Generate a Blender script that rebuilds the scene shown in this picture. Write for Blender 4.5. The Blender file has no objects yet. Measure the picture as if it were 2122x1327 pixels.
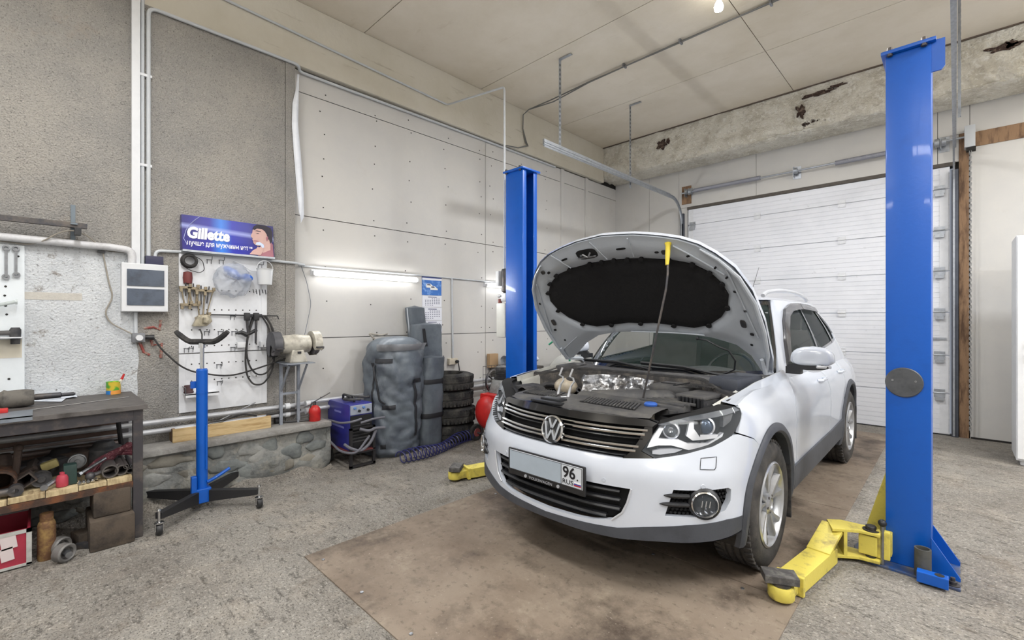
import bpy, bmesh, math, random, bisect
from mathutils import Vector, Matrix, noise
from mathutils.geometry import delaunay_2d_cdt
random.seed(7)
C = bpy.context.scene.collection
SC = bpy.context.scene
R = math.radians
PI = math.pi

# ---------------------------------------------------------------- camera, world, lights, exposure
cam = bpy.data.objects.new('camera', bpy.data.cameras.new('camera'))
C.objects.link(cam)
cam.location = (0, 0, 1.42)
cam.rotation_euler = (R(90), 0, R(44.05))
cam.data.lens = 36 * 950 / 2122
cam.data.sensor_width = 36
cam.data.shift_y = -3.5 / 2122
cam.data.clip_start = .05
SC.camera = cam
w = bpy.data.worlds.new('world'); SC.world = w; w.use_nodes = True
w.node_tree.nodes['Background'].inputs[0].default_value = (.80, .86, 1, 1)
w.node_tree.nodes['Background'].inputs[1].default_value = .3
SC.view_settings.view_transform = 'Standard'
SC.view_settings.look = 'None'
SC.view_settings.gamma = 1
SC.view_settings.use_curve_mapping = False
SC.view_settings.exposure = 0.0

def area(name, loc, rot, sx, sy, power, col=(1, 1, 1)):
    l = bpy.data.lights.new(name, 'AREA'); l.shape = 'RECTANGLE'; l.size = sx; l.size_y = sy
    l.energy = power; l.color = col
    o = bpy.data.objects.new(name, l); C.objects.link(o); o.location = loc; o.rotation_euler = rot
    return o
LAMP_COL = (.985, .99, 1.0)
# seen bulb first, then unseen lamps added to light the hall (fixtures further down)
BULB_ADDED_LAMPS = [(-1.6, 4.45, 4.30, 80), (-2.3, .2, 3.95, 62), (.6, .0, 3.95, 62), (2.3, 2.8, 3.95, 130), (-2.6, -2.4, 3.95, 55), (1.6, -2.6, 3.95, 55), (2.5, 5.7, 3.95, 110)]
for i, (x, y, z, pw_) in enumerate(BULB_ADDED_LAMPS):
    if i == 0:
        area('bulb_light', (x, y, z - .16), (0, 0, 0), .3, .3, pw_, LAMP_COL)
    else:
        area('added_lamp_light', (x, y, z - .03), (0, 0, 0), 1.5, .3, pw_, LAMP_COL)
        area('added_lamp_light', (x, y, z + .09), (PI, 0, 0), 1.5, .3, pw_ * .6, LAMP_COL)  # upward fill, added to brighten the ceiling

# ---------------------------------------------------------------- materials
def lin(c):
    return tuple((x / 12.92 if x <= .04045 else ((x + .055) / 1.055) ** 2.4) for x in c)
def rgb(r, g, b):
    return lin((r / 255, g / 255, b / 255))
MATS = {}
def mat(name, col, rough=.5, metal=0., var=0., scale=8., bump=0., bscale=60., col2=None, lo=.45, hi=.65, coat=0., emit=0., alpha=1., trans=0., spec=.5, detail=6, stretch=None):
    """procedural principled material: base colour mixed by noise with col2 (or a darker base), fine bump"""
    if name in MATS: return MATS[name]
    m = bpy.data.materials.new(name); m.use_nodes = True
    nt = m.node_tree; N = nt.nodes; K = nt.links
    b = N['Principled BSDF']
    b.inputs['Base Color'].default_value = (*col, 1)
    b.inputs['Roughness'].default_value = rough
    b.inputs['Metallic'].default_value = metal
    b.inputs['Coat Weight'].default_value = coat
    b.inputs['Coat Roughness'].default_value = .05
    b.inputs['Specular IOR Level'].default_value = spec
    b.inputs['Transmission Weight'].default_value = trans
    b.inputs['Alpha'].default_value = alpha
    if emit:
        b.inputs['Emission Color'].default_value = (*col, 1); b.inputs['Emission Strength'].default_value = emit
    tc = N.new('ShaderNodeTexCoord'); src = tc.outputs['Object']
    if stretch:
        mp = N.new('ShaderNodeMapping'); mp.inputs['Scale'].default_value = stretch
        K.new(src, mp.inputs[0]); src = mp.outputs[0]
    if var or col2:
        n = N.new('ShaderNodeTexNoise'); n.inputs['Scale'].default_value = scale; n.inputs['Detail'].default_value = detail
        n.inputs['Roughness'].default_value = .65
        K.new(src, n.inputs['Vector'])
        r = N.new('ShaderNodeMapRange'); r.inputs[1].default_value = lo; r.inputs[2].default_value = hi
        K.new(n.outputs['Fac'], r.inputs[0])
        mx = N.new('ShaderNodeMix'); mx.data_type = 'RGBA'
        c2 = col2 if col2 else tuple(c * (1 - var) for c in col)
        mx.inputs[6].default_value = (*col, 1); mx.inputs[7].default_value = (*c2, 1)
        K.new(r.outputs[0], mx.inputs[0]); K.new(mx.outputs[2], b.inputs['Base Color'])
    if bump:
        n2 = N.new('ShaderNodeTexNoise'); n2.inputs['Scale'].default_value = bscale; n2.inputs['Detail'].default_value = 4
        K.new(src, n2.inputs['Vector'])
        bp = N.new('ShaderNodeBump'); bp.inputs['Strength'].default_value = bump; bp.inputs['Distance'].default_value = .01
        K.new(n2.outputs['Fac'], bp.inputs['Height']); K.new(bp.outputs[0], b.inputs['Normal'])
    MATS[name] = m
    return m

def layered(name, base, layers, rough=.8, bumps=(), stretch=None):
    """base colour plus noise layers (colour, scale, lo, hi, amount, kind, offset) and bump layers (scale, strength)"""
    m = bpy.data.materials.new(name); m.use_nodes = True
    nt = m.node_tree; N = nt.nodes; K = nt.links; b = N['Principled BSDF']
    b.inputs['Roughness'].default_value = rough
    b.inputs['Specular IOR Level'].default_value = .35
    tc = N.new('ShaderNodeTexCoord'); src = tc.outputs['Object']
    rgbn = N.new('ShaderNodeRGB'); rgbn.outputs[0].default_value = (*base, 1); cur = rgbn.outputs[0]
    for L in layers:
        col, scale, lo, hi, amt = L[:5]; st = L[5] if len(L) > 5 else None
        mp = N.new('ShaderNodeMapping'); mp.inputs['Location'].default_value = (scale * 1.3 % 7, scale * 2.1 % 5, 1.7)
        mp.inputs['Scale'].default_value = st or (1, 1, 1)
        K.new(src, mp.inputs[0])
        n = N.new('ShaderNodeTexNoise'); n.inputs['Scale'].default_value = scale; n.inputs['Detail'].default_value = 7; n.inputs['Roughness'].default_value = .68
        K.new(mp.outputs[0], n.inputs['Vector'])
        r = N.new('ShaderNodeMapRange'); r.inputs[1].default_value = lo; r.inputs[2].default_value = hi; r.inputs[4].default_value = amt
        K.new(n.outputs['Fac'], r.inputs[0])
        mx = N.new('ShaderNodeMix'); mx.data_type = 'RGBA'; mx.inputs[7].default_value = (*col, 1)
        K.new(cur, mx.inputs[6]); K.new(r.outputs[0], mx.inputs[0]); cur = mx.outputs[2]
    K.new(cur, b.inputs['Base Color'])
    prev = None
    for sc_, st_ in bumps:
        n = N.new('ShaderNodeTexNoise'); n.inputs['Scale'].default_value = sc_; n.inputs['Detail'].default_value = 5
        K.new(src, n.inputs['Vector'])
        bp = N.new('ShaderNodeBump'); bp.inputs['Strength'].default_value = st_; bp.inputs['Distance'].default_value = .02
        K.new(n.outputs['Fac'], bp.inputs['Height'])
        if prev: K.new(prev, bp.inputs['Normal'])
        prev = bp.outputs[0]
    if prev: K.new(prev, b.inputs['Normal'])
    MATS[name] = m
    return m

# ---------------------------------------------------------------- mesh helpers
class MB:
    def __init__(s): s.v = []; s.f = []; s.m = Matrix.Identity(4)
    def add(s, vs, fs):
        o = len(s.v); s.v += [tuple(s.m @ Vector(p)) for p in vs]; s.f += [tuple(i + o for i in f) for f in fs]; return s
    def box(s, a, b):
        (x0, y0, z0), (x1, y1, z1) = a, b
        vs = [(x0, y0, z0), (x1, y0, z0), (x1, y1, z0), (x0, y1, z0), (x0, y0, z1), (x1, y0, z1), (x1, y1, z1), (x0, y1, z1)]
        return s.add(vs, [(0, 3, 2, 1), (4, 5, 6, 7), (0, 1, 5, 4), (1, 2, 6, 5), (2, 3, 7, 6), (3, 0, 4, 7)])
    def cbox(s, c, d, rz=0, rx=0, ry=0):
        old = s.m; s.m = old @ Matrix.Translation(c) @ Matrix.Rotation(rz, 4, 'Z') @ Matrix.Rotation(ry, 4, 'Y') @ Matrix.Rotation(rx, 4, 'X')
        s.box((-d[0] / 2, -d[1] / 2, -d[2] / 2), (d[0] / 2, d[1] / 2, d[2] / 2)); s.m = old; return s
    def prism(s, poly, h0, h1, axis='Z'):
        n = len(poly)
        def P3(p, h): return {'Z': (p[0], p[1], h), 'Y': (p[0], h, p[1]), 'X': (h, p[0], p[1])}[axis]
        vs = [P3(p, h0) for p in poly] + [P3(p, h1) for p in poly]
        fs = [tuple(range(n))[::-1], tuple(range(n, 2 * n))] + [(i, (i + 1) % n, n + (i + 1) % n, n + i) for i in range(n)]
        return s.add(vs, fs)
    def tube(s, pts, r, n=8, caps=True, closed=False):
        pts = [Vector(p) for p in pts]; rs = r if isinstance(r, (list, tuple)) else [r] * len(pts)
        N = len(pts); vs = []; prev = None
        for i, p in enumerate(pts):
            if closed: t = pts[(i + 1) % N] - pts[i - 1]
            else: t = pts[min(i + 1, N - 1)] - pts[max(i - 1, 0)]
            if t.length < 1e-9: t = Vector((0, 0, 1))
            t.normalize()
            if prev is None:
                a = Vector((0, 0, 1)) if abs(t.z) < .9 else Vector((1, 0, 0)); e = t.cross(a).normalized()
            else:
                e = prev - t * prev.dot(t)
                e = e.normalized() if e.length > 1e-6 else t.orthogonal().normalized()
            prev = e; f = t.cross(e)
            vs += [tuple(p + (e * math.cos(2 * PI * k / n) + f * math.sin(2 * PI * k / n)) * rs[i]) for k in range(n)]
        fs = []
        for i in range(N if closed else N - 1):
            j = (i + 1) % N
            fs += [(i * n + k, i * n + (k + 1) % n, j * n + (k + 1) % n, j * n + k) for k in range(n)]
        if caps and not closed: fs += [tuple(range(n))[::-1], tuple((N - 1) * n + k for k in range(n))]
        return s.add(vs, fs)
    def lathe(s, prof, n=24, c=(0, 0, 0), axis='Z', closed=False, cap=True):
        """prof: list of (radius, height) around axis"""
        vs = []
        for r, h in prof:
            for k in range(n):
                a = 2 * PI * k / n; x, y = r * math.cos(a), r * math.sin(a)
                q = {'Z': (x, y, h), 'X': (h, x, y), 'Y': (y, h, x)}[axis]
                vs.append((q[0] + c[0], q[1] + c[1], q[2] + c[2]))
        fs = []; N = len(prof)
        for i in range(N if closed else N - 1):
            j = (i + 1) % N
            fs += [(i * n + k, i * n + (k + 1) % n, j * n + (k + 1) % n, j * n + k) for k in range(n)]
        if not closed and cap:
            if prof[0][0] > 1e-5: fs.append(tuple(range(n))[::-1])
            if prof[-1][0] > 1e-5: fs.append(tuple((N - 1) * n + k for k in range(n)))
        return s.add(vs, fs)
    def cyl(s, a, b, r, n=16, r2=None): return s.tube([a, b], [r, r if r2 is None else r2], n)
    def ball(s, c, r, n=12, sq=(1, 1, 1)):
        vs = []; M = max(5, n // 2 + 1)
        for i in range(M + 1):
            th = PI * i / M
            for k in range(n):
                a = 2 * PI * k / n
                vs.append((c[0] + r * sq[0] * math.sin(th) * math.cos(a), c[1] + r * sq[1] * math.sin(th) * math.sin(a), c[2] + r * sq[2] * math.cos(th)))
        fs = [(i * n + k, (i + 1) * n + k, (i + 1) * n + (k + 1) % n, i * n + (k + 1) % n) for i in range(M) for k in range(n)]
        return s.add(vs, fs)
    def grid(s, f, nu, nv, closed_u=False):
        vs = [f(i / (nu if closed_u else nu - 1), j / (nv - 1)) for i in range(nu) for j in range(nv)]
        fs = [(i * nv + j, ((i + 1) % nu) * nv + j, ((i + 1) % nu) * nv + j + 1, i * nv + j + 1) for i in range(nu if closed_u else nu - 1) for j in range(nv - 1)]
        return s.add(vs, fs)
    def build(s, name, m, parent=None, smooth=None, bevel=0, loc=None, weld=True, **props):
        me = bpy.data.meshes.new(name); vs = s.v
        o = bpy.data.objects.new(name, me); C.objects.link(o)
        if parent is not None:
            o.parent = parent
            inv = world(parent).inverted(); vs = [tuple(inv @ Vector(p)) for p in vs] if not getattr(s, 'local', False) else vs
        elif loc is not None:
            o.location = loc; vs = [(p[0] - loc[0], p[1] - loc[1], p[2] - loc[2]) for p in vs] if not getattr(s, 'local', False) else vs
        me.from_pydata(vs, [], s.f)
        bm = bmesh.new(); bm.from_mesh(me)
        if weld: bmesh.ops.remove_doubles(bm, verts=bm.verts, dist=1e-5)
        bmesh.ops.recalc_face_normals(bm, faces=bm.faces)
        if bevel:
            es = [e for e in bm.edges if len(e.link_faces) == 2 and e.calc_face_angle(0) > .5]
            bmesh.ops.bevel(bm, geom=es, offset=bevel, segments=2, affect='EDGES', profile=.6)
        bm.to_mesh(me); bm.free()
        if m: me.materials.append(m)
        if smooth is None or smooth:
            me.polygons.foreach_set('use_smooth', [True] * len(me.polygons))
            if smooth is not True:
                me.set_sharp_from_angle(angle=R(38 if smooth is None else smooth))
        for k, v in props.items(): o[k] = v
        return o
def world(o):
    mtx = Matrix.LocRotScale(o.location, o.rotation_euler, o.scale)
    return world(o.parent) @ mtx if o.parent else mtx
def local(): b = MB(); b.local = True; return b
def thing(name, label, cat, loc=(0, 0, 0), rz=0, group=None):
    o = bpy.data.objects.new(name, None); C.objects.link(o); o.empty_display_size = .1
    o.location = loc; o.rotation_euler = (0, 0, rz); o['label'] = label; o['category'] = cat
    if group: o['group'] = group
    return o
def tag(o, label, cat, group=None):
    o['label'] = label; o['category'] = cat
    if group: o['group'] = group
    return o
def struct(o): o['kind'] = 'structure'; return o
def empty(name, loc=(0, 0, 0)):
    o = bpy.data.objects.new(name, None); C.objects.link(o); o.location = loc; return o
def copy_tree(o, parent=None):
    c = o.copy(); C.objects.link(c)
    if parent is not None: c.parent = parent
    for ch in list(o.children): copy_tree(ch, c)
    return c
def text(name, s, size, origin, xdir, ydir, m, parent, depth=.001, align='LEFT', shear=0., width=None, bold=0.):
    """flat lettering as real mesh: baseline start at origin, running along xdir, letter height along ydir"""
    cu = bpy.data.curves.new(name, 'FONT'); cu.body = s; cu.size = size; cu.extrude = depth / 2; cu.align_x = align; cu.shear = shear
    cu.offset = bold; cu.resolution_u = 3
    o = bpy.data.objects.new(name, cu); C.objects.link(o)
    dg = bpy.context.evaluated_depsgraph_get(); me = bpy.data.meshes.new_from_object(o.evaluated_get(dg))
    C.objects.unlink(o); bpy.data.objects.remove(o)
    X = Vector(xdir).normalized(); Y = Vector(ydir).normalized(); Z = X.cross(Y)
    k = 1.
    if width and len(me.vertices):
        xs = [v.co.x for v in me.vertices]; k = width / (max(xs) - min(xs))
    inv = world(parent).inverted() if parent else Matrix.Identity(4)
    for v in me.vertices:
        v.co = inv @ (Vector(origin) + X * v.co.x * k + Y * v.co.y + Z * v.co.z)
    t = bpy.data.objects.new(name, me); C.objects.link(t); t.parent = parent
    me.materials.clear(); me.materials.append(m)
    return t
def bend(pts, r=.03, n=5):
    """round the corners of a polyline"""
    pts = [Vector(p) for p in pts]; out = [pts[0]]
    for i in range(1, len(pts) - 1):
        a, b, c = pts[i - 1], pts[i], pts[i + 1]
        rr = min(r, (a - b).length * .45, (c - b).length * .45)
        p, q = b + (a - b).normalized() * rr, b + (c - b).normalized() * rr
        for k in range(n + 1):
            t = k / n; out.append(p * (1 - t) ** 2 + b * 2 * t * (1 - t) + q * t * t)
    out.append(pts[-1]); return [tuple(p) for p in out]
def hang(a, b, sag, n=12):
    a, b = Vector(a), Vector(b)
    return [tuple(a + (b - a) * (k / n) - Vector((0, 0, sag * 4 * (k / n) * (1 - k / n)))) for k in range(n + 1)]

# common materials
white_paint = mat('white_paint', rgb(225, 226, 230), .35, var=.06, scale=5)
white_metal = mat('white_metal', rgb(222, 224, 228), .4, var=.08, scale=9)
white_plastic = mat('white_plastic', rgb(215, 217, 220), .45, var=.05, scale=12)
grey_plastic = mat('grey_plastic', rgb(120, 122, 126), .5, var=.1)
black_plastic = mat('black_plastic', rgb(38, 39, 42), .45, var=.25, scale=20, bump=.15, bscale=200)
dusty_black = mat('dusty_black', rgb(52, 52, 55), .6, col2=rgb(92, 90, 88), scale=9, lo=.45, hi=.75, bump=.2, bscale=90)
rubber = mat('rubber', rgb(38, 38, 40), .8, col2=rgb(78, 75, 72), scale=14, lo=.4, hi=.8, bump=.25, bscale=120)
steel = mat('steel', rgb(150, 152, 156), .35, .85, var=.3, scale=12)
dark_steel = mat('dark_steel', rgb(72, 72, 76), .5, .6, col2=rgb(105, 98, 92), scale=10)
galv = mat('galvanised_steel', rgb(178, 183, 190), .38, .75, var=.2, scale=22)
chrome = mat('chrome', rgb(225, 227, 230), .12, 1.)
rust = mat('rusty_steel', rgb(74, 58, 50), .8, .3, col2=rgb(120, 78, 52), scale=14, bump=.3)
blue_paint = mat('blue_paint', rgb(0, 86, 184), .38, var=.16, scale=5, coat=.15, bump=.06, bscale=45, lo=.5, hi=.8)
yellow_paint = mat('yellow_paint', rgb(216, 200, 92), .5, col2=rgb(140, 124, 74), scale=9, lo=.52, hi=.72, bump=.2, bscale=60)
red_paint = mat('red_paint', rgb(190, 40, 38), .4, var=.3, scale=6)
wood = mat('pale_wood', rgb(205, 180, 135), .7, col2=rgb(168, 138, 92), scale=4, stretch=(9, 1, 9), bump=.1, bscale=40)
old_wood = mat('old_wood', rgb(150, 120, 92), .8, col2=rgb(95, 72, 55), scale=4, stretch=(6, 6, 1), bump=.3, bscale=40)
dirty_wood = mat('dirty_wood', rgb(82, 72, 62), .85, col2=rgb(48, 42, 38), scale=7, bump=.5, bscale=30)
foam = mat('grey_fabric', rgb(92, 98, 106), .8, var=.3, scale=5, bump=.3, bscale=25)
glass = mat('clear_glass', (.85, .95, .92), .02, alpha=1, trans=1.)

import math
def hermite(pts,n=24):
    out=[]
    N=len(pts)
    for i in range(N-1):
        p0=pts[max(i-1,0)];p1=pts[i];p2=pts[i+1];p3=pts[min(i+2,N-1)]
        for k in range(n):
            t=k/n;t2=t*t;t3=t2*t
            out.append(tuple(.5*(2*b+(c-a)*t+(2*a-5*b+4*c-d)*t2+(-a+3*b-3*c+d)*t3) for a,b,c,d in zip(p0,p1,p2,p3)))
    out.append(tuple(pts[-1]));return out
def lut(tab,x):
    if x<=tab[0][0]: return tab[0][1]
    for a,b in zip(tab,tab[1:]):
        if x<=b[0]:
            return a[1]+(b[1]-a[1])*(x-a[0])/(b[0]-a[0])
    return tab[-1][1]
def sm(a,b,x):
    t=min(1,max(0,(x-a)/(b-a)));return t*t*(3-2*t)
LOWK=[(0,-.04),(.15,-.036),(.30,-.018),(.45,.025),(.60,.09),(.72,.16),(.80,.235),(.855,.32),(.885,.42),(.900,.55),(.908,.75),(.908,1.2),(.905,2.2),(.908,3.2),(.905,3.7),(.885,4.05),(.84,4.25),(.74,4.36),(.5,4.41),(.25,4.425),(0,4.43)]
LOW=hermite(LOWK)
def arclen(c):
    s=[0]
    for a,b in zip(c,c[1:]): s.append(s[-1]+math.dist(a,b))
    return s
LOWS=arclen(LOW)
import bisect
def at(curve,S,s):
    s=min(max(s,0),S[-1]-1e-6);i=min(bisect.bisect_right(S,s)-1,len(S)-2);t=(s-S[i])/max(1e-9,S[i+1]-S[i])
    a,b=curve[i],curve[i+1]
    return tuple(x+(y-x)*t for x,y in zip(a,b))
OF=[(.15,-.12),(.20,-.05),(.28,-.005),(.36,.0),(.50,.0),(.62,.0),(.67,-.012),(.70,-.03),(.78,-.07),(.86,-.11),(.92,-.15),(1.0,-.25)]
OS=[(.15,-.10),(.22,-.04),(.32,-.01),(.42,.0),(.55,.0),(.68,.006),(.80,.004),(.88,-.012),(.94,-.04),(1.0,-.088),(1.2,-.16)]
OF=hermite(OF,8);OS=hermite(OS,8)
def s_of_v(v):
    # side s for given v
    for i in range(len(LOW)):
        if LOW[i][1]>=v and LOW[i][0]>.5: return LOWS[i]
    return LOWS[-1]
def P(s,w,off=0):
    sg=1 if s>=0 else -1;a=abs(s)
    u,v=at(LOW,LOWS,a);e=.02
    u1,v1=at(LOW,LOWS,a-e);u2,v2=at(LOW,LOWS,a+e)
    tu,tv=u2-u1,v2-v1;L=math.hypot(tu,tv) or 1;nu,nv=tv/L,-tu/L
    if a<1e-3: nu,nv=0,-1
    k=sm(.72,1.2,a);k2=sm(4.9,5.4,a)
    o=lut(OF,w)*(1-k)+lut(OS,w)*k+off
    return (sg*(u+nu*o),v+nv*o,w)
BOT=[(0,1.16),(.30,1.18),(.52,1.25),(.66,1.36),(.775,1.50),(.812,1.70),(.818,2.1),(.817,2.7),(.817,3.3),(.815,3.8),(.79,4.05),(.62,4.25),(.3,4.3),(0,4.31)]
TOP=[(0,1.93),(.27,1.95),(.42,1.98),(.52,2.03),(.565,2.12),(.59,2.28),(.60,2.5),(.60,2.8),(.60,3.2),(.585,3.55),(.55,3.72),(.42,3.82),(.2,3.86),(0,3.87)]
BT=hermite([a+b for a,b in zip(BOT,TOP)]);BS=arclen([p[:2] for p in BT])
WB,WT=1.0,1.57
def Q(s,w,off=0):
    sg=1 if s>=0 else -1;a=abs(s)
    def q(a):
        b=at(BT,BS,a);t=(w-WB)/(WT-WB);t2=t+.10*math.sin(math.pi*min(max(t,0),1))*-1
        return b[0]+(b[2]-b[0])*t2,b[1]+(b[3]-b[1])*t2
    u,v=q(a);u1,v1=q(max(a-.02,0));u2,v2=q(a+.02)
    if a<1e-3: nu,nv=0,-1
    else:
        tu,tv=u2-u1,v2-v1;L=math.hypot(tu,tv) or 1;nu,nv=tv/L,-tu/L
    return (sg*(u+nu*off),v+nv*off,w+off*.35)
def s_of_vq(v,w):
    best=None
    for i in range(200):
        s=BS[-1]*i/200
        p=Q(s,w)
        if p[0]>.4 and p[1]>=v: return s
    return 0
# hood: local u (lateral) and t (distance from hinge), n = offset towards the underside
HV0,HW0=1.33,1.055;HD=(-.632,.775);HN=(-.775,-.632)
def Hd(u,t,off=0):
    a=abs(u)/.88
    n=.10*a**2.6+.05*max(0,(t-.75)/.45)**2+off
    return (u,HV0+HD[0]*t+HN[0]*n,HW0+HD[1]*t+HN[1]*n)

# ---------------------------------------------------------------- the setting
XL, XS, XR, YB, YF, ZC = -4.66, -4.55, 3.6, 7.66, -4.2, 4.51
concrete = layered('floor_concrete', rgb(141, 137, 130), [
    (rgb(112, 106, 99), 1.3, .42, .68, .85), (rgb(166, 158, 146), 3.1, .5, .7, .6),
    (rgb(60, 56, 52), 15, .54, .64, .65, (1, 2.4, 1)), (rgb(52, 48, 45), 70, .54, .61, .75, (1, 1.8, 1)), (rgb(196, 191, 182), 60, .55, .66, .6), (rgb(92, 78, 64), 5.3, .56, .75, .6)], .85, [(9, .4), (40, 1.)])
sheet_mat = layered('floor_sheet', rgb(138, 125, 111), [
    (rgb(102, 87, 74), 1.1, .42, .66, .85), (rgb(58, 48, 42), 2.2, .50, .70, .9), (rgb(74, 64, 56), 28, .56, .66, .5), (rgb(176, 164, 146), 5, .55, .75, .5), (rgb(196, 188, 176), 60, .64, .7, .5)], .6, [(30, .12), (7, .08)])
stucco_m = layered('stucco', rgb(166, 162, 155), [
    (rgb(130, 130, 130), .9, .4, .65, .7), (rgb(66, 64, 62), 130, .55, .65, .75), (rgb(190, 186, 180), 110, .55, .68, .6), (rgb(166, 142, 118), 1.7, .62, .8, .5)], .95, [(85, .8), (14, .2)])
white_wash = layered('whitewash_paint', rgb(206, 209, 212), [(rgb(176, 180, 184), 2.2, .45, .7, .7), (rgb(110, 108, 108), 48, .58, .66, .8), (rgb(128, 120, 112), 9, .60, .68, .8)], .9, [(70, .6), (20, .2)])
panel_m = layered('grey_wallboard', rgb(204, 202, 198), [(rgb(190, 190, 190), .8, .4, .7, .7), (rgb(178, 170, 156), 2.5, .62, .8, .35)], .6, [(40, .03)])
beam_m = layered('beam_plaster', rgb(208, 203, 190), [(rgb(192, 186, 168), 1.2, .4, .7, .7), (rgb(140, 128, 108), 6, .62, .72, .5, (1, .3, 3))], .85, [(20, .15)])
ceil_m = layered('ceiling_panel', rgb(222, 214, 200), [(rgb(202, 192, 172), .7, .4, .7, .8), (rgb(176, 158, 134), 2.3, .62, .78, .45, (1, 4, 1))], .75, [(30, .05)])
peel_m = layered('peeling_plaster', rgb(220, 216, 204), [(rgb(194, 188, 173), 4, .45, .6, .8), (rgb(150, 142, 128), 14, .56, .64, .4), (rgb(232, 230, 222), 22, .54, .60, .7), (rgb(58, 44, 38), 1.25, .67, .69, 1.)], .9, [(14, 1.), (44, 1.)])
dark_gap = mat('dark_gap', rgb(40, 38, 36), .9)

b = MB(); b.box((XL - .2, YF, -.12), (XR, YB + .15, 0)); struct(b.build('floor', concrete, smooth=False))
# the steel sheets screwed to the floor under the car
fs = thing('floor_sheet', 'brown oil stained sheets laid flat on the concrete under the white car', 'floor sheet', (-1.66, 3, 0))
ys = [1.10, 2.62, 4.14, 5.66, 7.16]
for i in range(4):
    b = MB(); b.box((-2.78, ys[i], .0), (-.56, ys[i + 1] - .006, .006)); b.build('sheet', sheet_mat, fs, smooth=False)
b = MB()
for x in (-2.66, -2.2, -1.75, -1.3, -.8):
    for y in (1.16, 2.56): b.lathe([(.010, .006), (.009, .010), (.0, .011)], 8, (x, y, 0))
b.build('screw_heads', steel, fs, kind='stuff')
# raised rubble strip of grit at the foot of the stone plinth
XG = -4.30
def grit(u, v):
    y = -4 + 5.95 * u; x = XG + .22 * v; h = .09 * (1 - v) ** 1.5 * (.5 + .9 * noise.noise((y * 4, x * 4, 1)))
    return (x, y, max(h, -.004))
b = MB(); b.grid(grit, 120, 8); g = b.build('gravel_heap', concrete); g['kind'] = 'stuff'; tag(g, 'loose grey grit heaped along the foot of the stone plinth', 'gravel')

# wall left: backing and stucco slab, wallboard panels as parts
b = MB(); b.box((XL - .2, YF, 0), (XL - .02, YB + .15, ZC + .1))
wl = struct(b.build('wall_left', dark_gap, smooth=False))
YE = (-4.55, 1.711, 3.085)[1]
b = MB(); b.box((XL - .02, YF, 0), (XS, YE - .09, 3.875)); b.box((XL - .02, YE - .086, 0), (XS + .004, YE, 3.87)); b.build('stucco', stucco_m, wl, smooth=False)
# old whitewash with a ragged edge, a coat of paint on the stucco
ztop = (-4.55, 0.407, 1.937)[2]; zb = 0.2; ye = (-4.55, 0.532, 1.271)[1]
pts = []
for k in range(60): y = YF + (ye - YF) * k / 59; pts.append((y, ztop + .02 * noise.noise((y * 6, 0, 3)) + (.0 if y < .3 else -.02)))
for k in range(30): z = ztop - (ztop - zb) * k / 29; pts.append((ye + .03 * noise.noise((z * 5, 2, 9)), z))
b = MB(); b.prism(pts + [(YF, zb)], XS, XS + .004, 'X'); b.build('whitewash', white_wash, wl, smooth=False)
# a board showing through the whitewash: horizontal brown stain strip
b = MB(); b.box((XS, YF, (-4.55, 0.097, 1.549)[2]), (XS + .006, (-4.55, 0.221, 1.553)[1], (-4.55, 0.097, 1.6)[2])); b.build('stained_strip', mat('stain_strip', rgb(196, 192, 184), .9, var=.12, scale=12, bump=.4, bscale=70), wl, smooth=False)
# red sprayed strokes on the stucco
red_spray = mat('red_spray', rgb(150, 78, 72), .9, col2=rgb(160, 140, 128), scale=30, lo=.45, hi=.6)
b = MB()
for seg in ([(-4.55, 0.573, 1.341), (-4.55, 0.633, 1.351), (-4.55, 0.67, 1.328), (-4.55, 0.679, 1.405)], [(-4.55, 0.615, 1.268), (-4.55, 0.627, 1.207), (-4.55, 0.685, 1.22), (-4.55, 0.679, 1.105)], [(-4.55, 0.544, 1.248), (-4.55, 0.573, 1.157), (-4.55, 0.609, 1.132)]):
    b.tube([(XS + .001, p[1], p[2]) for p in seg], .010, 6)
b.build('spray_mark', red_spray, wl)
# wallboard sheets: rows of 1.22 m, joints recessed
rows = [(.0, 1.216), (1.224, 2.436), (2.444, 3.656), (3.664, 3.87)]
cols = [(YE + .0, 4.286), (4.294, 5.95), (6.02, 6.64), (6.72, YB)]
k = 0
for (z0, z1) in rows:
    for (y0, y1) in cols:
        b = MB(); b.box((XL - .02, y0, z0), (XL, y1, z1)); b.build('panel', panel_m, wl, smooth=False, bevel=0)
for y in (5.95, 6.64):
    b = MB(); b.box((XL - .02, y, 0), (XL + .03, y + .075, 3.87)); b.build('pilaster', panel_m, wl, smooth=False)
# screws on the boards (tiny, joined)
b = MB(); rnd = random.Random(3)
for y in (2.02, 2.6, 3.05, 3.6, 4.2, 4.4, 5.0, 5.6):
    for z in [.3, .6, .95, 1.14, 1.3, 1.6, 1.95, 2.36, 2.52, 2.85, 3.1, 3.3, 3.58, 3.72]:
        yy, zz = y + rnd.uniform(-.05, .05), z + rnd.uniform(-.05, .05)
        b.box((XL, yy - .006, zz - .006), (XL + .002, yy + .006, zz + .006))
b.build('screw_heads', dark_gap, wl, smooth=False, kind='stuff')
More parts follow.
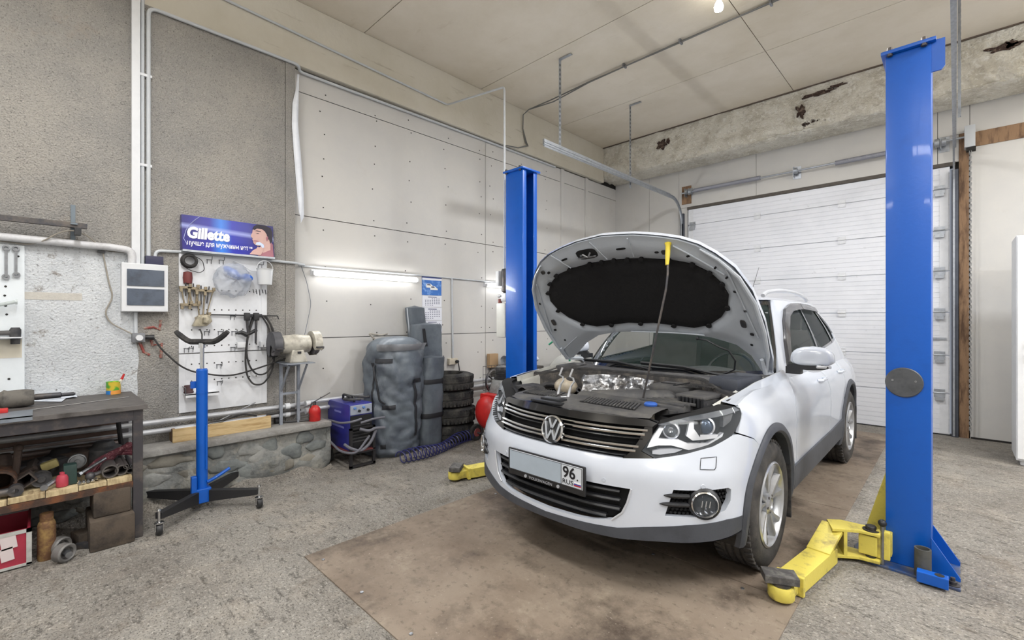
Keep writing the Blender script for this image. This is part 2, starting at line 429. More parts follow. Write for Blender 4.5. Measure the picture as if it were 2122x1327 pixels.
# white film wrapped over the end of the wallboard
pts = [(-4.55, 1.728, 3.762), (-4.55, 1.715, 3.618), (-4.55, 1.684, 3.469), (-4.55, 1.679, 3.26), (-4.55, 1.697, 2.989), (-4.55, 1.72, 2.717), (-4.55, 1.742, 2.443), (-4.55, 1.76, 2.334), (-4.55, 1.792, 2.404), (-4.55, 1.787, 2.637), (-4.55, 1.765, 2.959), (-4.55, 1.737, 3.278), (-4.55, 1.742, 3.558), (-4.55, 1.747, 3.755)]
b = MB(); n = 7
def film(u, v):
    A = [p for p in pts[:7]]; D = list(reversed(pts[7:14]))
    t = u * 6; i = min(int(t), 5); f = t - i
    a = Vector(A[i]).lerp(Vector(A[i + 1]), f); d = Vector(D[i]).lerp(Vector(D[i + 1]), f)
    p = a.lerp(d, v); p.x = XS + .012 + .02 * math.sin(PI * v); return tuple(p)
b.grid(film, 40, 7); b.build('film_wrap', mat('white_film', rgb(226, 230, 238), .35, var=.1, scale=9), wl)

# stone plinth
ZL = .442; XP = -4.27; YP = 1.945
plinth = MB(); plinth.box((XL, YF, 0), (XP - .05, YP - .03, ZL - .05))
stone_m = layered('rubble_mortar', rgb(138, 138, 134), [(rgb(100, 104, 104), 3, .42, .62, .8), (rgb(168, 164, 152), 7, .52, .7, .7), (rgb(66, 66, 66), 18, .58, .68, .6)], .85, [(8, .9), (30, .6)])
def pf(u, v):
    y = YF + (YP - YF) * u; z = (ZL - .045) * v
    return (XP - .04 + .05 * noise.noise((y * 3.2, z * 5, 2)) + .02 * noise.noise((y * 11, z * 13, 5)), y, z)
plinth.grid(pf, 240, 22)
plinth.grid(lambda u, v: (XL + (XP - XL - .03) * u, YP - .03 + .04 * noise.noise((u * 3, v * 3, 8)), (ZL - .045) * v), 14, 22)
pl = struct(plinth.build('trim_1', stone_m, weld=False))
stones = [mat('stone_slate', rgb(122, 126, 124), .85, col2=rgb(98, 102, 102), scale=6, bump=.9, bscale=26),
          mat('stone_brown', rgb(134, 130, 120), .85, col2=rgb(108, 104, 96), scale=7, bump=.6, bscale=22),
          mat('stone_pale', rgb(150, 150, 146), .8, col2=rgb(112, 114, 112), scale=7, bump=.6, bscale=22)]
rs = random.Random(11); y = -.9; rowz = [.10, .22, .32]
while y < YP - .12:
    for r_, z in enumerate(rowz):
        sy, sz = rs.uniform(.07, .14), rs.uniform(.045, .07)
        if rs.random() < .2: continue
        cy, cz = y + rs.uniform(-.05, .05) + .1 * r_, min(z + rs.uniform(-.02, .02), ZL - .06 - sz)
        if cy > YP - .12: continue
        b = MB(); sd = rs.random() * 50
        def st(u, v, cy=cy, cz=cz, sy=sy, sz=sz, sd=sd):
            a = 2 * PI * u; ph = PI / 2 * v
            rr = (1 + .55 * noise.noise((math.cos(a) * 1.3 + sd, math.sin(a) * 1.3, sd))) * math.cos(ph) ** .5 if v < 1 else 0
            return (XP - .05 + .022 * math.sin(ph), cy + sy * rr * math.cos(a), cz + sz * rr * math.sin(a))
        b.grid(st, 12, 5, closed_u=True)
        b.build('stone', stones[rs.randrange(3)], pl)
    y += .24
b = MB(); b.box((XL, YF, ZL - .05), (XP, YP, ZL)); b.build('cap_slab', layered('plinth_cap', rgb(150, 148, 144), [(rgb(116, 112, 106), 4, .45, .65, .8), (rgb(180, 178, 174), 14, .55, .7, .6)], .85, [(30, .4)]), pl, bevel=.008)

# beams, ceiling
b = MB(); b.box((XL - .02, YF, 3.885), (XL + .065, 7.16, ZC)); bl = struct(b.build('trim_2', beam_m, bevel=.012))
def bf(u, v):
    # cross-section: front face top -> down -> underside to the wall
    x = XL + (XR - XL) * u; t = v * (.57 + .5)
    if t < .57: y, z = 7.15, ZC - t
    else: y, z = 7.15 + (t - .57), 3.94
    n = noise.noise((x * 2.1, t * 3.5, 4)) * .022 + noise.noise((x * 8, t * 10, 7)) * .02 + abs(noise.noise((x * 15, t * 18, 2))) * .014
    if abs(t - .57) < .07: n += (.07 - abs(t - .57)) * -.35
    k = 1 if t < 1.02 else 0
    return (x, y - n * (1 if t < .57 else 0), z - n * (1 if t >= .5 else 0) * k)
b = MB(); b.grid(bf, 420, 56); b.box((XL, 7.25, 4.05), (XR, YB + .02, ZC)); struct(b.build('trim_3', peel_m, weld=False))
# patches of mould and rust where the plaster has fallen off
mould = mat('dark_mould', rgb(62, 46, 40), .95, col2=rgb(120, 104, 92), scale=30, lo=.5, hi=.62, bump=.6)
def blot(cx, cz, rx, rz, seed, name='mould_patch'):
    ps = []
    for k in range(26):
        a = 2 * PI * k / 26; q = .55 + .75 * abs(noise.noise((math.cos(a) * 2.2 + seed, math.sin(a) * 2.2, seed * 3)))+.2*math.sin(5*a+seed)
        ps.append((cx + rx * q * math.cos(a), cz + rz * q * math.sin(a)))
    bb = MB(); bb.prism(ps, 7.118, 7.16, 'Y'); return bb.build(name, mould, bpy.data.objects['trim_3'], smooth=False)
for px_ in [((-3.471, 7.14, 4.279), .10, .10), ((-3.363, 7.14, 4.314), .03, .06), ((-1.494, 7.14, 4.2), .07, .10), ((-1.329, 7.14, 4.378), .22, .03), ((-1.092, 7.14, 4.409), .12, .025), ((0.362, 7.14, 4.297), .16, .05), ((0.421, 7.14, 4.313), .05, .06)]:
    blot(px_[0][0], px_[0][2], px_[1], px_[2], px_[0][0] * 3)
bk = MB(); bk.box((XL - .2, YF, ZC + .012), (XR, YB + .15, ZC + .12)); ce = struct(bk.build('ceiling', dark_gap, smooth=False))
yb = [-4.2, -2.64, -.94, .76, 2.455, 4.15, 5.85, 7.3]; xb = [XL - .1, -1.58, 1.5, XR]
for i in range(7):
    for j in range(3):
        b = MB(); b.box((xb[j] + .004, yb[i] + .004, ZC), (xb[j + 1] - .004, yb[i + 1] - .004, ZC + .012)); b.build('ceiling_panel', ceil_m, ce, smooth=False)
b = MB(); b.box((XL, 7.12, ZC - .012), (XR, 7.15, ZC + .001)); b.build('dark_joint', mat('joint_dirt', rgb(96, 84, 74), .9), ce, smooth=False)

# back wall with the opening of the sectional door
DX0, DX1, DZ = -3.27, -.02, 3.26
b = MB(); b.box((XL - .2, YB + .03, 0), (DX0, YB + .15, ZC)); b.box((DX1, YB + .03, 0), (XR + .1, YB + .15, ZC)); b.box((DX0, YB + .03, DZ), (DX1, YB + .15, ZC))
wb = struct(b.build('wall_back', dark_gap, smooth=False))
for (x0, x1, z0, z1) in [(XL, -3.97, 0, 3.96), (-3.965, -3.42, 0, 3.96), (-3.415, -2.2, DZ + .04, 3.96), (-2.195, -.16, DZ + .04, 3.96), (-.155, .12, 3.625, 3.96), (-.155, .028, DZ + .04, 3.62), (-3.415, DX0 - .0, 0, DZ + .036),
                       (.125, 1.25, 0, 3.44), (.125, 1.25, 3.61, 3.96), (1.255, 2.45, 0, 3.44), (1.255, 2.45, 3.61, 3.96), (2.455, XR, 0, 3.96)]:
    b = MB(); b.box((x0, YB, z0), (x1, YB + .03, z1)); b.build('panel', panel_m, wb, smooth=False)
b = MB(); b.box((.125, YB - .012, 3.44), (2.45, YB + .03, 3.61)); b.build('timber_rail', old_wood, wb, smooth=False)
b = MB(); b.box((.03, YB - .02, 0), (.115, YB + .03, 3.62)); b.build('timber_post', old_wood, wb, smooth=False)
b = MB(); b.box((-3.36, YB - .015, 3.36), (-3.2, YB + .03, 3.66)); b.build('timber_block', old_wood, wb, smooth=False)
b = MB(); b.box((DX0, YB - .01, DZ - .0), (DX1 + .02, YB + .03, DZ + .045)); b.build('dark_seal', mat('door_seal', rgb(88, 82, 76), .7, var=.3, scale=14), wb, smooth=False)
# right and front walls, out of the picture
b = MB(); b.box((XR, YF, 0), (XR + .15, YB + .15, ZC)); struct(b.build('wall_right', panel_m, smooth=False))
b = MB(); b.box((XL - .2, YF - .15, 0), (XR + .15, YF, ZC)); struct(b.build('wall_front', panel_m, smooth=False))
b = MB(); b.box((DX1 + .15, YB - .015, 0), (XR, YB, .02)); struct(b.build('baseboard_back', dark_gap, smooth=False))

# sectional garage door
door_m = layered('door_white', rgb(228, 230, 236), [(rgb(212, 215, 222), 1.5, .45, .7, .7), (rgb(150, 150, 150), 12, .66, .72, .4)], .45, [(25, .04)])
dr = struct(empty('door_1', (-1.64, YB, 0)))
zs = [.012, .512, .972, 1.497, 2.0, 2.494, 2.995, DZ]
for i in range(7):
    z0, z1 = zs[i], zs[i + 1] - .006; b = MB()
    # ribbed face: shallow grooves every 60 mm
    prof = []; z = z0
    while z < z1 - .03:
        e = min(z + .06, z1); prof += [(YB - .002, z), (YB - .002, e - .006), (YB + .003, e - .004), (YB + .003, e - .001)]; z = e
    prof += [(YB - .002, z1), (YB + .035, z1), (YB + .035, z0)]
    b.prism([(p[0], p[1]) for p in prof], DX0 + .02, DX1 - .03, 'X')
    b.build('door_section', door_m, dr, smooth=False)
# end caps and hinges
for i in range(7):
    for x in (DX0 + .05, DX1 - .09):
        b = MB(); b.box((x - .03, YB - .008, zs[i] + .01), (x + .05, YB - .002, zs[i + 1] - .02)); b.build('end_cap', white_metal, dr, smooth=False)
for i in range(1, 7):
    for x in (DX0 + .09, -2.18, -1.12, DX1 - .12):
        edge = x < -3 or x > -.5; b = MB(); wd = .05 if edge else .045
        b.box((x - wd, YB - .014, zs[i] - .055), (x + wd, YB - .006, zs[i] + .045)); b.tube([(x - wd, YB - .018, zs[i]), (x + wd, YB - .018, zs[i])], .009, 8)
        for dx in (-.03, .03):
            for dz in (-.04, .035): b.lathe([(.007, 0), (.006, .006)], 6, (x + dx, zs[i] + dz, 0)) if False else b.box((x + dx - .006, YB - .02, zs[i] + dz - .006), (x + dx + .006, YB - .012, zs[i] + dz + .006))
        if edge: b.box((x - .04, YB - .05, zs[i] - .09), (x + .04, YB - .012, zs[i] - .05))
        b.build('hinge', white_metal if not edge else galv, dr)
b = MB(); b.box((-.42, YB - .03, 1.16), (-.08, YB - .01, 1.185)); b.build('slide_bolt', galv, dr, smooth=False)
b = MB(); b.box((DX0, YB - .006, 0), (DX1, YB + .03, .014)); b.build('bottom_seal', black_plastic, dr, smooth=False)
# dents in the upper sections

# ---------------------------------------------------------------- fixed services on walls and ceiling
def pipe(name, label, pts, r, m, cat='pipe', n=8, rb=.04, group=None):
    b = MB(); b.tube(bend(pts, rb), r, n); o = b.build(name, m, None, loc=tuple(pts[0])); return tag(o, label, cat, group)
def on(px, d): return (px[0] + d, px[1], px[2])
pvc = mat('grey_pvc', rgb(196, 200, 204), .45, var=.06, scale=14)
a, c = (-4.55, 0.495, 1.79), (-4.55, 0.547, 1.794)
b = MB(); b.box((XS, a[1], (-4.55, 0.521, 1.8)[2]), (XS + .045, c[1], 3.90)); tr = tag(b.build('cable_trunking', white_plastic, None, loc=(XS, a[1], 2), smooth=False, bevel=.003), 'broad white rectangular cable duct rising from the fuse box up the stucco', 'cable duct')
y1 = (-4.55, 0.564, 2.397)[1]; y2 = (-4.55, 0.6, 2.404)[1]
pipe('conduit', 'thin pale conduit right beside the broad white cable duct', [(XS + .015, y1, (-4.55, 0.564, 1.811)[2]), (XS + .015, y1, 3.90)], .012, pvc, 'conduit')
zt = 3.853
pipe('conduit', 'pale conduit climbing from the fuse box and following the top edge of the stucco wall', [(XS + .02, y2, (-4.55, 0.594, 1.813)[2]), (XS + .02, y2, zt), (XS + .02, YE + .03, zt - .0), (XL + .03, YE + .07, zt - .01), (XL + .02, 4.2, 3.862), (XL + .02, 5.8, 3.862)], .014, pvc, 'conduit', rb=.06)
for z in (2.6, 3.3):
    b = MB(); b.box((XS, y1 - .02, z), (XS + .03, y2 + .02, z + .02)); tag(b.build('pipe_clip', white_plastic, None, loc=(XS, y1, z)), 'small clip holding the two thin conduits, %s of the two' % ('lower' if z < 3 else 'upper'), 'clip', 'clips on the thin conduits')
pipe('conduit', 'thin white conduit along the concrete beam, dropping to the motor on the left blue column', [(XL + .08, .3, 4.24), (XL + .08, 3.57, 4.10), (-3.50, 3.50, 3.92), (-3.50, 3.50, 1.95)], .011, pvc, 'conduit')
wp = (-4.55, -0.176, 1.957); wq = (-4.55, 0.396, 1.957); we = (-4.55, 0.497, 1.846)
pipe('water_pipe', 'fat white pipe running level above the whitewash and elbowing down to the fuse box', [(XS + .05, -1.6, wp[2] + .0), (XS + .05, wp[1], wp[2]), (XS + .05, wq[1], wq[2] - .01), (XS + .05, (-4.55, 0.497, 1.939)[1], wq[2] - .02), (XS + .05, (-4.55, 0.497, 1.939)[1], we[2] - .1)], .026, mat('old_white_pipe', rgb(206, 206, 208), .5, var=.2, scale=20), rb=.12, n=12)
pipe('conduit', 'grey conduit bending out of the fuse box and running level under the blue advert', [on((-4.55, 0.642, 1.817), .02), on((-4.55, 0.642, 1.954), .02), on((-4.55, 0.894, 1.965), .02), on((-4.55, 1.715, 1.948), .02), on((-4.66, 1.831, 1.952), .02)], .012, pvc, 'conduit')
pipe('conduit', 'thin level conduit above the wall tubes and the calendar', [on((-4.66, 1.784, 1.939), .012), on((-4.66, 3.144, 1.941), .012), on((-4.66, 4.327, 1.928), .012), (XL + .012, 5.6, (-4.66, 4.327, 1.928)[2])], .009, pvc, 'conduit')
pipe('conduit', 'grey conduit dropping to the socket beside the calendar', [on((-4.66, 3.693, 1.935), .012), on((-4.66, 3.709, 0.91), .012)], .013, pvc, 'conduit')
# electric boxes
fb_ = thing('fuse_box', 'white fuse box with two tinted windows hung under the cable duct', 'fuse box', (-4.55, 0.567, 1.646))
p0, p1 = (-4.55, 0.432, 1.471), (-4.55, 0.713, 1.838)
b = MB(); b.box((XS, p0[1], p0[2]), (XS + .09, p1[1], p1[2])); b.build('housing', white_plastic, fb_, bevel=.006, smooth=False)
tint = mat('tinted_plastic', rgb(78, 88, 104), .12, coat=.5, var=.4, scale=9)
hgt = p1[2] - p0[2]; ym = .022
for k in (0, 1):
    z0 = p0[2] + hgt * (.13 + .40 * k); b = MB(); b.box((XS + .088, p0[1] + .03, z0), (XS + .096, p1[1] - .025, z0 + hgt * .345)); b.build('window', tint, fb_, bevel=.002, smooth=False)
b = MB(); b.box((XS, (-4.55, 0.579, 1.816)[1], p1[2] - .0), (XS + .04, (-4.55, 0.691, 1.825)[1], p1[2] + .07)); tag(b.build('junction_box', mat('navy_plastic', rgb(48, 48, 74), .5), None, loc=(XS, .6, p1[2]), bevel=.004), 'dark navy box behind the pipes on top of the fuse box', 'box')
pipe('conduit', 'short grey conduit under the fuse box', [on((-4.55, 0.521, 1.465), .02), on((-4.55, 0.523, 1.308), .02)], .012, pvc, 'conduit')
sk = thing('socket', 'grey surface socket with a black plug below the fuse box', 'socket', (-4.55, 0.544, 1.27))
q0, q1 = (-4.55, 0.497, 1.235), (-4.55, 0.576, 1.307)
b = MB(); b.box((XS, q0[1], q0[2]), (XS + .05, q1[1], q1[2])); b.build('housing', grey_plastic, sk, bevel=.006)
b = MB(); b.tube([on((-4.55, 0.538, 1.271), .05), on((-4.55, 0.538, 1.271), .08)], .022, 14); b.build('socket_face', white_plastic, sk)
b = MB(); b.tube([on((-4.55, 0.579, 1.273), .03), on((-4.55, 0.633, 1.271), .04)], [.018, .022], 10); b.build('plug', black_plastic, sk)
b = MB(); b.tube(bend([on((-4.55, 0.627, 1.268), .05), on((-4.55, 0.67, 1.182), .06), on((-4.55, 0.828, 0.993), .07), on((-4.55, 1.14, 0.917), .07), on((-4.55, 1.369, 0.975), .08), on((-4.55, 1.575, 1.049), .12), on((-4.55, 1.644, 1.077), .2)], .15, 6), .007, 6); tag(b.build('grinder_cord', rubber, None, loc=(-4.55, 0.627, 1.268)), 'black lead sagging from the socket under the fuse box to the bench grinder', 'cable')  # power cord of the bench grinder
s2 = thing('socket', 'pale socket with a black plug at the foot of the conduit by the calendar', 'socket', (-4.66, 3.701, 0.873))
b = MB(); r0, r1 = (-4.66, 3.63, 0.829), (-4.66, 3.764, 0.907); b.box((XL, r0[1], r0[2]), (XL + .045, r1[1], r1[2])); b.build('housing', mat('beige_plastic', rgb(205, 196, 178), .5), s2, bevel=.005)
b = MB(); b.tube([on((-4.66, 3.74, 0.865), .045), on((-4.66, 3.74, 0.865), .08)], .02, 10); b.tube(bend([on((-4.66, 3.74, 0.865), .08), on((-4.66, 3.764, 0.763), .08), on((-4.66, 3.764, 0.544), .08), (-4.5, 3.9, .62)], .05), .007, 6); b.build('plug', black_plastic, s2)
# fluorescent battens on the wall
tube_e = mat('tube_glow', (1, .99, .97), .4, emit=9)
def batten(label, y0, y1, z):
    t = thing('tube_lamp', label, 'lamp', (XL, (y0 + y1) / 2, z), group='tube lamps on the left wall')
    b = MB(); b.box((XL, y0, z - .02), (XL + .035, y1, z + .035)); b.build('housing', white_metal, t, smooth=False)
    b = MB(); b.tube([(XL + .062, y0 + .03, z), (XL + .062, y1 - .03, z)], .027, 12); b.build('tube', tube_e, t)
    for y in (y0 + .012, y1 - .012):
        b = MB(); b.box((XL + .035, y - .01, z - .02), (XL + .075, y + .01, z + .02)); b.build('holder', white_plastic, t, smooth=False)
    area('tube_lamp_light', (XL + .13, (y0 + y1) / 2, z), (0, R(-90), 0), .06, y1 - y0 - .1, 15, (.95, .98, 1))
batten('glowing tube lamp on the grey wallboards above the grey bags', 1.90, 3.15, 1.875)
batten('glowing tube lamp on the wallboards half hidden by the left blue column', 4.25, 5.50, 1.875)
# bare bulb under the ceiling, and fixtures for the added lamps out of view
t = thing('bulb_lamp', 'bare glowing bulb hanging under the ceiling at the top edge', 'lamp', (-1.6, 4.45, ZC))
b = MB(); b.lathe([(.05, ZC), (.05, ZC - .03), (.02, ZC - .05), (.02, ZC - .11), (0, ZC - .11)], 16, (-1.6, 4.45, 0)); b.build('holder', white_plastic, t)
b = MB(); b.lathe([(.018, ZC - .10), (.03, ZC - .125), (.042, ZC - .16), (.036, ZC - .19), (0, ZC - .205)], 18, (-1.6, 4.45, 0)); b.build('bulb', mat('bulb_glow', (1, .97, .9), .4, emit=30), t)
for i, (x, y, z, _p) in enumerate(BULB_ADDED_LAMPS[1:]):
    b = MB(); b.box((x - .75, y - .1, z + .02), (x + .75, y + .1, z + .06)); b.box((x - .6, y - .01, z + .06), (x - .58, y + .01, ZC)); b.box((x + .58, y - .01, z + .06), (x + .6, y + .01, ZC))
    o = b.build('added_lamp', white_metal, None, loc=(x, y, z), smooth=False)
    tag(o, ('added unseen strip lamp behind the camera near the left wall', 'added unseen strip lamp right above the camera', 'added unseen strip lamp over the free right half of the hall', 'added unseen strip lamp in the far rear left of the hall', 'added unseen strip lamp in the far rear right of the hall', 'added strip lamp out of frame right of the garage door')[i], 'lamp')
# cable run under the ceiling
cb = thing('cable_bundle', 'grey cables clipped across the ceiling and drooping down the left beam', 'cable', (XL + .1, 4.95, ZC - .02))
for k in (0, 1):
    b = MB(); b.tube([(XR - .2, 4.93 + .03 * k, ZC - .015), (1.5, 4.95 + .012 * k, ZC - .02), (-.6, 4.94 + .03 * k, ZC - .015), (-2.2, 4.95, ZC - .03 + .01 * k), (-3.4, 4.97 - .02 * k, ZC - .02 - .02 * k), (-4.0, 4.96, ZC - .05 - .04 * k), (-4.45, 4.95, ZC - .06), (XL + .10, 4.95, ZC - .10), (XL + .085, 4.96, ZC - .30), (XL + .085, 5.02 + .02 * k, ZC - .48), (XL + .10, 5.04 + .02 * k, 3.98), (XL + .09, 4.85, 3.90), (XL + .05, 4.6, 3.885)], .008, 6); b.build('cable', mat('cable_grey', rgb(112, 112, 110), .6), cb)
for x in (-2.9, -2.2, -1.3, -.4, .6):
    b = MB(); b.box((x, 4.92, ZC - .04), (x + .02, 4.99, ZC)); b.build('clip', steel, cb)
# overhead door tracks
def track(label, x, yend, zh, hs):
    t = thing('door_track', label, 'track', (x, YB, 0)); sgn = -1 if x < -1 else 1
    prof = [(-.027, 0), (.027, 0), (.027, .018), (.020, .018), (.020, .006), (-.020, .006), (-.020, .018), (-.027, .018)]
    path = [(YB - .07, .02, 0)] + [(YB - .07, z, 0) for z in (.8, 1.6, 2.4, 2.9)]
    Rr = .38; zc = zh - Rr
    for k in range(0, 11): a = PI / 2 * k / 10; path.append((YB - .07 - Rr + Rr * math.cos(a), zc + Rr * math.sin(a), a))
    path.append((yend, zh - .02, PI / 2)); vs = []; fs = []
    for i, (y, z, a) in enumerate(path):
        for (p_, q_) in prof:
            # p_ across the track in the plane of the path, q_ sideways
            vs.append((x - sgn * q_, y - p_ * math.cos(a), z - p_ * math.sin(a)))
    n_ = len(prof)
    for i in range(len(path) - 1):
        fs += [(i * n_ + k, i * n_ + (k + 1) % n_, (i + 1) * n_ + (k + 1) % n_, (i + 1) * n_ + k) for k in range(n_)]
    b = MB(); b.add(vs, fs); b.build('rail', galv, t, smooth=30)
    b = MB(); b.box((x - .03, YB - .05, .0), (x + .03, YB - .0, 3.2)); b.build('angle', mat('dark_galv', rgb(96, 100, 110), .45, .6, var=.2), t, smooth=False)
    b = MB(); b.box((x - .012, yend, zh - .022), (x + .012, YB - .5, zh + .04)); b.build('stiffener', galv, t, smooth=False)
    for (y, dz, top) in hs:
        b = MB(); 
        b.box((x - .05, y - .003, zh - dz), (x - .047 + .035, y + .0, ZC)) if False else None
        xx = x + .04 * sgn
        b.box((xx - .002, y - .02, zh - dz), (xx + .002, y + .02, ZC - .01)); b.box((xx - .02, y + .018, zh - dz), (xx + .002, y + .021, ZC - .01)); b.box((xx - .002, y - .02, ZC - .012), (xx + .17, y + .02, ZC - .006))
        h_ = b.build('hanger', galv, t, smooth=False); b = MB(); z = zh - dz + .04
        while z < ZC - .05: b.box((xx + .002, y - .008, z), (xx + .003, y + .004, z + .028)); z += .055
        b.build('hanger_slots', dark_gap, h_, kind='stuff', smooth=False)
track('galvanised track of the garage door left of its opening, bending inwards overhead', -3.345, 3.97, 3.41, [(4.32, .02, 0), (5.96, .10, 0)])
track('galvanised track of the garage door right of its opening, running overhead past the blue column', -.005, 1.2, 3.36, [(6.0, .05, 0), (3.4, -.02, 0)])
# torsion shaft above the door
ts = thing('torsion_shaft', 'steel spring shaft with two grey coil springs above the garage door', 'shaft', (-1.65, YB - .09, 3.54))
b = MB(); b.tube([(-3.33, YB - .09, 3.53), (.16, YB - .09, 3.55)], .013, 10); b.build('shaft', galv, ts)
for x0, x1 in ((-3.12, -2.12), (-1.18, -.22)):
    b = MB(); n_ = 90; prof = []
    for k in range(n_ + 1): xx = x0 + (x1 - x0) * k / n_; prof += [(.030, xx), (.033, xx + .004)]
    b.lathe(prof, 14, (0, YB - .09, 3.54), axis='X'); b.build('spring', mat('spring_grey', rgb(150, 152, 162), .5, .4), ts)
for x in (-3.24, -1.65, -.10):
    b = MB(); b.box((x - .03, YB - .12, 3.46), (x - .024, YB, 3.60)); b.box((x - .05, YB - .01, 3.44), (x + .05, YB, 3.62)); b.lathe([(.045, x - .02), (.045, x + .02)], 16, (0, YB - .09, 3.54), axis='X'); b.build('bearing_plate', galv, ts)
for x in (-3.18, -.16):
    b = MB(); b.lathe([(.058, x - .025), (.05, x - .02), (.05, x + .02), (.058, x + .025)], 20, (0, YB - .09, 3.54), axis='X'); b.build('cable_drum', galv, ts)
ch = thing('chain_hoist', 'white chain drive box with a hanging chain beside the garage door', 'chain hoist', (.12, YB - .1, 3.5))
b = MB(); b.box((.075, YB - .16, 3.41), (.165, YB - .02, 3.66)); b.build('gear_cover', mat('grey_cover', rgb(186, 190, 194), .4), ch, bevel=.004)
b = MB(); b.box((.09, YB - .14, 3.37), (.17, YB - .06, 3.41)); b.build('chain_guide', dark_gap, ch)
def chain(y):
    b = MB(); z = .10; k = 0
    while z < 3.38:
        if k % 2: b.tube([(.125 + .010 * math.cos(2 * PI * q / 8), y, z + .021 * math.sin(2 * PI * q / 8)) for q in range(8)], .0035, 4, closed=True)
        else: b.tube([(.125, y + .010 * math.cos(2 * PI * q / 8), z + .021 * math.sin(2 * PI * q / 8)) for q in range(8)], .0035, 4, closed=True)
        z += .031; k += 1
    return b.build('hanging_chain', mat('chain_zinc', rgb(176, 176, 176), .35, .5), ch, kind='stuff')
chain(YB - .13); chain(YB - .07)
# white cabinet at the right edge
kb = thing('metal_cabinet', 'tall white metal cabinet against the back wall at the right edge', 'cabinet', (.8, 6.8, 0))
b = MB(); b.box((.42, 6.56, .05), (1.35, 7.05, 2.22)); b.box((.45, 6.60, 0), (1.32, 7.0, .05)); b.build('body', white_metal, kb, bevel=.008, smooth=False)
for x0, x1 in ((.428, .882), (.888, 1.342)):
    b = MB(); b.box((x0, 6.543, .07), (x1, 6.562, 2.205)); dd = b.build('door', mat('cabinet_white', rgb(232, 233, 235), .35, var=.05, scale=4), kb, bevel=.003, smooth=False)
    b = MB(); hx = x0 + .065; b.tube([(hx, 6.545, 1.18), (hx, 6.50, 1.18), (hx + .09, 6.50, 1.18)], .012, 8); b.build('handle', steel, dd)
    b = MB(); b.box((hx - .02, 6.538, 1.00), (hx + .02, 6.544, 1.06)); b.build('lock_plate', steel, dd, smooth=False)
# angle-iron bracket and square bar on the stucco at the far left
br = thing('wall_rail', 'dark square steel bar on a short upright bracket high on the stucco', 'rail', (-4.55, 0.171, 2.084))
A_, B_ = on((-4.55, -0.176, 2.072), .12), on((-4.55, 0.242, 2.087), .12)
b = MB(); yA = -1.3; b.box((XS + .10, yA, A_[2] - .018), (XS + .135, B_[1], A_[2] + .017)); b.build('bar', dark_steel, br, smooth=False)
b = MB(); b.box((XS, (-4.55, 0.161, 1.972)[1], A_[2] - .10), (XS + .012, (-4.55, 0.186, 1.975)[1], A_[2] + .16)); b.box((XS, (-4.55, 0.156, 1.972)[1], A_[2] + .0), (XS + .15, (-4.55, 0.191, 1.976)[1], A_[2] + .012)); b.box((XS + .10, (-4.55, 0.161, 1.972)[1], A_[2] + .01), (XS + .112, (-4.55, 0.178, 1.974)[1], A_[2] + .14)); b.build('bracket', mat('bracket_grey', rgb(108, 118, 126), .5, .4), br, smooth=False)
b = MB(); b.box((XS + .09, (-4.55, 0.176, 1.974)[1], A_[2] - .07), (XS + .19, (-4.55, 0.209, 1.978)[1], A_[2] - .025)); b.build('tube_end', black_plastic, br, smooth=False)
b = MB(); b.tube(bend([on((-4.55, -0.176, 1.932), .02), on((-4.55, -0.043, 1.918), .03), on((-4.55, 0.03, 1.95), .08), on((-4.55, 0.097, 2.012), .10), on((-4.55, 0.171, 2.039), .12), on((-4.55, 0.247, 2.011), .09), on((-4.55, 0.313, 1.948), .04), on((-4.55, 0.331, 1.914), .03), on((-4.55, 0.347, 1.815), .02), on((-4.55, 0.369, 1.673), .02), on((-4.55, 0.391, 1.583), .02), on((-4.55, 0.342, 1.463), .02), on((-4.55, 0.374, 1.384), .02), on((-4.55, 0.509, 1.294), .04)], .06), .005, 6); tag(b.build('loose_wire', mat('wire_grey', rgb(150, 144, 134), .6), None, loc=(-4.55, 0.171, 2.039)), 'thin loose wire looping over the dark bar and down to the socket', 'wire')
b = MB(); b.cbox(on((-4.55, 0.323, 1.91), .03), (.03, .04, .02)); tag(b.build('wire_clamp', black_plastic, None, loc=on((-4.55, 0.323, 1.91), .03)), 'small black clamp on the loose wire', 'clamp')
b = MB(); b.tube(bend([on((-4.66, 1.803, 1.94), .02), on((-4.66, 1.859, 1.781), .02), on((-4.66, 1.902, 1.565), .02), on((-4.66, 1.868, 1.396), .02), on((-4.66, 1.821, 1.252), .06)], .05), .003, 5); tag(b.build('thin_wire', mat('wire_dark', rgb(120, 124, 132), .6), None, loc=(-4.66, 1.803, 1.94)), 'hair-thin wire hanging from the wall tube conduit to the grinder', 'wire')

# ---------------------------------------------------------------- the white car with its bonnet up
CX0, CY0 = -1.66, 2.03
def cw(p): return (p[0] + CX0, p[1] + CY0, p[2])
car = thing('car', 'white compact off-road car with its bonnet propped open, parked on the brown sheets', 'car', (CX0, CY0, 0))
paint = mat('car_paint', rgb(202, 208, 219), .22, coat=.8, var=.05, scale=2)
clad = mat('grey_cladding', rgb(70, 73, 80), .5, var=.25, scale=6, bump=.08, bscale=120)
gloss_black = mat('gloss_black', rgb(18, 19, 22), .15, coat=.6)
matt_black = mat('matt_black', rgb(20, 20, 22), .8)
primer = mat('bonnet_inner_paint', rgb(178, 184, 192), .42, var=.08, scale=3, coat=.2)
felt = mat('black_felt', rgb(16, 15, 17), .95, bump=.3, bscale=80)
tyre_m = mat('tyre_rubber', rgb(44, 43, 43), .8, col2=rgb(84, 80, 76), scale=9, lo=.4, hi=.75, bump=.2, bscale=150)
alloy = mat('alloy', rgb(192, 194, 198), .3, .75, var=.2, scale=8)
carglass = mat('car_glass', rgb(58, 78, 74), .02, alpha=.24, spec=.9)
lensglass = mat('lens_glass', rgb(200, 210, 220), .03, alpha=.07, spec=.9)
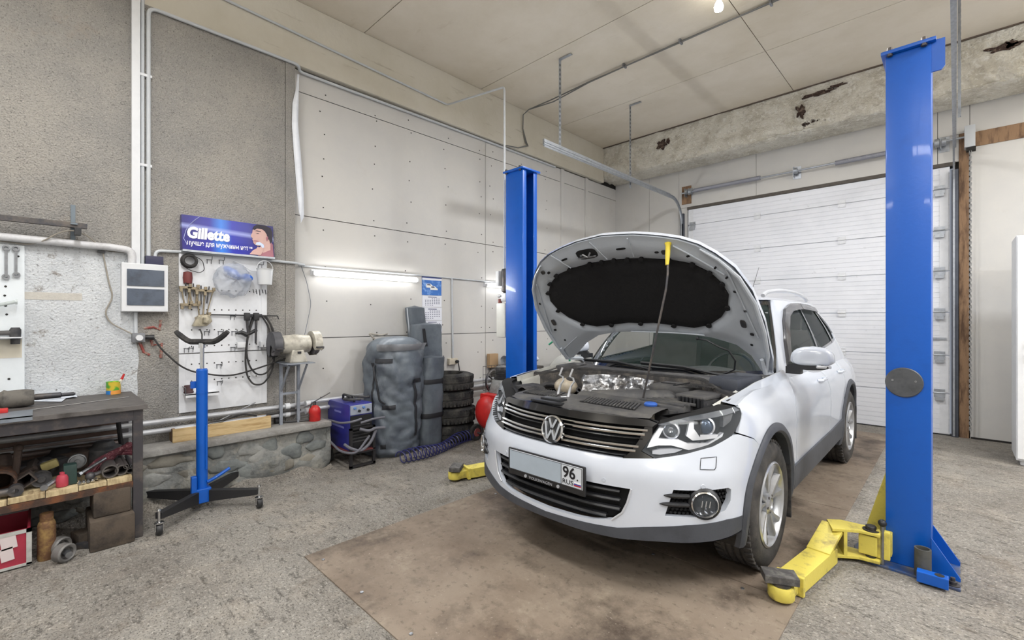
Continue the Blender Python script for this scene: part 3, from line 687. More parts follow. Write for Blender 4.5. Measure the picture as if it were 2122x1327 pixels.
satin = mat('satin_silver', rgb(205, 208, 214), .3, .25)

def resample(poly, step, closed=True):
    out = []; n = len(poly)
    for i in range(n if closed else n - 1):
        a, b_ = poly[i], poly[(i + 1) % n]; L = math.dist(a, b_); k = max(1, int(math.ceil(L / step)))
        out += [(a[0] + (b_[0] - a[0]) * j / k, a[1] + (b_[1] - a[1]) * j / k) for j in range(k)]
    if not closed: out.append(tuple(poly[-1]))
    return out
def inside(p, poly):
    x, y = p; c = False; j = len(poly) - 1
    for i in range(len(poly)):
        xi, yi = poly[i]; xj, yj = poly[j]
        if (yi > y) != (yj > y) and x < (xj - xi) * (y - yi) / (yj - yi) + xi: c = not c
        j = i
    return c
def segd(p, poly):
    best = 9
    for i in range(len(poly)):
        a, b_ = poly[i], poly[(i + 1) % len(poly)]
        dx, dy = b_[0] - a[0], b_[1] - a[1]; L = dx * dx + dy * dy
        t = 0 if L == 0 else max(0, min(1, ((p[0] - a[0]) * dx + (p[1] - a[1]) * dy) / L))
        best = min(best, (p[0] - a[0] - t * dx) ** 2 + (p[1] - a[1] - t * dy) ** 2)
    return best ** .5
def patch(name, outer, m, parent, f, holes=(), step=.045, off=0., lip=.02, mb=None, mirror=False, raise_=0., **kw):
    """sheet over a curved surface f(s, w, off): outline with holes, edges folded inwards by lip"""
    B_ = mb or MB(); outer = resample(outer, step); holes = [resample(h, step) for h in holes]
    xs = [p[0] for p in outer]; zs_ = [p[1] for p in outer]; pts = list(outer); edges = []
    def loop(i0, n): return [(i0 + k, i0 + (k + 1) % n) for k in range(n)]
    edges += loop(0, len(outer))
    for h in holes: i0 = len(pts); pts += h; edges += loop(i0, len(h))
    x = min(xs) + step / 2
    while x < max(xs):
        z = min(zs_) + step / 2
        while z < max(zs_):
            if inside((x, z), outer) and segd((x, z), outer) > step * .4 and not any(inside((x, z), h) or segd((x, z), h) < step * .4 for h in holes): pts.append((x, z))
            z += step
        x += step
    vs, es, fs, *_ = delaunay_2d_cdt([Vector(p) for p in pts], edges, [], 0, 1e-5)
    keep = []
    for t in fs:
        c = (sum(vs[i][0] for i in t) / len(t), sum(vs[i][1] for i in t) / len(t))
        if inside(c, outer) and not any(inside(c, h) for h in holes): keep.append(tuple(t))
    for sg in ((1, -1) if mirror else (1,)):
        B_.add([cw(f(sg * v[0], v[1], off)) for v in vs], keep)
        if lip:
            for lp in [outer] + holes:
                n = len(lp)
                B_.add([cw(f(sg * p[0], p[1], off)) for p in lp] + [cw(f(sg * p[0], p[1], off - lip)) for p in lp], [(k, (k + 1) % n, n + (k + 1) % n, n + k) for k in range(n)])
    if mb: return None
    return B_.build(name, m, parent, **kw)
def mir(poly): return [(-p[0], p[1]) for p in poly]
def circ(c, r, n=32, a0=0, a1=2 * PI, ry=None):
    return [(c[0] + r * math.cos(a0 + (a1 - a0) * k / n), c[1] + (ry or r) * math.sin(a0 + (a1 - a0) * k / n)) for k in range(n + (0 if abs(a1 - a0 - 2 * PI) < 1e-6 else 1))]
SF, SRR, WC = s_of_v(.885), s_of_v(3.53), .36
HEAD = [(.548, .744), (.60, .82), (.642, .876), (.74, .90), (.846, .92), (1.0, .945), (1.15, .960), (1.18, .95), (1.163, .925), (1.115, .886), (1.044, .831), (.922, .783), (.77, .745), (.616, .716)]
GRB = [(.616, .713), (.456, .702), (.262, .704), (0, .704)]
INT = [(.290, .564), (.5, .562), (.48, .49), (.455, .436), (.403, .392), (.30, .37), (.198, .362), (0, .355)]
intake = INT + mir(INT[:-1])[::-1]
FOG = [(.70, .582), (.977, .588), (.997, .577), (.995, .522), (.96, .480), (.899, .465), (.833, .455), (.66, .449)]
CLT = [(0, .333), (.28, .347), (.43, .356), (.56, .382), (.757, .414), (.97, .434), (1.13, .425)]
AR, AT = .405, .455
def arc_pt(sc, R_, w_, left):
    d = math.sqrt(max(0, R_ * R_ - (w_ - WC) ** 2)); return sc - d if left else sc + d
# --- front bumper
a0 = math.atan2(.425 - WC, -math.sqrt(AT ** 2 - .065 ** 2)); a1 = math.atan2(.74 - WC, -math.sqrt(AT ** 2 - .38 ** 2))
archl = [(SF + AT * math.cos(a0 + (a1 - a0) * k / 8), WC + AT * math.sin(a0 + (a1 - a0) * k / 8)) for k in range(9)]
half = CLT + archl + [(1.22, .79), (1.08, .834)] + HEAD[10:] + GRB[1:]
bumper_o = half[:-1] + [(0, .704)] + mir(half[1:-1])[::-1]
patch('front_bumper', bumper_o, paint, car, P, [intake, FOG, mir(FOG)], .035, lip=.03)
cl = CLT + [(1.135, .36), (1.03, .35), (.89, .338), (.63, .322), (.43, .303), (.2, .30), (0, .30)]
lowf = MB(); patch('', cl[:-1] + [(0, .30)] + mir(cl[1:-1])[::-1], None, None, P, (), .04, off=.004, lip=.02, mb=lowf)
# underside of the lip sweeping back
lowf.grid(lambda u, v: cw(P(-1.1 + 2.2 * u, .30 + .045 * abs(-1 + 2 * u) ** 1.5 - .07 * v, -.16 * v)), 50, 6)
lowf.build('bumper_cladding', clad, car, label='dark grey plastic lip below the bumper')
# intake grille behind the bumper opening
b = MB(); patch('', intake, None, None, P, (), .05, off=-.05, lip=0, mb=b); ig = b.build('lower_grille', matt_black, car)
for w_ in (.40, .445, .49, .535):
    hw = .44 if w_ > .42 else .37
    b = MB(); b.grid(lambda u, v, w_=w_, hw=hw: cw(P(-hw + 2 * hw * u, w_ + .011 * math.cos(2 * PI * v), -.028 + .02 * math.sin(2 * PI * v))), 30, 9); b.build('slat', black_plastic, ig)
for sg in (1, -1):
    b = MB(); b.tube([cw(P(sg * s_, w_, .002)) for s_, w_ in resample(INT[1:5], .03, False)], .005, 6); b.build('trim_strip', satin, ig)
# fog lamps
def fog(sg):
    b = MB(); patch('', [(sg * p[0], p[1]) for p in FOG], None, None, P, (), .04, off=-.045, lip=0, mb=b); fg = b.build('fog_lamp_surround', black_plastic, car)
    b = MB()
    for i in range(16):
        for j in range(7):
            s_, w_ = .69 + i * .0205 + (j % 2) * .01, .462 + j * .0185
            if inside((s_, w_), FOG) and segd((s_, w_), FOG) > .006:
                p0 = Vector(cw(P(sg * s_, w_, -.045))); b.tube([p0, Vector(cw(P(sg * s_, w_, -.022)))], [.0085, .007], 6)
    b.build('mesh_pattern', matt_black, fg, kind='stuff', smooth=False)
    for k, w_ in enumerate((.553, .510)):
        b = MB(); s0 = .655 - .02 * k; b.tube([cw(P(sg * (s0 + (.775 - s0) * t / 8), w_, .006 - .012 * t / 8)) for t in range(9)], [.002, .007, .010, .012, .012, .012, .012, .012, .010], 8); b.build('bar', black_plastic, fg)
    c0 = Vector(cw(P(sg * .845, .519, .006))); n0 = (Vector(cw(P(sg * .845, .519, .05))) - c0).normalized(); n0 = (n0 * .7 + Vector((0, -1, 0)) * .3).normalized()
    mt = Matrix.Translation(c0) @ n0.to_track_quat('Z', 'Y').to_matrix().to_4x4()
    def disc(nm, m, prof, par, **k):
        b = MB(); b.m = mt; b.lathe(prof, 28, cap=False); return b.build(nm, m, par, **k)
    disc('housing', black_plastic, [(.078, -.03), (.076, .0), (.066, .010), (.062, -.012)], fg)
    disc('chrome_ring', chrome, [(.060, -.005), (.064, .010), (.058, .016), (.053, .008)], fg, )
    disc('reflector', mat('lamp_reflector', rgb(52, 54, 58), .15, .7, var=.6, scale=30), [(.0, -.025), (.03, -.02), (.053, .004)], fg)
    disc('lens', lensglass, [(.054, .006), (.04, .016), (.02, .021), (0, .022)], fg)
    b = MB(); b.m = mt
    for dx in (-.012, .006, .024): b.tube([(dx, -.018, -.01), (dx + .004, .014, -.008)], .004, 6)
    b.build('bulb_facets', chrome, fg)
fog(1); fog(-1)
# --- upper grille
gr_o = [(.545, .742), (.60, .82), (.636, .876), (.58, .888), (.3, .898), (0, .894)]; GR = GRB + mir(GRB[:-1])[::-1]
gout = GRB[::-1] + gr_o; gpoly = gout[:-1] + [(0, .894)] + mir(gout[1:-1])[::-1]
b = MB(); patch('', gpoly, None, None, P, (), .05, off=-.055, lip=0, mb=b); gl = b.build('grille', matt_black, car)
b = MB()
up = [(-.60, .858), (.60, .858), (.625, .876), (.58, .889), (.3, .899), (0, .895), (-.3, .899), (-.58, .889), (-.625, .876)]
patch('', up, None, None, P, (), .05, off=.0, lip=.03, mb=b); b.build('grille_lip', gloss_black, gl)
sd = [(.545, .742), (.60, .82), (.60, .858), (.56, .858), (.53, .79), (.49, .735), (.45, .703), (.61, .714)]
for q_ in (sd, mir(sd)): patch('grille_end', q_, gloss_black, gl, P, (), .04, off=-.004, lip=.03)
def bar(w_, hw, th=.0075):
    b = MB(); b.grid(lambda u, v: cw(P(-hw + 2 * hw * u, w_ + th * math.cos(2 * PI * v), -.012 + .014 * math.sin(2 * PI * v))), 40, 9); return b
for w_, hw in ((.840, .575), (.819, .56), (.762, .53), (.741, .515)): bar(w_, hw).build('chrome_bar', chrome, gl)
for w_, hw in ((.80, .55), (.718, .47)): bar(w_, hw, .005).build('slat', gloss_black, gl)
# emblem
ec = Vector(cw((.012, .005, .789))); tilt = Matrix.Translation(ec) @ Matrix.Rotation(R(-12), 4, 'X')
em = MB(); em.m = tilt; em.lathe([(.078, .012), (.078, -.006), (.07, -.014), (.064, -.006), (.064, .004)], 36, axis='Y', cap=False)
e = em.build('emblem', chrome, car)
b = MB(); b.m = tilt; b.lathe([(.0, .0), (.066, .0), (.066, .012), (0, .012)], 32, axis='Y'); b.build('emblem_ground', gloss_black, e)
b = MB(); b.m = tilt
def stroke(p, q, w_=.0065): 
    d = Vector((q[0] - p[0], q[1] - p[1])).normalized(); n = Vector((-d.y, d.x)) * w_
    b.prism([(p[0] + n.x, p[1] + n.y), (q[0] + n.x, q[1] + n.y), (q[0] - n.x, q[1] - n.y), (p[0] - n.x, p[1] - n.y)], -.008, .002, 'Y')
for sg in (1, -1):
    stroke((sg * .026, .058), (sg * .002, .008)); stroke((sg * .052, .038), (sg * .026, -.056)); stroke((sg * .026, -.056), (sg * .002, -.004))
b.build('emblem_letters', chrome, e, smooth=False)
# --- headlights
chromel = mat('lamp_chrome', rgb(225, 228, 235), .18, .6)
def head(sg):
    H_ = [(sg * p[0], p[1]) for p in HEAD]
    b = MB(); patch('', H_, None, None, P, (), .04, off=-.085, lip=-.083, mb=b); hd = b.build('headlight', matt_black, car)
    def piece(nm, poly, m, off, lip=.02, st=.03):
        b = MB(); patch('', [(sg * p[0], p[1]) for p in poly], None, None, P, (), st, off=off, lip=lip if sg > 0 else 0, mb=b); return b.build(nm, m, hd)
    piece('brow', [(.63, .868), (.66, .868), (.85, .898), (1.14, .938), (1.172, .940), (1.15, .958), (1.0, .943), (.846, .918), (.70, .89), (.642, .874)], clad, -.006)
    piece('reflector_arrow', [(.572, .752), (.60, .81), (.643, .860), (.671, .865), (.650, .832), (.631, .800), (.68, .798), (.743, .800), (.80, .785), (.92, .790), (1.03, .838), (1.01, .812), (.92, .780), (.80, .755), (.70, .772), (.63, .768)], chromel, -.035)
    piece('reflector_wedge', [(.835, .893), (.885, .897), (.862, .848), (.885, .828), (.99, .832), (.975, .815), (.83, .800), (.795, .819)], chromel, -.03)
    piece('side_reflector', [(.60, .742), (.64, .752), (.70, .758), (.76, .756), (.72, .742), (.64, .728), (.60, .728)], mat('indicator', rgb(150, 152, 158), .4, .3), -.03)
    piece('side_marker', [(1.03, .865), (1.09, .89), (1.14, .93), (1.06, .922)], mat('marker', rgb(60, 60, 66), .35, var=.5, scale=60), -.03)
    for nm, s_, w_, r_ in (('projector', .935, .868, .040), ('cornering_reflector', .705, .838, .034)):
        c0 = Vector(cw(P(sg * s_, w_, -.05))); mt = Matrix.Translation(c0) @ Vector((sg * .25, -1, .05)).to_track_quat('Z', 'Y').to_matrix().to_4x4()
        b = MB(); b.m = mt; b.lathe([(r_ + .010, -.01), (r_ + .010, .012), (r_ + .004, .018), (r_, .010)], 24, cap=False); pr = b.build(nm, chromel, hd)
        b = MB(); b.m = mt; b.lathe([(r_, .008), (r_ * .8, .022), (r_ * .4, .032), (0, .035)] if nm == 'projector' else [(0, -.02), (r_ * .6, -.01), (r_, .012)], 24, cap=False)
        b.build('lens', mat('projector_glass', rgb(70, 84, 104), .05, .5) if nm == 'projector' else mat('reflector_bowl', rgb(170, 174, 180), .12, .95, var=.4, scale=50), hd)
    b = MB(); patch('', H_, None, None, P, (), .04, off=-.001, lip=0, mb=b); b.build('lens_cover', lensglass, hd)
head(1); head(-1)
# --- number plate
pc = (.006, -.058)
fr = MB(); fr.box(cw((-.272, -.066, .492)), cw((.284, -.05, .648))); plf = fr.build('number_plate_frame', black_plastic, car, bevel=.008)
b = MB(); b.box(cw((-.258, -.070, .525)), cw((.270, -.064, .640))); pp = b.build('number_plate', mat('plate_white', rgb(205, 210, 216), .35), plf, bevel=.003, smooth=False)
blk = mat('print_black', rgb(22, 22, 26), .5)
b = MB(); b.box(cw((-.256, -.0705, .527)), cw((.132, -.0695, .638))); b.build('blanked_field', mat('plate_grey', rgb(168, 180, 192), .4, var=.08, scale=4), plf, smooth=False)
b = MB()
for x0, x1, z0, z1 in ((.132, .1345, .527, .638), (-.256, .268, .527, .529), (-.256, .268, .636, .638), (-.256, -.254, .527, .638), (.266, .268, .527, .638)): b.box(cw((x0, -.0712, z0)), cw((x1, -.0698, z1)))
b.build('border_line', blk, plf, smooth=False)
def ptxt(nm, s, size, u, w_, width, m=blk, bold=0.): return text(nm, s, size, cw((u, -.0715, w_)), (1, 0, 0), (0, 0, 1), m, plf, width=width, bold=bold)
ptxt('lettering', '96', .083, .143, .572, .082, bold=.0015)
ptxt('lettering', 'RUS', .034, .140, .538, .070)
b = MB(); b.lathe([(.0045, -.0715 + CY0), (.0045, -.0698 + CY0), (0, -.0695 + CY0)], 10, (.240 + CX0, 0, .572), axis='Y') ; b.build('plate_dot', blk, plf, smooth=False)
for c_, z0 in ((rgb(235, 235, 238), .552), (rgb(52, 66, 150), .545), (rgb(170, 40, 46), .538)):
    b = MB(); b.box(cw((.218, -.0715, z0)), cw((.262, -.0698, z0 + .007))); b.build('flag_stripe', mat('flag%d' % int(z0 * 1000), c_, .5), plf, smooth=False)
ptxt('frame_lettering', 'VOLKSWAGEN', .022, -.10, .500, .17, mat('frame_print', rgb(165, 168, 174), .5))
for u_ in (-.128, .110):
    b = MB(); b.lathe([(.009, -.0715 + CY0), (.009, -.066 + CY0)], 14, (u_ + CX0, 0, .507), axis='Y'); b.build('frame_badge', mat('frame_print', rgb(165, 168, 174), .5), plf, smooth=False)
# towing cover, washer and parking sensors
b = MB(); tw = [(.832, .682), (.846, .730), (.93, .737), (.915, .690), (.905, .680)]
b.tube([cw(P(*p, .001)) for p in resample(tw, .02)], .0016, 5, closed=True); b.build('washer_cover_line', matt_black, car)
for s_, w_ in ((.361, .588), (.84, .603), (-.345, .588), (-.84, .603)):
    c0 = Vector(cw(P(s_, w_, .001))); d = (Vector(cw(P(s_, w_, .05))) - c0).normalized()
    b = MB(); b.m = Matrix.Translation(c0) @ d.to_track_quat('Z', 'Y').to_matrix().to_4x4(); b.lathe([(.011, -.004), (.011, .001), (.009, .002), (.009, .0005), (0, .001)], 18); b.build('parking_sensor', paint, car)
# --- side bodywork
AX0, AX1 = SF, SRR
def arch_arc(sc, R_, wa, wb_, left0, left1, n=20):
    a = PI - math.asin((wa - WC) / R_) if left0 else math.asin((wa - WC) / R_)
    c = PI - math.asin((wb_ - WC) / R_) if left1 else math.asin((wb_ - WC) / R_)
    return [(sc + R_ * math.cos(a + (c - a) * k / n), WC + R_ * math.sin(a + (c - a) * k / n)) for k in range(n + 1)]
def side_panels(sg):
    m_ = lambda poly: [(sg * p[0], p[1]) for p in poly]
    arc = arch_arc(SF, AT, .74, .47, True, False)
    fender = arc + [(2.10, .47), (2.075, .7), (2.085, .84), (2.16, .93), (2.30, 1.0), (1.9, 1.0), (1.5, 1.0), (1.33, .985), (1.19, .965)] + [(1.172, .925), (1.12, .886), (1.085, .84), (1.22, .795)]
    patch('fender', m_(fender), paint, car, P, (), .045, lip=.015)
    d1 = [(2.107, .47), (2.083, .7), (2.093, .84), (2.168, .93), (2.31, 1.0), (3.26, 1.0), (3.24, .9), (3.235, .475)]
    arc2 = arch_arc(SRR, AT, .50, .66, True, True, 6)
    d2 = [(3.243, .475), (3.248, .9), (3.268, 1.0), (4.02, 1.0), (3.95, .86), (3.83, .74)] + arc2[::-1]
    for poly, nm, hs in ((d1, 'front_door', 3.10), (d2, 'rear_door', 3.93)):
        dr_ = patch(nm, m_(poly), paint, car, P, (), .05, lip=.015)
        b = MB(); b.tube([cw(P(sg * (hs - .17), .925, -.002)), cw(P(sg * (hs - .15), .925, .028)), cw(P(sg * (hs - .0), .928, .032)), cw(P(sg * (hs + .02), .928, .0))], .012, 8); b.build('door_handle', paint, dr_)
    quarter = arch_arc(SRR, AT, .68, .42, True, False) + [(4.9, .42), (5.15, .5), (5.2, .98), (4.5, 1.0), (4.03, 1.0), (3.96, .86), (3.84, .75)]
    patch('rear_quarter', m_(quarter), paint, car, P, (), .05, lip=.015)
    tail_l = [(5.03, .74), (5.2, .74), (5.22, .93), (5.02, .93)]
    patch('tail_lamp', m_(tail_l), mat('tail_red', rgb(150, 20, 24), .2, coat=.5), car, P, (), .05, off=.012, lip=.02)
    patch('sill_cladding', m_([(2.01, .47), (2.5, .475), (3.235, .48), (3.80, .50), (3.86, .50), (3.80, .33), (3.0, .31), (2.04, .31)]), clad, car, P, (), .06, off=.012, lip=.03)
    for sc in (SF, SRR):
        b = MB()
        def ring(u, v, sc=sc):
            a = R(-14) + (PI + R(28)) * (1 - u); prof = [(AR, -.05), (AR, .004), (AR + .012, .018), (AT - .012, .018), (AT + .004, .006), (AT + .004, -.02)][int(round(v * 5))]
            return cw(P(sg * (sc + prof[0] * math.cos(a)), max(.2, WC + prof[0] * math.sin(a)), prof[1]))
        b.grid(ring, 44, 6); b.build('wheel_arch_trim', clad, car)
        v0 = at(LOW, LOWS, sc)[1]; b = MB()
        def well(u, v):
            a = R(-20) + (PI + R(40)) * (1 - u); return cw((sg * (.87 - .34 * v), v0 + (AR - .005) * math.cos(a), WC + (AR - .005) * math.sin(a)))
        b.grid(well, 26, 3); b.add([well(i / 25, 1) for i in range(26)], [tuple(range(26))]); b.build('wheel_well', mat('wheel_well', rgb(58, 55, 52), .9, var=.4, scale=8), car)
        b = MB(); vr = v0 + AR + .005; b.box(cw((sg * .70, vr - .03, .16)), cw((sg * .915, vr - .015, .50))); b.build('mud_flap', rubber, car, bevel=.006, smooth=False)
side_panels(1); side_panels(-1)
patch('tailgate', [(-5.21 + 0, .45), (-5.21, .99)] and [(5.21, .42), (LOWS[-1] - .001, .42), (LOWS[-1] - .001, .99), (5.21, .99)], paint, car, P, (), .06, lip=.0, mirror=True)
b = MB()
# --- greenhouse
SP = .955
for sg in (1, -1):
    b = MB()
    def sho(u, v):
        vv = 1.50 + 2.55 * u; p = P(sg * s_of_v(vv), 1.0, -.002); q = Q(sg * s_of_vq(vv, 1.0), 1.0, -.002)
        return cw((p[0] + (q[0] * 1.0 - p[0] - sg * .01) * v, p[1], 1.0 + .006 * v - .004))
    b.grid(sho, 60, 3); b.build('shoulder', paint, car)
WIN = [(1.05, 1.03), (1.05, 1.25), (1.10, 1.40), (1.22, 1.49), (1.5, 1.535), (1.9, 1.545), (2.6, 1.54), (3.0, 1.515), (3.22, 1.45), (3.30, 1.36), (3.31, 1.27), (3.25, 1.20), (2.9, 1.165), (2.26, 1.125), (1.6, 1.07)]
WIN = [p for p in WIN]
def winset(sg):
    m_ = lambda poly: [(sg * p[0], p[1]) for p in poly]
    patch('cabin_side', m_([(SP, 1.0), (4.312, 1.0)][:1] + [(3.75, 1.0), (3.80, 1.3), (3.78, 1.57), (SP, 1.57), (SP, 1.28)]), paint, car, Q, [m_(WIN)], .05, lip=.02)
    b = MB()
    n = len(WIN); cx = sum(p[0] for p in WIN) / n; cz = sum(p[1] for p in WIN) / n
    inner = [(p[0] + (.035 if p[0] < cx else -.03) * min(1, abs(p[0] - cx) / .5), p[1] + (.018 if p[1] < cz else -.02)) for p in WIN]
    patch('', m_([(p[0], p[1]) for p in WIN]), None, None, Q, [m_(inner)], .04, off=-.008, lip=.012, mb=b); wf = b.build('window_frame', gloss_black, car)
    b = MB(); patch('', m_(inner), None, None, Q, (), .06, off=-.012, lip=0, mb=b); b.build('window_glass', carglass, wf)
    for s0 in (2.20, 3.02):
        b = MB(); patch('', m_([(s0, 1.11 if s0 < 3 else 1.17), (s0 + .06, 1.12 if s0 < 3 else 1.18), (s0 + .07, 1.53 if s0 < 3 else 1.50), (s0 + .02, 1.53 if s0 < 3 else 1.51)]), None, None, Q, (), .05, off=-.006, lip=.02, mb=b); b.build('door_pillar', gloss_black, wf)
    b = MB(); dfl = [(1.06, 1.10), (1.05, 1.25), (1.10, 1.40), (1.22, 1.495), (1.5, 1.54), (1.9, 1.55), (2.18, 1.55), (2.18, 1.495), (1.9, 1.49), (1.55, 1.475), (1.32, 1.43), (1.20, 1.34), (1.14, 1.22), (1.12, 1.10)]
    patch('', m_(dfl), None, None, Q, (), .05, off=.022, lip=.018, mb=b)
    patch('', m_([(2.20, 1.55), (2.6, 1.545), (3.0, 1.52), (3.0, 1.475), (2.6, 1.49), (2.20, 1.497)]), None, None, Q, (), .05, off=.022, lip=.018, mb=b)
    b.build('rain_deflector', mat('smoked_plastic', rgb(58, 56, 58), .2, alpha=.82, coat=.5), wf)
winset(1); winset(-1)
wsp = [(0, 1.01), (.4, 1.01), (.90, 1.02), (.925, 1.2), (.925, 1.56), (.5, 1.56), (0, 1.56)]
wsi = [(0, 1.05), (.4, 1.05), (.86, 1.06), (.885, 1.2), (.885, 1.53), (.5, 1.53), (0, 1.53)]
full = lambda h: h[:-1] + [(0, h[-1][1])] + mir(h[1:-1])[::-1]
b = MB(); patch('', full(wsp), None, None, Q, [full(wsi)], .05, off=-.006, lip=.01, mb=b); wf = b.build('windscreen_frame', gloss_black, car)
b = MB(); patch('', full(wsi), None, None, Q, (), .06, off=-.008, lip=0, mb=b); b.build('windscreen', carglass, wf)
for sg in (1, -1): patch('pillar_front', [(sg * .925, 1.0), (sg * SP, 1.0), (sg * SP, 1.57), (sg * .925, 1.57)], paint, car, Q, (), .05, lip=.02)
b = MB(); patch('', [(3.76, 1.0), (BS[-1], 1.0), (BS[-1], 1.57), (3.79, 1.57), (3.81, 1.3)], None, None, Q, [[(3.88, 1.1), (4.28, 1.1), (4.28, 1.50), (3.92, 1.50)]], .06, lip=.02, mb=b, mirror=True)
b.build('tailgate_frame', paint, car)
b = MB(); patch('', [(3.86, 1.08), (BS[-1], 1.08), (BS[-1], 1.52), (3.90, 1.52)], None, None, Q, (), .06, off=-.015, lip=0, mb=b, mirror=True); b.build('rear_window', carglass, car)
b = MB()
def roof(u, v):
    s_ = BS[-1] * u; p = Q(s_, 1.57); x = -1 + 2 * v
    if abs(x) > .999: return cw(p if x > 0 else (-p[0], p[1], p[2]))
    k = (1 - abs(x) ** 2.6); e = sm(0, .18, u) ; e2 = 1 - sm(.9, 1.0, u)
    return cw((p[0] * x, p[1], 1.57 + .075 * k * min(1, .25 + e) * min(1, e2 + .3)))
b.grid(roof, 70, 31); b.build('roof', paint, car)
for sg in (1, -1):
    b = MB(); pts_ = []
    for k in range(22):
        t = k / 21; v_ = 2.02 + 1.5 * t; h = .052 * min(1, math.sin(PI * t) ** .45 * 1.05)
        pts_.append(cw((sg * (.555 - .015 * abs(t - .5)), v_, 1.602 + h + .012 * math.sin(PI * t))))
    b.tube(pts_, [.016] + [.017] * 20 + [.016], 8); b.build('roof_rail', satin, car)
b = MB(); b.tube([cw((.02, 3.45, 1.64)), cw((.05, 3.68, 2.0))], [.004, .002], 6); b.lathe([(.016, 0), (.01, .02), (0, .03)], 10, cw((.02, 3.45, 1.64))); b.build('antenna', black_plastic, car)
# --- mirrors
def mirror(sg):
    b = MB()
    def cap(u, v):
        a = 2 * PI * u; t = v
        ch = [(.0, -.005), (.5, -.012), (.85, .0), (1.0, .03), (1.0, .075), (.93, .085)]
        f_ = t * 5; i = min(int(f_), 4); q = f_ - i; rr = ch[i][0] + (ch[i + 1][0] - ch[i][0]) * q; dd = ch[i][1] + (ch[i + 1][1] - ch[i][1]) * q
        x = rr * .122 * math.copysign(abs(math.cos(a)) ** .75, math.cos(a)); z = rr * .090 * math.copysign(abs(math.sin(a)) ** .8, math.sin(a))
        if z < 0: z *= .45
        return cw((sg * (.965 + x), 1.56 + dd + .02 * (x / .11), 1.138 + z))
    b.grid(cap, 28, 14, closed_u=True); mr = b.build('mirror', paint, car)
    b = MB()
    def low(u, v):
        a = 2 * PI * u; x = .116 * math.cos(a) * (1 - .25 * v); z = .022 * math.sin(a)
        return cw((sg * (.955 + x * (1.05 - .0 * v) - .01), 1.563 + .07 * v, 1.094 + z))
    b.grid(low, 20, 4, closed_u=True); b.add([low(i / 20, 0) for i in range(20)], [tuple(range(20))]); b.cbox(cw((sg * .86, 1.60, 1.065)), (.09, .07, .05)); b.build('mirror_base', black_plastic, mr)
    b = MB(); b.cbox(cw((sg * 1.035, 1.572, 1.098)), (.085, .03, .02), rz=sg * .35); b.build('indicator', chromel, mr, bevel=.006)
    b = MB(); b.lathe([(.0, .0), (.09, .0), (.09, .006)], 20, cw((sg * .965, 1.638, 1.14)), axis='Y'); b.build('mirror_glass', chrome, mr)
mirror(1); mirror(-1)
# --- wheels
def wheel(x, y, sg, steer=0.):
    hub = local(); prof = []
    ty = [(.235, -.105), (.26, -.117), (.31, -.12), (.338, -.105), (.353, -.085)]
    t_ = ty + [(.356, -.06), (.356, -.045), (.347, -.042), (.347, -.034), (.357, -.031), (.357, -.008), (.347, -.005), (.347, .005), (.357, .008), (.357, .031), (.347, .034), (.347, .042), (.356, .045), (.356, .06)] + [(r_, -h) for r_, h in ty[::-1]]
    hub.lathe([(r_, sg * h) for r_, h in t_], 56, axis='X', cap=False)
    # tread blocks on both shoulders
    for k in range(56):
        a = 2 * PI * k / 56
        for h in (-.078, .078):
            old = hub.m; hub.m = Matrix.Rotation(a, 4, 'X') @ Matrix.Translation((h, 0, .353)); hub.box((-.020, -.012, -.006), (.020, .010, .008)); hub.m = old
    wh = empty('wheel'); wh.parent = car; wh.location = (x, y, WC - .002); wh.rotation_euler = (0, 0, steer)
    hub.build('tyre', tyre_m, wh)
    b = local(); b.lathe([(.238, sg * -.10), (.238, sg * .112), (.228, sg * .118), (.218, sg * .108), (.212, sg * .07), (.205, sg * .0)], 48, axis='X', cap=False); rm = b.build('rim', alloy, wh)
    b = local(); b.lathe([(0, sg * .02), (.206, sg * .02)], 32, axis='X'); b.build('brake_disc', mat('brake_steel', rgb(70, 66, 62), .5, .6), rm) if False else b.build('brake_disc', mat('brake_steel', rgb(70, 66, 62), .5, .6), wh)
    b = local()
    for k in range(5):
        for d in (-.19, .19):
            a = 2 * PI * k / 5 + .3; ro = .222
            a2 = a + d * 1.35
            def pt(r_, an, h, off): return (sg * h, r_ * math.cos(an) - off * math.sin(an), r_ * math.sin(an) + off * math.cos(an))
            vs = []
            for r_, an, wd, h in ((.045, a + d * .45, .013, .095), (.13, a + d * .95, .016, .098), (ro, a2, .027, .110)):
                vs += [pt(r_, an, h - .03, -wd), pt(r_, an, h, -wd * .5), pt(r_, an, h, wd * .5), pt(r_, an, h - .03, wd)]
            b.add(vs, [(i + j, i + (j + 1) % 4, i + 4 + (j + 1) % 4, i + 4 + j) for i in (0, 4) for j in range(4)])
    b.build('spokes', alloy, wh, smooth=25)
    b = local(); b.lathe([(.062, sg * .06), (.06, sg * .098), (.035, sg * .108), (.032, sg * .102), (0, sg * .103)], 20, axis='X'); b.build('hub_cap', alloy, wh)
    for k in range(5):
        a = 2 * PI * k / 5 + .9; b = local(); b.lathe([(.009, sg * .09), (.008, sg * .106), (0, sg * .107)], 6, (0, .046 * math.cos(a), .046 * math.sin(a)), axis='X'); b.build('wheel_bolt', dark_steel, wh)
wheel(.795, .885, 1); wheel(-.795, .885, -1); wheel(.80, 3.53, 1); wheel(-.80, 3.53, -1)
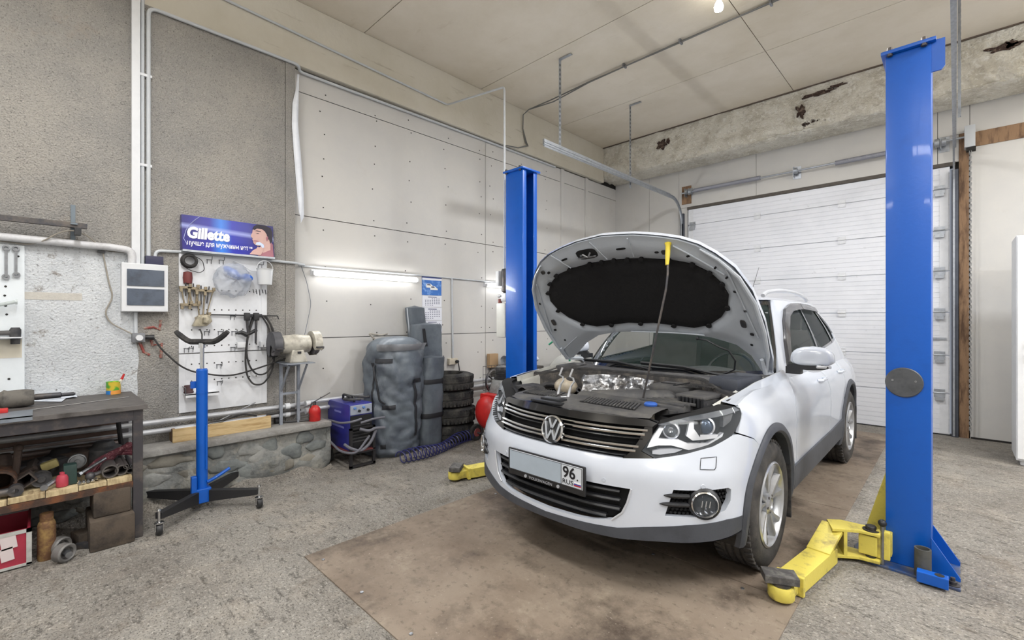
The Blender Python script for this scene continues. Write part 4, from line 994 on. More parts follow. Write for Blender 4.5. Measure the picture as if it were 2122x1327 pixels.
# --- underbody and cabin
b = MB(); b.box(cw((-.62, .25, .26)), cw((.62, 4.2, .34))); b.box(cw((-.80, 1.45, .28)), cw((.80, 2.95, .36))); b.box(cw((-.80, 1.36, .34)), cw((-.77, 4.1, .96))); b.box(cw((.77, 1.36, .34)), cw((.80, 4.1, .96)))
b.build('underbody', matt_black, car)
cab = mat('cabin_grey', rgb(86, 84, 82), .8, var=.2); 
b = MB(); b.box(cw((-.74, 1.36, .34)), cw((.74, 4.2, .42))); b.box(cw((-.76, 1.36, .42)), cw((.76, 1.62, .96)))
b.grid(lambda u, v: cw((-.76 + 1.52 * u, 1.26 + .42 * v, .985 + .05 * math.sin(PI * v) + .03 * math.exp(-((u - .73) / .12) ** 2) * math.sin(PI * v))), 30, 9); b.build('dashboard', mat('dash', rgb(52, 52, 54), .7), car)
def seat(u, v_, tone=cab):
    b = MB(); b.cbox(cw((u, v_, .66)), (.50, .50, .16)); b.cbox(cw((u, v_ + .30, 1.0)), (.48, .13, .60), rx=-.2); st = b.build('seat', tone, car, bevel=.04)
    b = MB(); b.cbox(cw((u, v_ + .40, 1.38)), (.26, .09, .17), rx=-.1); b.build('headrest', tone, st, bevel=.03)
seat(-.38, 2.15); seat(.38, 2.15); seat(-.38, 3.1); seat(.38, 3.1)
b = MB(); b.m = Matrix.Translation(cw((.38, 1.78, .98))) @ Matrix.Rotation(R(65), 4, 'X'); b.tube([(.18 * math.cos(2 * PI * k / 28), .18 * math.sin(2 * PI * k / 28), 0) for k in range(28)], .014, 8, closed=True); b.cbox((0, 0, -.01), (.34, .05, .03)); b.cbox((0, -.08, -.01), (.05, .16, .03)); b.build('steering_wheel', black_plastic, car)
b = MB(); b.cbox(cw((0, 1.98, 1.50)), (.24, .03, .06)); b.build('inner_mirror', black_plastic, car, bevel=.01)

# ---------------------------------------------------------------- bonnet and engine bay
def HP(u, t, off=0): return Hd(u, t, off)
HO = [(0, .345), (.25, .340), (.5, .322), (.66, .285), (.74, .21), (.78, .09), (.825, .085), (.848, .21), (.857, .52), (.83, .74), (.765, .90), (.68, 1.0), (.60, 1.07), (.50, 1.12), (.38, 1.155), (.22, 1.19), (0, 1.212)]
HL = [(0, .345), (-.25, .335), (-.42, .306), (-.56, .235), (-.69, .13), (-.76, .08)] + mir(HO[6:])
hfull = HO[:-1] + HL[:0:-1]
hood = patch('bonnet', hfull, paint, car, HP, (), .05, off=-.030, lip=-.026)
inner = [(p[0] * .975, .345 + (p[1] - .345) * .985 + .004 if p[1] > .345 else p[1] + .006) for p in HO]; ifull = inner[:-1] + [(p[0] * .975, .345 + (p[1] - .345) * .985 + .004 if p[1] > .345 else p[1] + .006) for p in HL][:0:-1]
PADh = [(0, .432), (.10, .437), (.25, .418), (.39, .405), (.50, .44), (.60, .52), (.655, .60), (.685, .70), (.665, .78), (.61, .86), (.52, .925), (.38, .965), (.2, .99), (0, 1.0)]
padf = PADh[:-1] + [(0, 1.0)] + mir(PADh[1:-1])[::-1]
pado = [(p[0] * 1.03, .7 + (p[1] - .7) * 1.05) for p in padf]
def HI(u, t, off=0):
    # inner panel with a raised rim around the pad and a stepped margin
    e = segd((u, t), HFS); d = 0 if inside((u, t), padf) else segd((u, t), padf)
    n = .022 * sm(.0, .05, d) - .016 * sm(.10, .0, e)
    return Hd(u, t, off + n)
HFS = resample(ifull, .12)
patch('bonnet_inner_panel', ifull, primer, hood, HI, [[(p[0] * .6, .7 + (p[1] - .7) * .6) for p in padf]], .028, off=.0, lip=.02)
# creases, slots and holes of the inner panel
def spot(u, t, du, dt, rot=0, name='bonnet_slot', m=matt_black, off=.0245, lip=.003):
    c_, s_ = math.cos(rot), math.sin(rot); pl_ = []
    for k in range(14):
        a = 2 * PI * k / 14; x, y = du * math.copysign(abs(math.cos(a)) ** .6, math.cos(a)), dt * math.copysign(abs(math.sin(a)) ** .6, math.sin(a)); pl_.append((u + x * c_ - y * s_, t + x * s_ + y * c_))
    patch(name, pl_, m, hood, Hd, (), .03, off=off, lip=lip)
for u, t, du, dt, r_ in ((.10, 1.095, .035, .008, 0), (-.37, 1.065, .028, .008, .2), (.33, 1.04, .014, .008, 0), (-.56, .97, .014, .010, .5), (.735, .74, .010, .007, 0), (.71, .84, .012, .006, .8), (.66, .91, .012, .006, .8), (.765, .60, .008, .008, 0), (.75, .33, .008, .008, 0), (.77, .42, .012, .010, 0), (-.76, .42, .012, .010, 0), (-.72, .30, .008, .008, 0), (-.775, .70, .006, .01, 0), (.52, .998, .012, .007, .3)): spot(u, t, du, dt, r_)
for u in (-.60, .38): spot(u, 1.04 if u > 0 else .985, .014, .016, 0, 'rubber_stop', rubber, .034, .012)
for sg in (1, -1): spot(sg * .735, .50, .018, .03, 0, 'bonnet_bracket', dark_steel, .03)
spot(-.17, 1.085, .085, .042, .05, 'latch_recess', matt_black, .0235)
b = MB(); b.tube([cw(Hd(-.22, 1.08, .03)), cw(Hd(-.18, 1.10, .05)), cw(Hd(-.15, 1.075, .055)), cw(Hd(-.13, 1.10, .03))], .007, 6); b.tube([cw(Hd(-.25, 1.06, .03)), cw(Hd(-.10, 1.065, .03))], .006, 6); b.build('latch_hook', steel, hood)
for (p0, p1) in (((-.10, 1.18), (-.04, 1.02)), ((.18, 1.17), (.16, 1.02)), ((-.46, 1.12), (-.36, .98)), ((.72, .90), (.80, .40)), ((.45, 1.08), (.70, .86)), ((-.72, .88), (-.81, .40)), ((-.10, .36), (.45, .355)), ((-.6, .32), (-.78, .2))):
    b = MB(); b.tube([cw(Hd(p0[0] + (p1[0] - p0[0]) * k / 8, p0[1] + (p1[1] - p0[1]) * k / 8, .020)) for k in range(9)], .005, 6); b.build('pressed_rib', primer, hood)
# rolled bright edge flanges on both sides
for sg in (1, -1):
    b = MB(); b.tube([cw(Hd(sg * u, t, .012)) for u, t in ((.80, .12), (.83, .25), (.842, .45), (.83, .66), (.775, .84), (.69, .96), (.60, 1.04))], [.006, .012, .014, .014, .012, .010, .006], 8); b.build('edge_flange', primer, hood)
# felt pad with clips along its edge
pd = patch('insulation_pad', padf, felt, hood, lambda u, t, off=0: Hd(u, t, off + .012 * sm(0, .06, segd((u, t), padf)) * 1.0), (), .03, off=.010, lip=.012)
for k, (u, t) in enumerate(resample(padf, .20)):
    if k % 2 == 0 or t > .8:
        b = MB(); n_ = 8; b.add([cw(Hd(u + .022 * math.cos(2 * PI * q / n_), t + .014 * math.sin(2 * PI * q / n_), .022)) for q in range(n_)], [tuple(range(n_))]); b.tube([cw(Hd(u, t, .005)), cw(Hd(u, t, .024))], .016, 8); b.build('pad_clip', felt, pd)
# washer hose under the bonnet
b = MB(); b.tube([cw(Hd(.40, .325, .03)), cw(Hd(.47, .34, .05)), cw(Hd(.55, .30, .06)), cw(Hd(.60, .27, .05)), cw(Hd(.63, .20, .06)), cw(Hd(.60, .10, .05)), cw(Hd(.53, .04, .04)), cw(Hd(.47, .0, .02))], .006, 6); b.ball(cw(Hd(.40, .33, .03)), .014, 8); b.build('washer_hose', black_plastic, hood)
for sg in (1, -1):
    b = MB(); b.tube([cw((sg * .765, 1.46, 1.0)), cw((sg * .77, 1.38, 1.06)), cw(Hd(sg * .79, .10, .02)), cw(Hd(sg * .79, .22, .025))], [.02, .018, .016, .012], 6); b.build('bonnet_hinge', primer, car)

# strut between bay and bonnet with a yellow grip
top = Vector(cw(Hd(.425, 1.085, .03))); bot = Vector((-1.375, 2.56, 0.896))
mid = Vector((-1.213, 2.545, 1.589))
pr = thing('support_rod', 'thin steel rod with a yellow grip propping the open bonnet', 'rod', tuple(bot))
b = MB(); b.tube([bot, bot.lerp(mid, .5) + Vector((0, 0, 0)), mid, mid.lerp(top, .35) + Vector((.006, 0, 0)), top], .0065, 8); b.lathe([(.018, 0), (.016, .02), (.008, .035)], 10, tuple(bot)); b.build('rod', dark_steel, pr)
b = MB(); d = (top - mid).normalized(); b.tube([top - d * .12, top - d * .06, top + d * .005, top + d * .02], [.010, .014, .015, .022], 10); b.build('grip', mat('yellow_grip', rgb(222, 200, 60), .5), pr)

# fender edges and inner rails
def rail(sg):
    b = MB(); vsn = [(1.20, .0), (1.33, 0), (1.5, 0), (1.75, 0), (2.0, 0), (2.3, 0)]
    def fe(u, v):
        s_ = 1.17 + 1.13 * u; wt = .962 + .038 * min(1, u * 2.2); p = P(sg * s_, wt, 0); q = (sg * (.785 - .03 * (1 - u) ** 3), p[1] + .0, wt + .012 + .045 * u ** 1.2)
        return cw(tuple(a_ + (c_ - a_) * v for a_, c_ in zip(p, q)))
    b.grid(fe, 24, 4); b.build('fender_top', paint, car)
    b = MB()
    def gt(u, v):
        s_ = 1.17 + 1.05 * u; wt = .962 + .038 * min(1, u * 2.2); p = P(sg * s_, wt, 0); x0 = .785 - .03 * (1 - u) ** 3; x1 = .70 + .02 * u
        prof = [(x0, .012), (x0 - .008, -.03), (x0 - .02, -.034), (x1 + .01, -.012), (x1, -.03), (x1, -.2)][int(round(v * 5))]
        return cw((sg * prof[0], p[1], wt + prof[1] + .045 * u ** 1.2))
    b.grid(gt, 24, 6); b.build('fender_rail', mat('inner_white', rgb(206, 206, 200), .5, var=.2, scale=10), car, label='dull white inner rail of the engine bay')
    b = MB(); b.tube([cw((sg * (.775 - .0 * u), P(1.2 + 1.0 * u, .96)[1], .972 + .045 * u ** 1.2)) for u in [k / 10 for k in range(11)]], .007, 6); b.build('rubber_seal', rubber, car)
rail(1); rail(-1)
# engine bay tub
b = MB(); b.box(cw((-.72, .30, .40)), cw((.72, 1.30, .42))); b.box(cw((-.73, .30, .40)), cw((-.70, 1.4, .90))); b.box(cw((.70, .30, .40)), cw((.73, 1.4, .90))); b.box(cw((-.72, 1.22, .40)), cw((.72, 1.25, .97)))
b.build('engine_bay', matt_black, car, smooth=False)
eng = mat('engine_dirt', rgb(64, 62, 62), .7, col2=rgb(112, 106, 98), scale=13, lo=.45, hi=.7, bump=.4, bscale=60)
dust = mat('dusty_plastic', rgb(72, 72, 74), .6, col2=rgb(104, 102, 98), scale=6, lo=.42, hi=.72, bump=.1, bscale=90)
# slam panel over the grille, front edge follows the nose
def slam(u, v):
    s_ = -.62 + 1.24 * u; p = P(s_, .893); f_ = (p[0] * .93, p[1], .893); bk_ = (p[0] * .93, .44 + .06 * (1 - (2 * u - 1) ** 2) - .0, .905)
    h = .006 * math.sin(PI * v) + (.010 if .15 < v < .9 else 0)
    return cw((f_[0] + (bk_[0] - f_[0]) * v, f_[1] + (bk_[1] - f_[1]) * v, f_[2] + (bk_[2] - f_[2]) * v + h))
b = MB(); b.grid(slam, 60, 20); b.box(cw((-.52, .42, .80)), cw((.55, .47, .905))); sp = b.build('slam_panel', dust, car)
def slamz(u_, v_): return .914
for (u0, u1, v0, v1, n_) in ((-.50, -.24, .27, .44, 13), (-.02, .33, .26, .42, 17)):
    b = MB(); b.add([cw((u0 - .012, v1 + .01, .9185)), cw((u1 + .01, v1 + .01, .9185)), cw((u1 + .065, v0 - .01, .9165)), cw((u0 + .04, v0 - .01, .9165))], [(0, 1, 2, 3)]); b.build('louvre_recess', matt_black, sp)
    for k in range(n_):
        x = u0 + (u1 - u0) * k / (n_ - 1)
        sk = .05
        b = MB(); b.tube([cw((x + sk, v0, .918)), cw((x, v1, .920))], .0052, 5); b.build('louvre', dust, sp)
b = MB(); b.box(cw((-.22, .17, .905)), cw((-.06, .24, .925))); b.box(cw((-.26, .12, .90)), cw((-.02, .16, .915))); b.build('latch_housing', black_plastic, sp, bevel=.006)
for x, y in ((-.23, .36), (-.13, .34)):
    b = MB(); b.tube([cw((x, y, .91)), cw((x, y + .02, .96)), cw((x + .01, y + .02, .985))], [.010, .009, .006], 6); b.tube([cw((x + .01, y + .02, .985)), cw((x + .025, y + .03, 1.01)), cw((x + .01, y + .04, 1.03)), cw((x - .01, y + .03, 1.04)), cw((x + .0, y + .05, 1.09))], .007, 6); b.tube([cw((x - .012, y, .912)), cw((x - .03, y - .04, .912))], .007, 6); b.build('latch_post', mat('zinc', rgb(196, 198, 202), .35, .6), sp)
# side covers between slam panel and headlights
for sg in (1, -1):
    b = MB(); b.grid(lambda u, v: cw((sg * (.53 + (.27 - .06 * v) * u), P(.62 + .56 * u, .95)[1] + .02 + .12 * v * (1 - .5 * u), .90 + .058 * u - .03 * v)), 12, 6); b.build('lamp_cover', black_plastic, car)
# heat shield, crumpled foil
foilm = mat('crumpled_foil', rgb(190, 192, 196), .3, .85, col2=rgb(120, 116, 112), scale=16, bump=.9, bscale=28)
def foil(u, v):
    x = -.43 + .58 * u; z = .76 + .24 * v - .03 * abs(u - .5); n = noise.noise((x * 11, z * 12, 3)) * .05 + noise.noise((x * 30, z * 30, 6)) * .02
    return cw((x, .98 - .12 * (1 - v) + n - .12 * math.exp(-((u - .12) / .12) ** 2), z + .01 * noise.noise((x * 9, 1, 1))))
b = MB(); b.grid(foil, 60, 24); b.build('heat_shield', foilm, car)
# engine block bits filling the bay
b = MB(); b.cbox(cw((-.02, .78, .74)), (.70, .38, .2)); b.cbox(cw((.4, .8, .68)), (.5, .6, .2)); b.cbox(cw((-.5, .7, .66)), (.3, .6, .2))
b.build('engine_block', eng, car, bevel=.03)
b = MB()
rb = random.Random(5)
for k in range(16):
    x, y, z = rb.uniform(-.35, .62), rb.uniform(.55, 1.05), rb.uniform(.78, .86)
    pts_ = [cw((x + rb.uniform(-.15, .15), y + rb.uniform(-.12, .12), z + rb.uniform(-.03, .05))) for _ in range(4)]
    b.tube(bend(pts_, .05), rb.choice((.007, .011, .016)), 7)
b.build('hoses', dusty_black, car, kind='stuff')
b = MB(); b.tube([cw((-.12, .60, .88)), cw((.08, .62, .895)), cw((.26, .72, .90)), cw((.36, .86, .90))], [.05, .06, .06, .05], 12); b.build('intake_duct', dust, car)
b = MB(); b.prism([(.02, .50), (.36, .50), (.30, .66), (.05, .62)], 0, 1)
b = MB(); b.grid(lambda u, v: cw((-.18 + .46 * u, .50 + .14 * v, .905 + .02 * math.sin(PI * v) - .01 * u)), 14, 8); b.build('duct_cover', dust, car)
# air filter housing with ribs
ah = MB(); ah.cbox(cw((.43, .56, .88)), (.30, .22, .09), rz=-.12); ao = ah.build('air_filter_box', dust, car, bevel=.015)
for k in range(5):
    b = MB(); b.cbox(cw((.43 + .02 * k, .49 + .036 * k, .93)), (.28, .014, .016), rz=-.12); b.build('rib', dust, ao, bevel=.004)
# battery box
b = MB(); b.cbox(cw((.33, .93, .88)), (.27, .22, .10), rz=-.1); bb_ = b.build('battery_box', dusty_black, car, bevel=.015)
b = MB(); b.cbox(cw((.33, .93, .955)), (.29, .24, .055), rz=-.1); lid = b.build('battery_cover', dust, bb_, bevel=.02)
b = MB(); b.cbox(cw((.36, .93, .985)), (.012, .20, .006), rz=-.1); b.cbox(cw((.28, .90, .985)), (.10, .012, .006), rz=-.1); b.build('cover_groove', black_plastic, lid) if False else b.build('cover_rib', black_plastic, bb_)
# fuse box
b = MB(); b.cbox(cw((.575, .70, .90)), (.17, .24, .11), rz=-.15); fb = b.build('relay_box', dusty_black, car, bevel=.01)
b = MB(); b.cbox(cw((.575, .70, .965)), (.18, .25, .022), rz=-.15); b.build('relay_box_lid', dust, fb, bevel=.008)
for k in range(7):
    b = MB(); b.cbox(cw((.505 + .023 * k, .575 - .0035 * k, .94)), (.012, .014, .05), rz=-.15); b.build('clip', black_plastic, fb)
# washer filler with blue cap, coolant tank
b = MB(); b.lathe([(.024, .84), (.024, .919)], 16, cw((.40, .42, 0))); wn = b.build('filler_neck', mat('milky', rgb(212, 205, 190), .4), car)
b = MB(); b.lathe([(.036, .918), (.038, .928), (.03, .936), (.012, .938), (0, .937)], 20, cw((.40, .42, 0))); b.build('filler_cap', mat('cap_blue', rgb(52, 96, 180), .45), wn)
b = MB(); b.ball(cw((-.50, .80, .895)), .078, 20, (1.3, .9, .85)); tk = b.build('coolant_tank', mat('tank_milky', rgb(196, 184, 164), .4, var=.25, scale=14), car)
b = MB(); b.lathe([(.028, .93), (.03, .965), (.02, .972), (0, .972)], 16, cw((-.46, .80, 0))); b.build('tank_cap', dusty_black, tk); b = MB(); b.tube([cw((-.60, .80, .90)), cw((-.66, .74, .90)), cw((-.66, .64, .88))], .02, 8); b.build('tank_hose', dusty_black, tk)
b = MB(); b.grid(lambda u, v: cw((-.60 + .10 * u, .36 + .2 * v, .90 + .03 * math.sin(PI * u))), 6, 6); b.cbox(cw((-.62, .50, .89)), (.1, .2, .08)); b.build('lamp_backing', dusty_black, car, bevel=.02)
for x in (-.66, .66):
    b = MB(); b.lathe([(.075, .86), (.075, .96), (.06, .975), (.03, .98), (.028, 1.0), (0, 1.0)], 20, cw((x * .93, 1.14, 0))); b.build('strut_tower', mat('tower', rgb(150, 142, 130), .6, var=.3, scale=12), car)
# cowl with seal, grid and end box
def cowl(u, v):
    x = -.80 + 1.6 * u; yb_ = 1.20 + .12 * (abs(x) / .8) ** 2; yf = 1.03 + .0 * x; 
    yf = 1.04 + .10 * sm(.1, .5, abs(x)) * 0 - .30 * sm(.38, .75, abs(x))
    z = 1.00 + .02 * v + .012 * math.sin(PI * v); z -= .035 * sm(.45, .75, abs(x)) * (1 - v)
    return cw((x, yf + (yb_ + .06 - yf) * v, z))
b = MB(); b.grid(cowl, 60, 12); cwl = b.build('cowl_panel', dusty_black, car)
b = MB(); b.grid(lambda u, v: cw((-.76 + 1.52 * u, cowl(u * .95 + .025, 0)[1] - CY0 + .02 * math.cos(2 * PI * v), cowl(u * .95 + .025, 0)[2] + .012 + .018 * math.sin(2 * PI * v))), 60, 9); b.build('bonnet_seal', rubber, car)
b = MB(); b.grid(lambda u, v: cw((-.76 + 1.52 * u, cowl(u * .95 + .025, 0)[1] - CY0 - .02, .86 + .15 * v - (.035 * sm(.45, .75, abs(-.76 + 1.52 * u))) * v)), 60, 4); b.build('bulkhead', eng, car)
b = MB(); b.cbox(cw((.66, 1.05, 1.01)), (.19, .36, .10), rz=-.12); b.build('cowl_box', mat('cowl_box', rgb(64, 68, 78), .5, var=.15), car, bevel=.03)
b = MB(); b.cbox(cw((-.68, 1.12, 1.0)), (.16, .30, .07), rz=.12); b.build('cowl_box', dusty_black, car, bevel=.03)
for i in range(20):
    b = MB(); b.cbox(cw((.43 + .010 * i, .84 + .010 * i * .0, 1.0)), (.004, .10, .006), rz=-.3); b.build('louvre', rubber, cwl)
# wipers
for pts_ in ([(-.62, 1.22, 1.06), (-.3, 1.235, 1.055), (.02, 1.22, 1.04)], [(-.08, 1.20, 1.07), (.25, 1.23, 1.055), (.60, 1.22, 1.03)]):
    b = MB(); b.tube([cw(p) for p in pts_], .007, 6); b.tube([cw((pts_[0][0], pts_[0][1] - .01, pts_[0][2] + .012)), cw((pts_[1][0], pts_[1][1] - .02, pts_[1][2] + .015)), cw((pts_[2][0], pts_[2][1] - .05, pts_[2][2] - .005))], .009, 6); b.build('wiper', black_plastic, car)

# ---------------------------------------------------------------- two-post lift
def lift_post(name, label, x0, x1, y0, y1, open_dir, H=2.94):
    """C-section column open towards the car"""
    t = thing(name, label, 'lift post', ((x0 + x1) / 2, (y0 + y1) / 2, 0))
    w_ = .012; lipw = .055; b = MB()
    if open_dir < 0: xs_, xe = x1, x0
    else: xs_, xe = x0, x1
    d = 1 if xe > xs_ else -1
    pl_ = [(xe, y0), (xs_, y0), (xs_, y1), (xe, y1), (xe, y1 - lipw), (xe - d * w_, y1 - lipw), (xe - d * w_, y1 - w_), (xs_ + d * w_, y1 - w_), (xs_ + d * w_, y0 + w_), (xe - d * w_, y0 + w_), (xe - d * w_, y0 + lipw), (xe, y0 + lipw)]
    b.prism(pl_, .015, H); b.build('column', blue_paint, t, bevel=.006)
    b = MB(); b.box((min(x0, x1) - .02, y0 - .025, H), (max(x0, x1) + .02, y1 + .03, H + .02)); tp = b.build('top_plate', blue_paint, t, bevel=.004)
    for x in (x0 + .02, x1 - .03):
        b = MB(); b.lathe([(.014, H - .012), (.014, H + .032), (.012, H + .036), (0, H + .036)], 6, (x, y0 - .012, 0)); b.build('bolt', dark_steel, tp, smooth=False)
    return t
PX0, PX1, PY0, PY1 = -.292, -.095, 3.42, 3.64
rp = lift_post('lift_post', 'blue steel lift column with a round grey disc, right of the car', PX0, PX1, PY0, PY1, -1)
b = MB(); b.prism([(-.095, 2.95), (-.04, 2.95), (-.040, 2.80), (-.055, 2.78), (-.095, 2.78)], 3.425, 3.437, 'Y'); b.build('top_ear', blue_paint, rp, smooth=False)
c_ = (-0.21, 3.41, 1.056)
b = MB(); b.lathe([(.084, 3.418), (.084, 3.412), (.080, 3.408), (0, 3.408)], 36, (c_[0], 0, c_[2]), axis='Y'); dk = b.build('round_cover', mat('dark_disc', rgb(86, 88, 92), .5, .3, var=.3, scale=14), rp)
for dx in (-.05, .05):
    b = MB(); b.lathe([(.006, 3.409), (.006, 3.404), (0, 3.404)], 8, (c_[0] + dx, 0, c_[2] + .01), axis='Y'); b.build('screw', steel, dk)
def base(t, xo, x_in, y0, y1, out):
    b = MB(); b.prism([(xo, y0 - .10), (x_in - out * .12, y0 - .08), (x_in - out * .16, y0 + .1), (x_in - out * .12, y1 + .08), (xo, y1 + .10)], 0, .014); b.build('base_plate', mat('worn_blue', rgb(40, 74, 128), .5, col2=rgb(92, 90, 88), scale=14, lo=.4, hi=.6), t, bevel=.003, smooth=False)
    xp = xo - out * .115
    for y in (y0 - .008, y1 - .002):
        b = MB(); b.prism([(xp, .014), (xo, .014), (xo, .03), (xp, .21)], y, y + .012, 'Y'); b.build('gusset', blue_paint, t, smooth=False)
    for x, y in ((xo - out * .03, y0 - .065), (xo - out * .03, y1 + .06), (x_in - out * .06, y0 - .05), (x_in - out * .06, y1 + .05)):
        b = MB(); b.lathe([(.030, .014), (.030, .018), (.018, .019), (.018, .034), (.010, .036), (.010, .052), (0, .053)], 12, (x, y, 0)); b.build('anchor_bolt', dark_steel, t)
base(rp, .02, PX0, PY0, PY1, 1)
b = MB(); b.lathe([(.036, .014), (.036, .165), (.028, .165), (.028, .02)], 24, (-.128, 3.355, 0), cap=False); b.build('pipe_socket', mat('grey_tube', rgb(92, 92, 88), .6, .3, var=.3, scale=14), rp)
b = MB(); b.box((-.150, 3.262, .014), (-.025, 3.315, .070)); b.build('socket_block', blue_paint, rp, bevel=.004, smooth=False)
b = MB(); b.lathe([(.020, .069), (.020, .0715)], 16, (-.06, 3.288, 0)); b.build('socket_hole', dark_gap, rp)
# carriage
b = MB(); b.prism([(-.42, .06), (-.24, .06), (-.24, .62), (-.27, .62)], 3.655, 3.70, 'Y'); b.build('carriage_plate', yellow_paint, rp, smooth=False, bevel=.003)
b = MB(); b.box((-.285, 3.45, .03), (-.20, 3.60, .60)); b.build('carriage', yellow_paint, rp, smooth=False, bevel=.004)
b = MB(); b.box((-.335, 3.345, .045), (-.265, 3.372, .205)); b.box((-.30, 3.372, .06), (-.26, 3.43, .19)); b.build('arm_lock_plate', yellow_paint, rp, smooth=False, bevel=.006)
b = MB(); b.tube([(-.30, 3.35, -.0 + .016), (-.30, 3.35, .235)], .010, 8); b.build('lock_pin', steel, rp)
b = MB(); b.ball((-.30, 3.35, .25), .021, 12); b.build('lock_knob', black_plastic, rp)
lp = lift_post('lift_post', 'blue steel lift column behind the raised bonnet beside the red compressor', -3.40, -3.155, 3.42, 3.64, 1)
b = MB(); b.tube([(-3.19, 3.50, 2.75), (-3.19, 3.50, .6)], .008, 6); b.build('cable', steel, lp)
b = MB()
for k in range(46): b.cbox((-3.26, 3.50 + .004 * (k % 2), .55 + .016 * k), (.03, .022, .012))
b.build('lifting_chain', dark_steel, lp, kind='stuff', smooth=False)
b = MB(); b.lathe([(.03, -3.16), (.03, -3.153), (0, -3.153)], 20, (0, 3.60, .80), axis='X'); b.build('bolt_cover', white_metal, lp)
b = MB(); b.box((-3.17, 3.455, .06), (-3.09, 3.61, .62)); b.build('carriage', yellow_paint, lp, smooth=False, bevel=.004)
base(lp, -3.52, -3.155, 3.42, 3.64, -1)
b = MB(); b.box((-3.39, 3.426, 2.52), (-3.17, 3.43, 2.9)); 
# hydraulic power unit on the outside of the left column
hp = thing('power_unit', 'lift motor with a white oil tank hung on the left blue column', 'motor', (-3.48, 3.50, 1.2))
b = MB(); b.box((-3.56, 3.43, 1.215), (-3.425, 3.57, 1.585)); b.build('oil_tank', mat('tank_white', rgb(214, 214, 208), .4, var=.08), hp, bevel=.02)
b = MB(); b.lathe([(.022, 1.585), (.024, 1.62), (.02, 1.63), (0, 1.63)], 14, (-3.525, 3.46, 0)); b.build('filler_cap', mat('brown_cap', rgb(122, 60, 52), .5), hp)
b = MB(); b.box((-3.52, 3.45, 1.60), (-3.43, 3.55, 1.69)); b.tube([(-3.55, 3.46, 1.66), (-3.50, 3.46, 1.66)], .018, 10); b.build('valve_block', mat('cast_alu', rgb(184, 184, 186), .45, .5), hp, bevel=.006)
b = MB(); b.lathe([(.03, 1.69), (.055, 1.71), (.058, 1.93), (.05, 1.95), (0, 1.955)], 24, (-3.465, 3.50, 0)); b.build('motor', dark_steel, hp)
b = MB(); b.box((-3.575, 3.44, 1.77), (-3.53, 3.52, 1.93)); b.build('switch_box', white_plastic, hp, bevel=.005)
b = MB(); b.box((-3.425, 3.46, 1.25), (-3.398, 3.54, 1.90)); b.build('mounting_plate', dark_steel, hp, smooth=False)

def lift_arm(post, pivot, mirror_x, rz):
    t = empty('lift_arm', tuple(Vector(pivot) - post.location)); t.parent = post; t.rotation_euler = (0, 0, rz); t['label'] = 'yellow swing arm'; q = -1 if mirror_x else 1
    def M(p): return (q * p[0], p[1])
    E0, E1 = (-.165, -.03), (-.245, -.10)
    b = local()
    top = [(.045, .045), (-.03, .06), (-.15, .05), (-.215, -.0), (-.165, -.13), (-.11, -.09), (-.05, -.05), (.045, -.04)]
    b.prism([M(p) for p in top], .175, .192); b.build('top_plate', yellow_paint, t, smooth=False, bevel=.003)
    b = local(); b.prism([M(p) for p in top], .022, .040); b.build('bottom_plate', yellow_paint, t, smooth=False, bevel=.003)
    b = local(); b.prism([M(p) for p in [(-.115, -.092), (-.10, -.083), (-.15, .04), (-.165, .034)]], .04, .175); b.build('web', yellow_paint, t, smooth=False)
    b = local(); b.prism([M(p) for p in [(-.055, -.030), (.03, -.030), (.03, .02), (-.055, .02)]], .055, .165); b.build('hub_block', yellow_paint, t, smooth=False, bevel=.006)
    b = local(); b.lathe([(.026, .04), (.026, .215), (.022, .22), (0, .22)], 18, (0, 0, 0)); b.lathe([(.04, .192), (.04, .198)], 18, (0, 0, 0)); b.build('pivot_pin', mat('pin_rubber', rgb(48, 46, 46), .6), t)
    # sloping cover and low box tube
    def bar4(nm, a, c, w_, z0a, z1a, z0c, z1c, m=yellow_paint, bev=.003):
        A, Cc = Vector((*M(a), 0)), Vector((*M(c), 0)); d = (Cc - A).normalized(); n = Vector((-d.y, d.x, 0)) * w_ / 2
        vs = []
        for P_, z0, z1 in ((A, z0a, z1a), (Cc, z0c, z1c)):
            for s1, z in ((-1, z0), (1, z0), (1, z1), (-1, z1)): vs.append(tuple(P_ + n * s1 + Vector((0, 0, z))))
        b = local(); b.add(vs, [(0, 1, 2, 3), (7, 6, 5, 4), (0, 4, 5, 1), (1, 5, 6, 2), (2, 6, 7, 3), (3, 7, 4, 0)]); return b.build(nm, m, t, smooth=False, bevel=bev)
    bar4('slope_plate', (-.175, -.04), (-.208, -.28), .118, .165, .190, .090, .104)
    bar4('box_tube', (-.19, -.16), (-.262, -.66), .115, .016, .098, .016, .098)
    bar4('tube_collar', (-.259, -.645), (-.2625, -.668), .132, .010, .106, .010, .106)
    bar4('extension', (-.262, -.66), (-.272, -.745), .085, .022, .085, .022, .085)
    b = local(); b.lathe([(.056, .022), (.060, .03), (.060, .075), (.055, .085), (0, .086)], 20, (q * -.276, -.765, 0)); b.build('tip', yellow_paint, t)
    b = local(); b.lathe([(.045, .085), (.045, .098)], 16, (q * -.276, -.765, 0)); b.build('pad_holder', dark_steel, t)
    b = local(); b.cbox((q * -.285, -.755, .118), (.155, .095, .038), rz=.5 * q); pd_ = b.build('rubber_pad', mat('pad_rubber', rgb(74, 72, 72), .85, col2=rgb(110, 108, 104), scale=25, bump=.3), t, bevel=.004, smooth=False)
    return t
lift_arm(rp, (-.352, 3.355, 0), False, 0)
lift_arm(lp, (-3.085, 3.345, 0), True, R(-24))

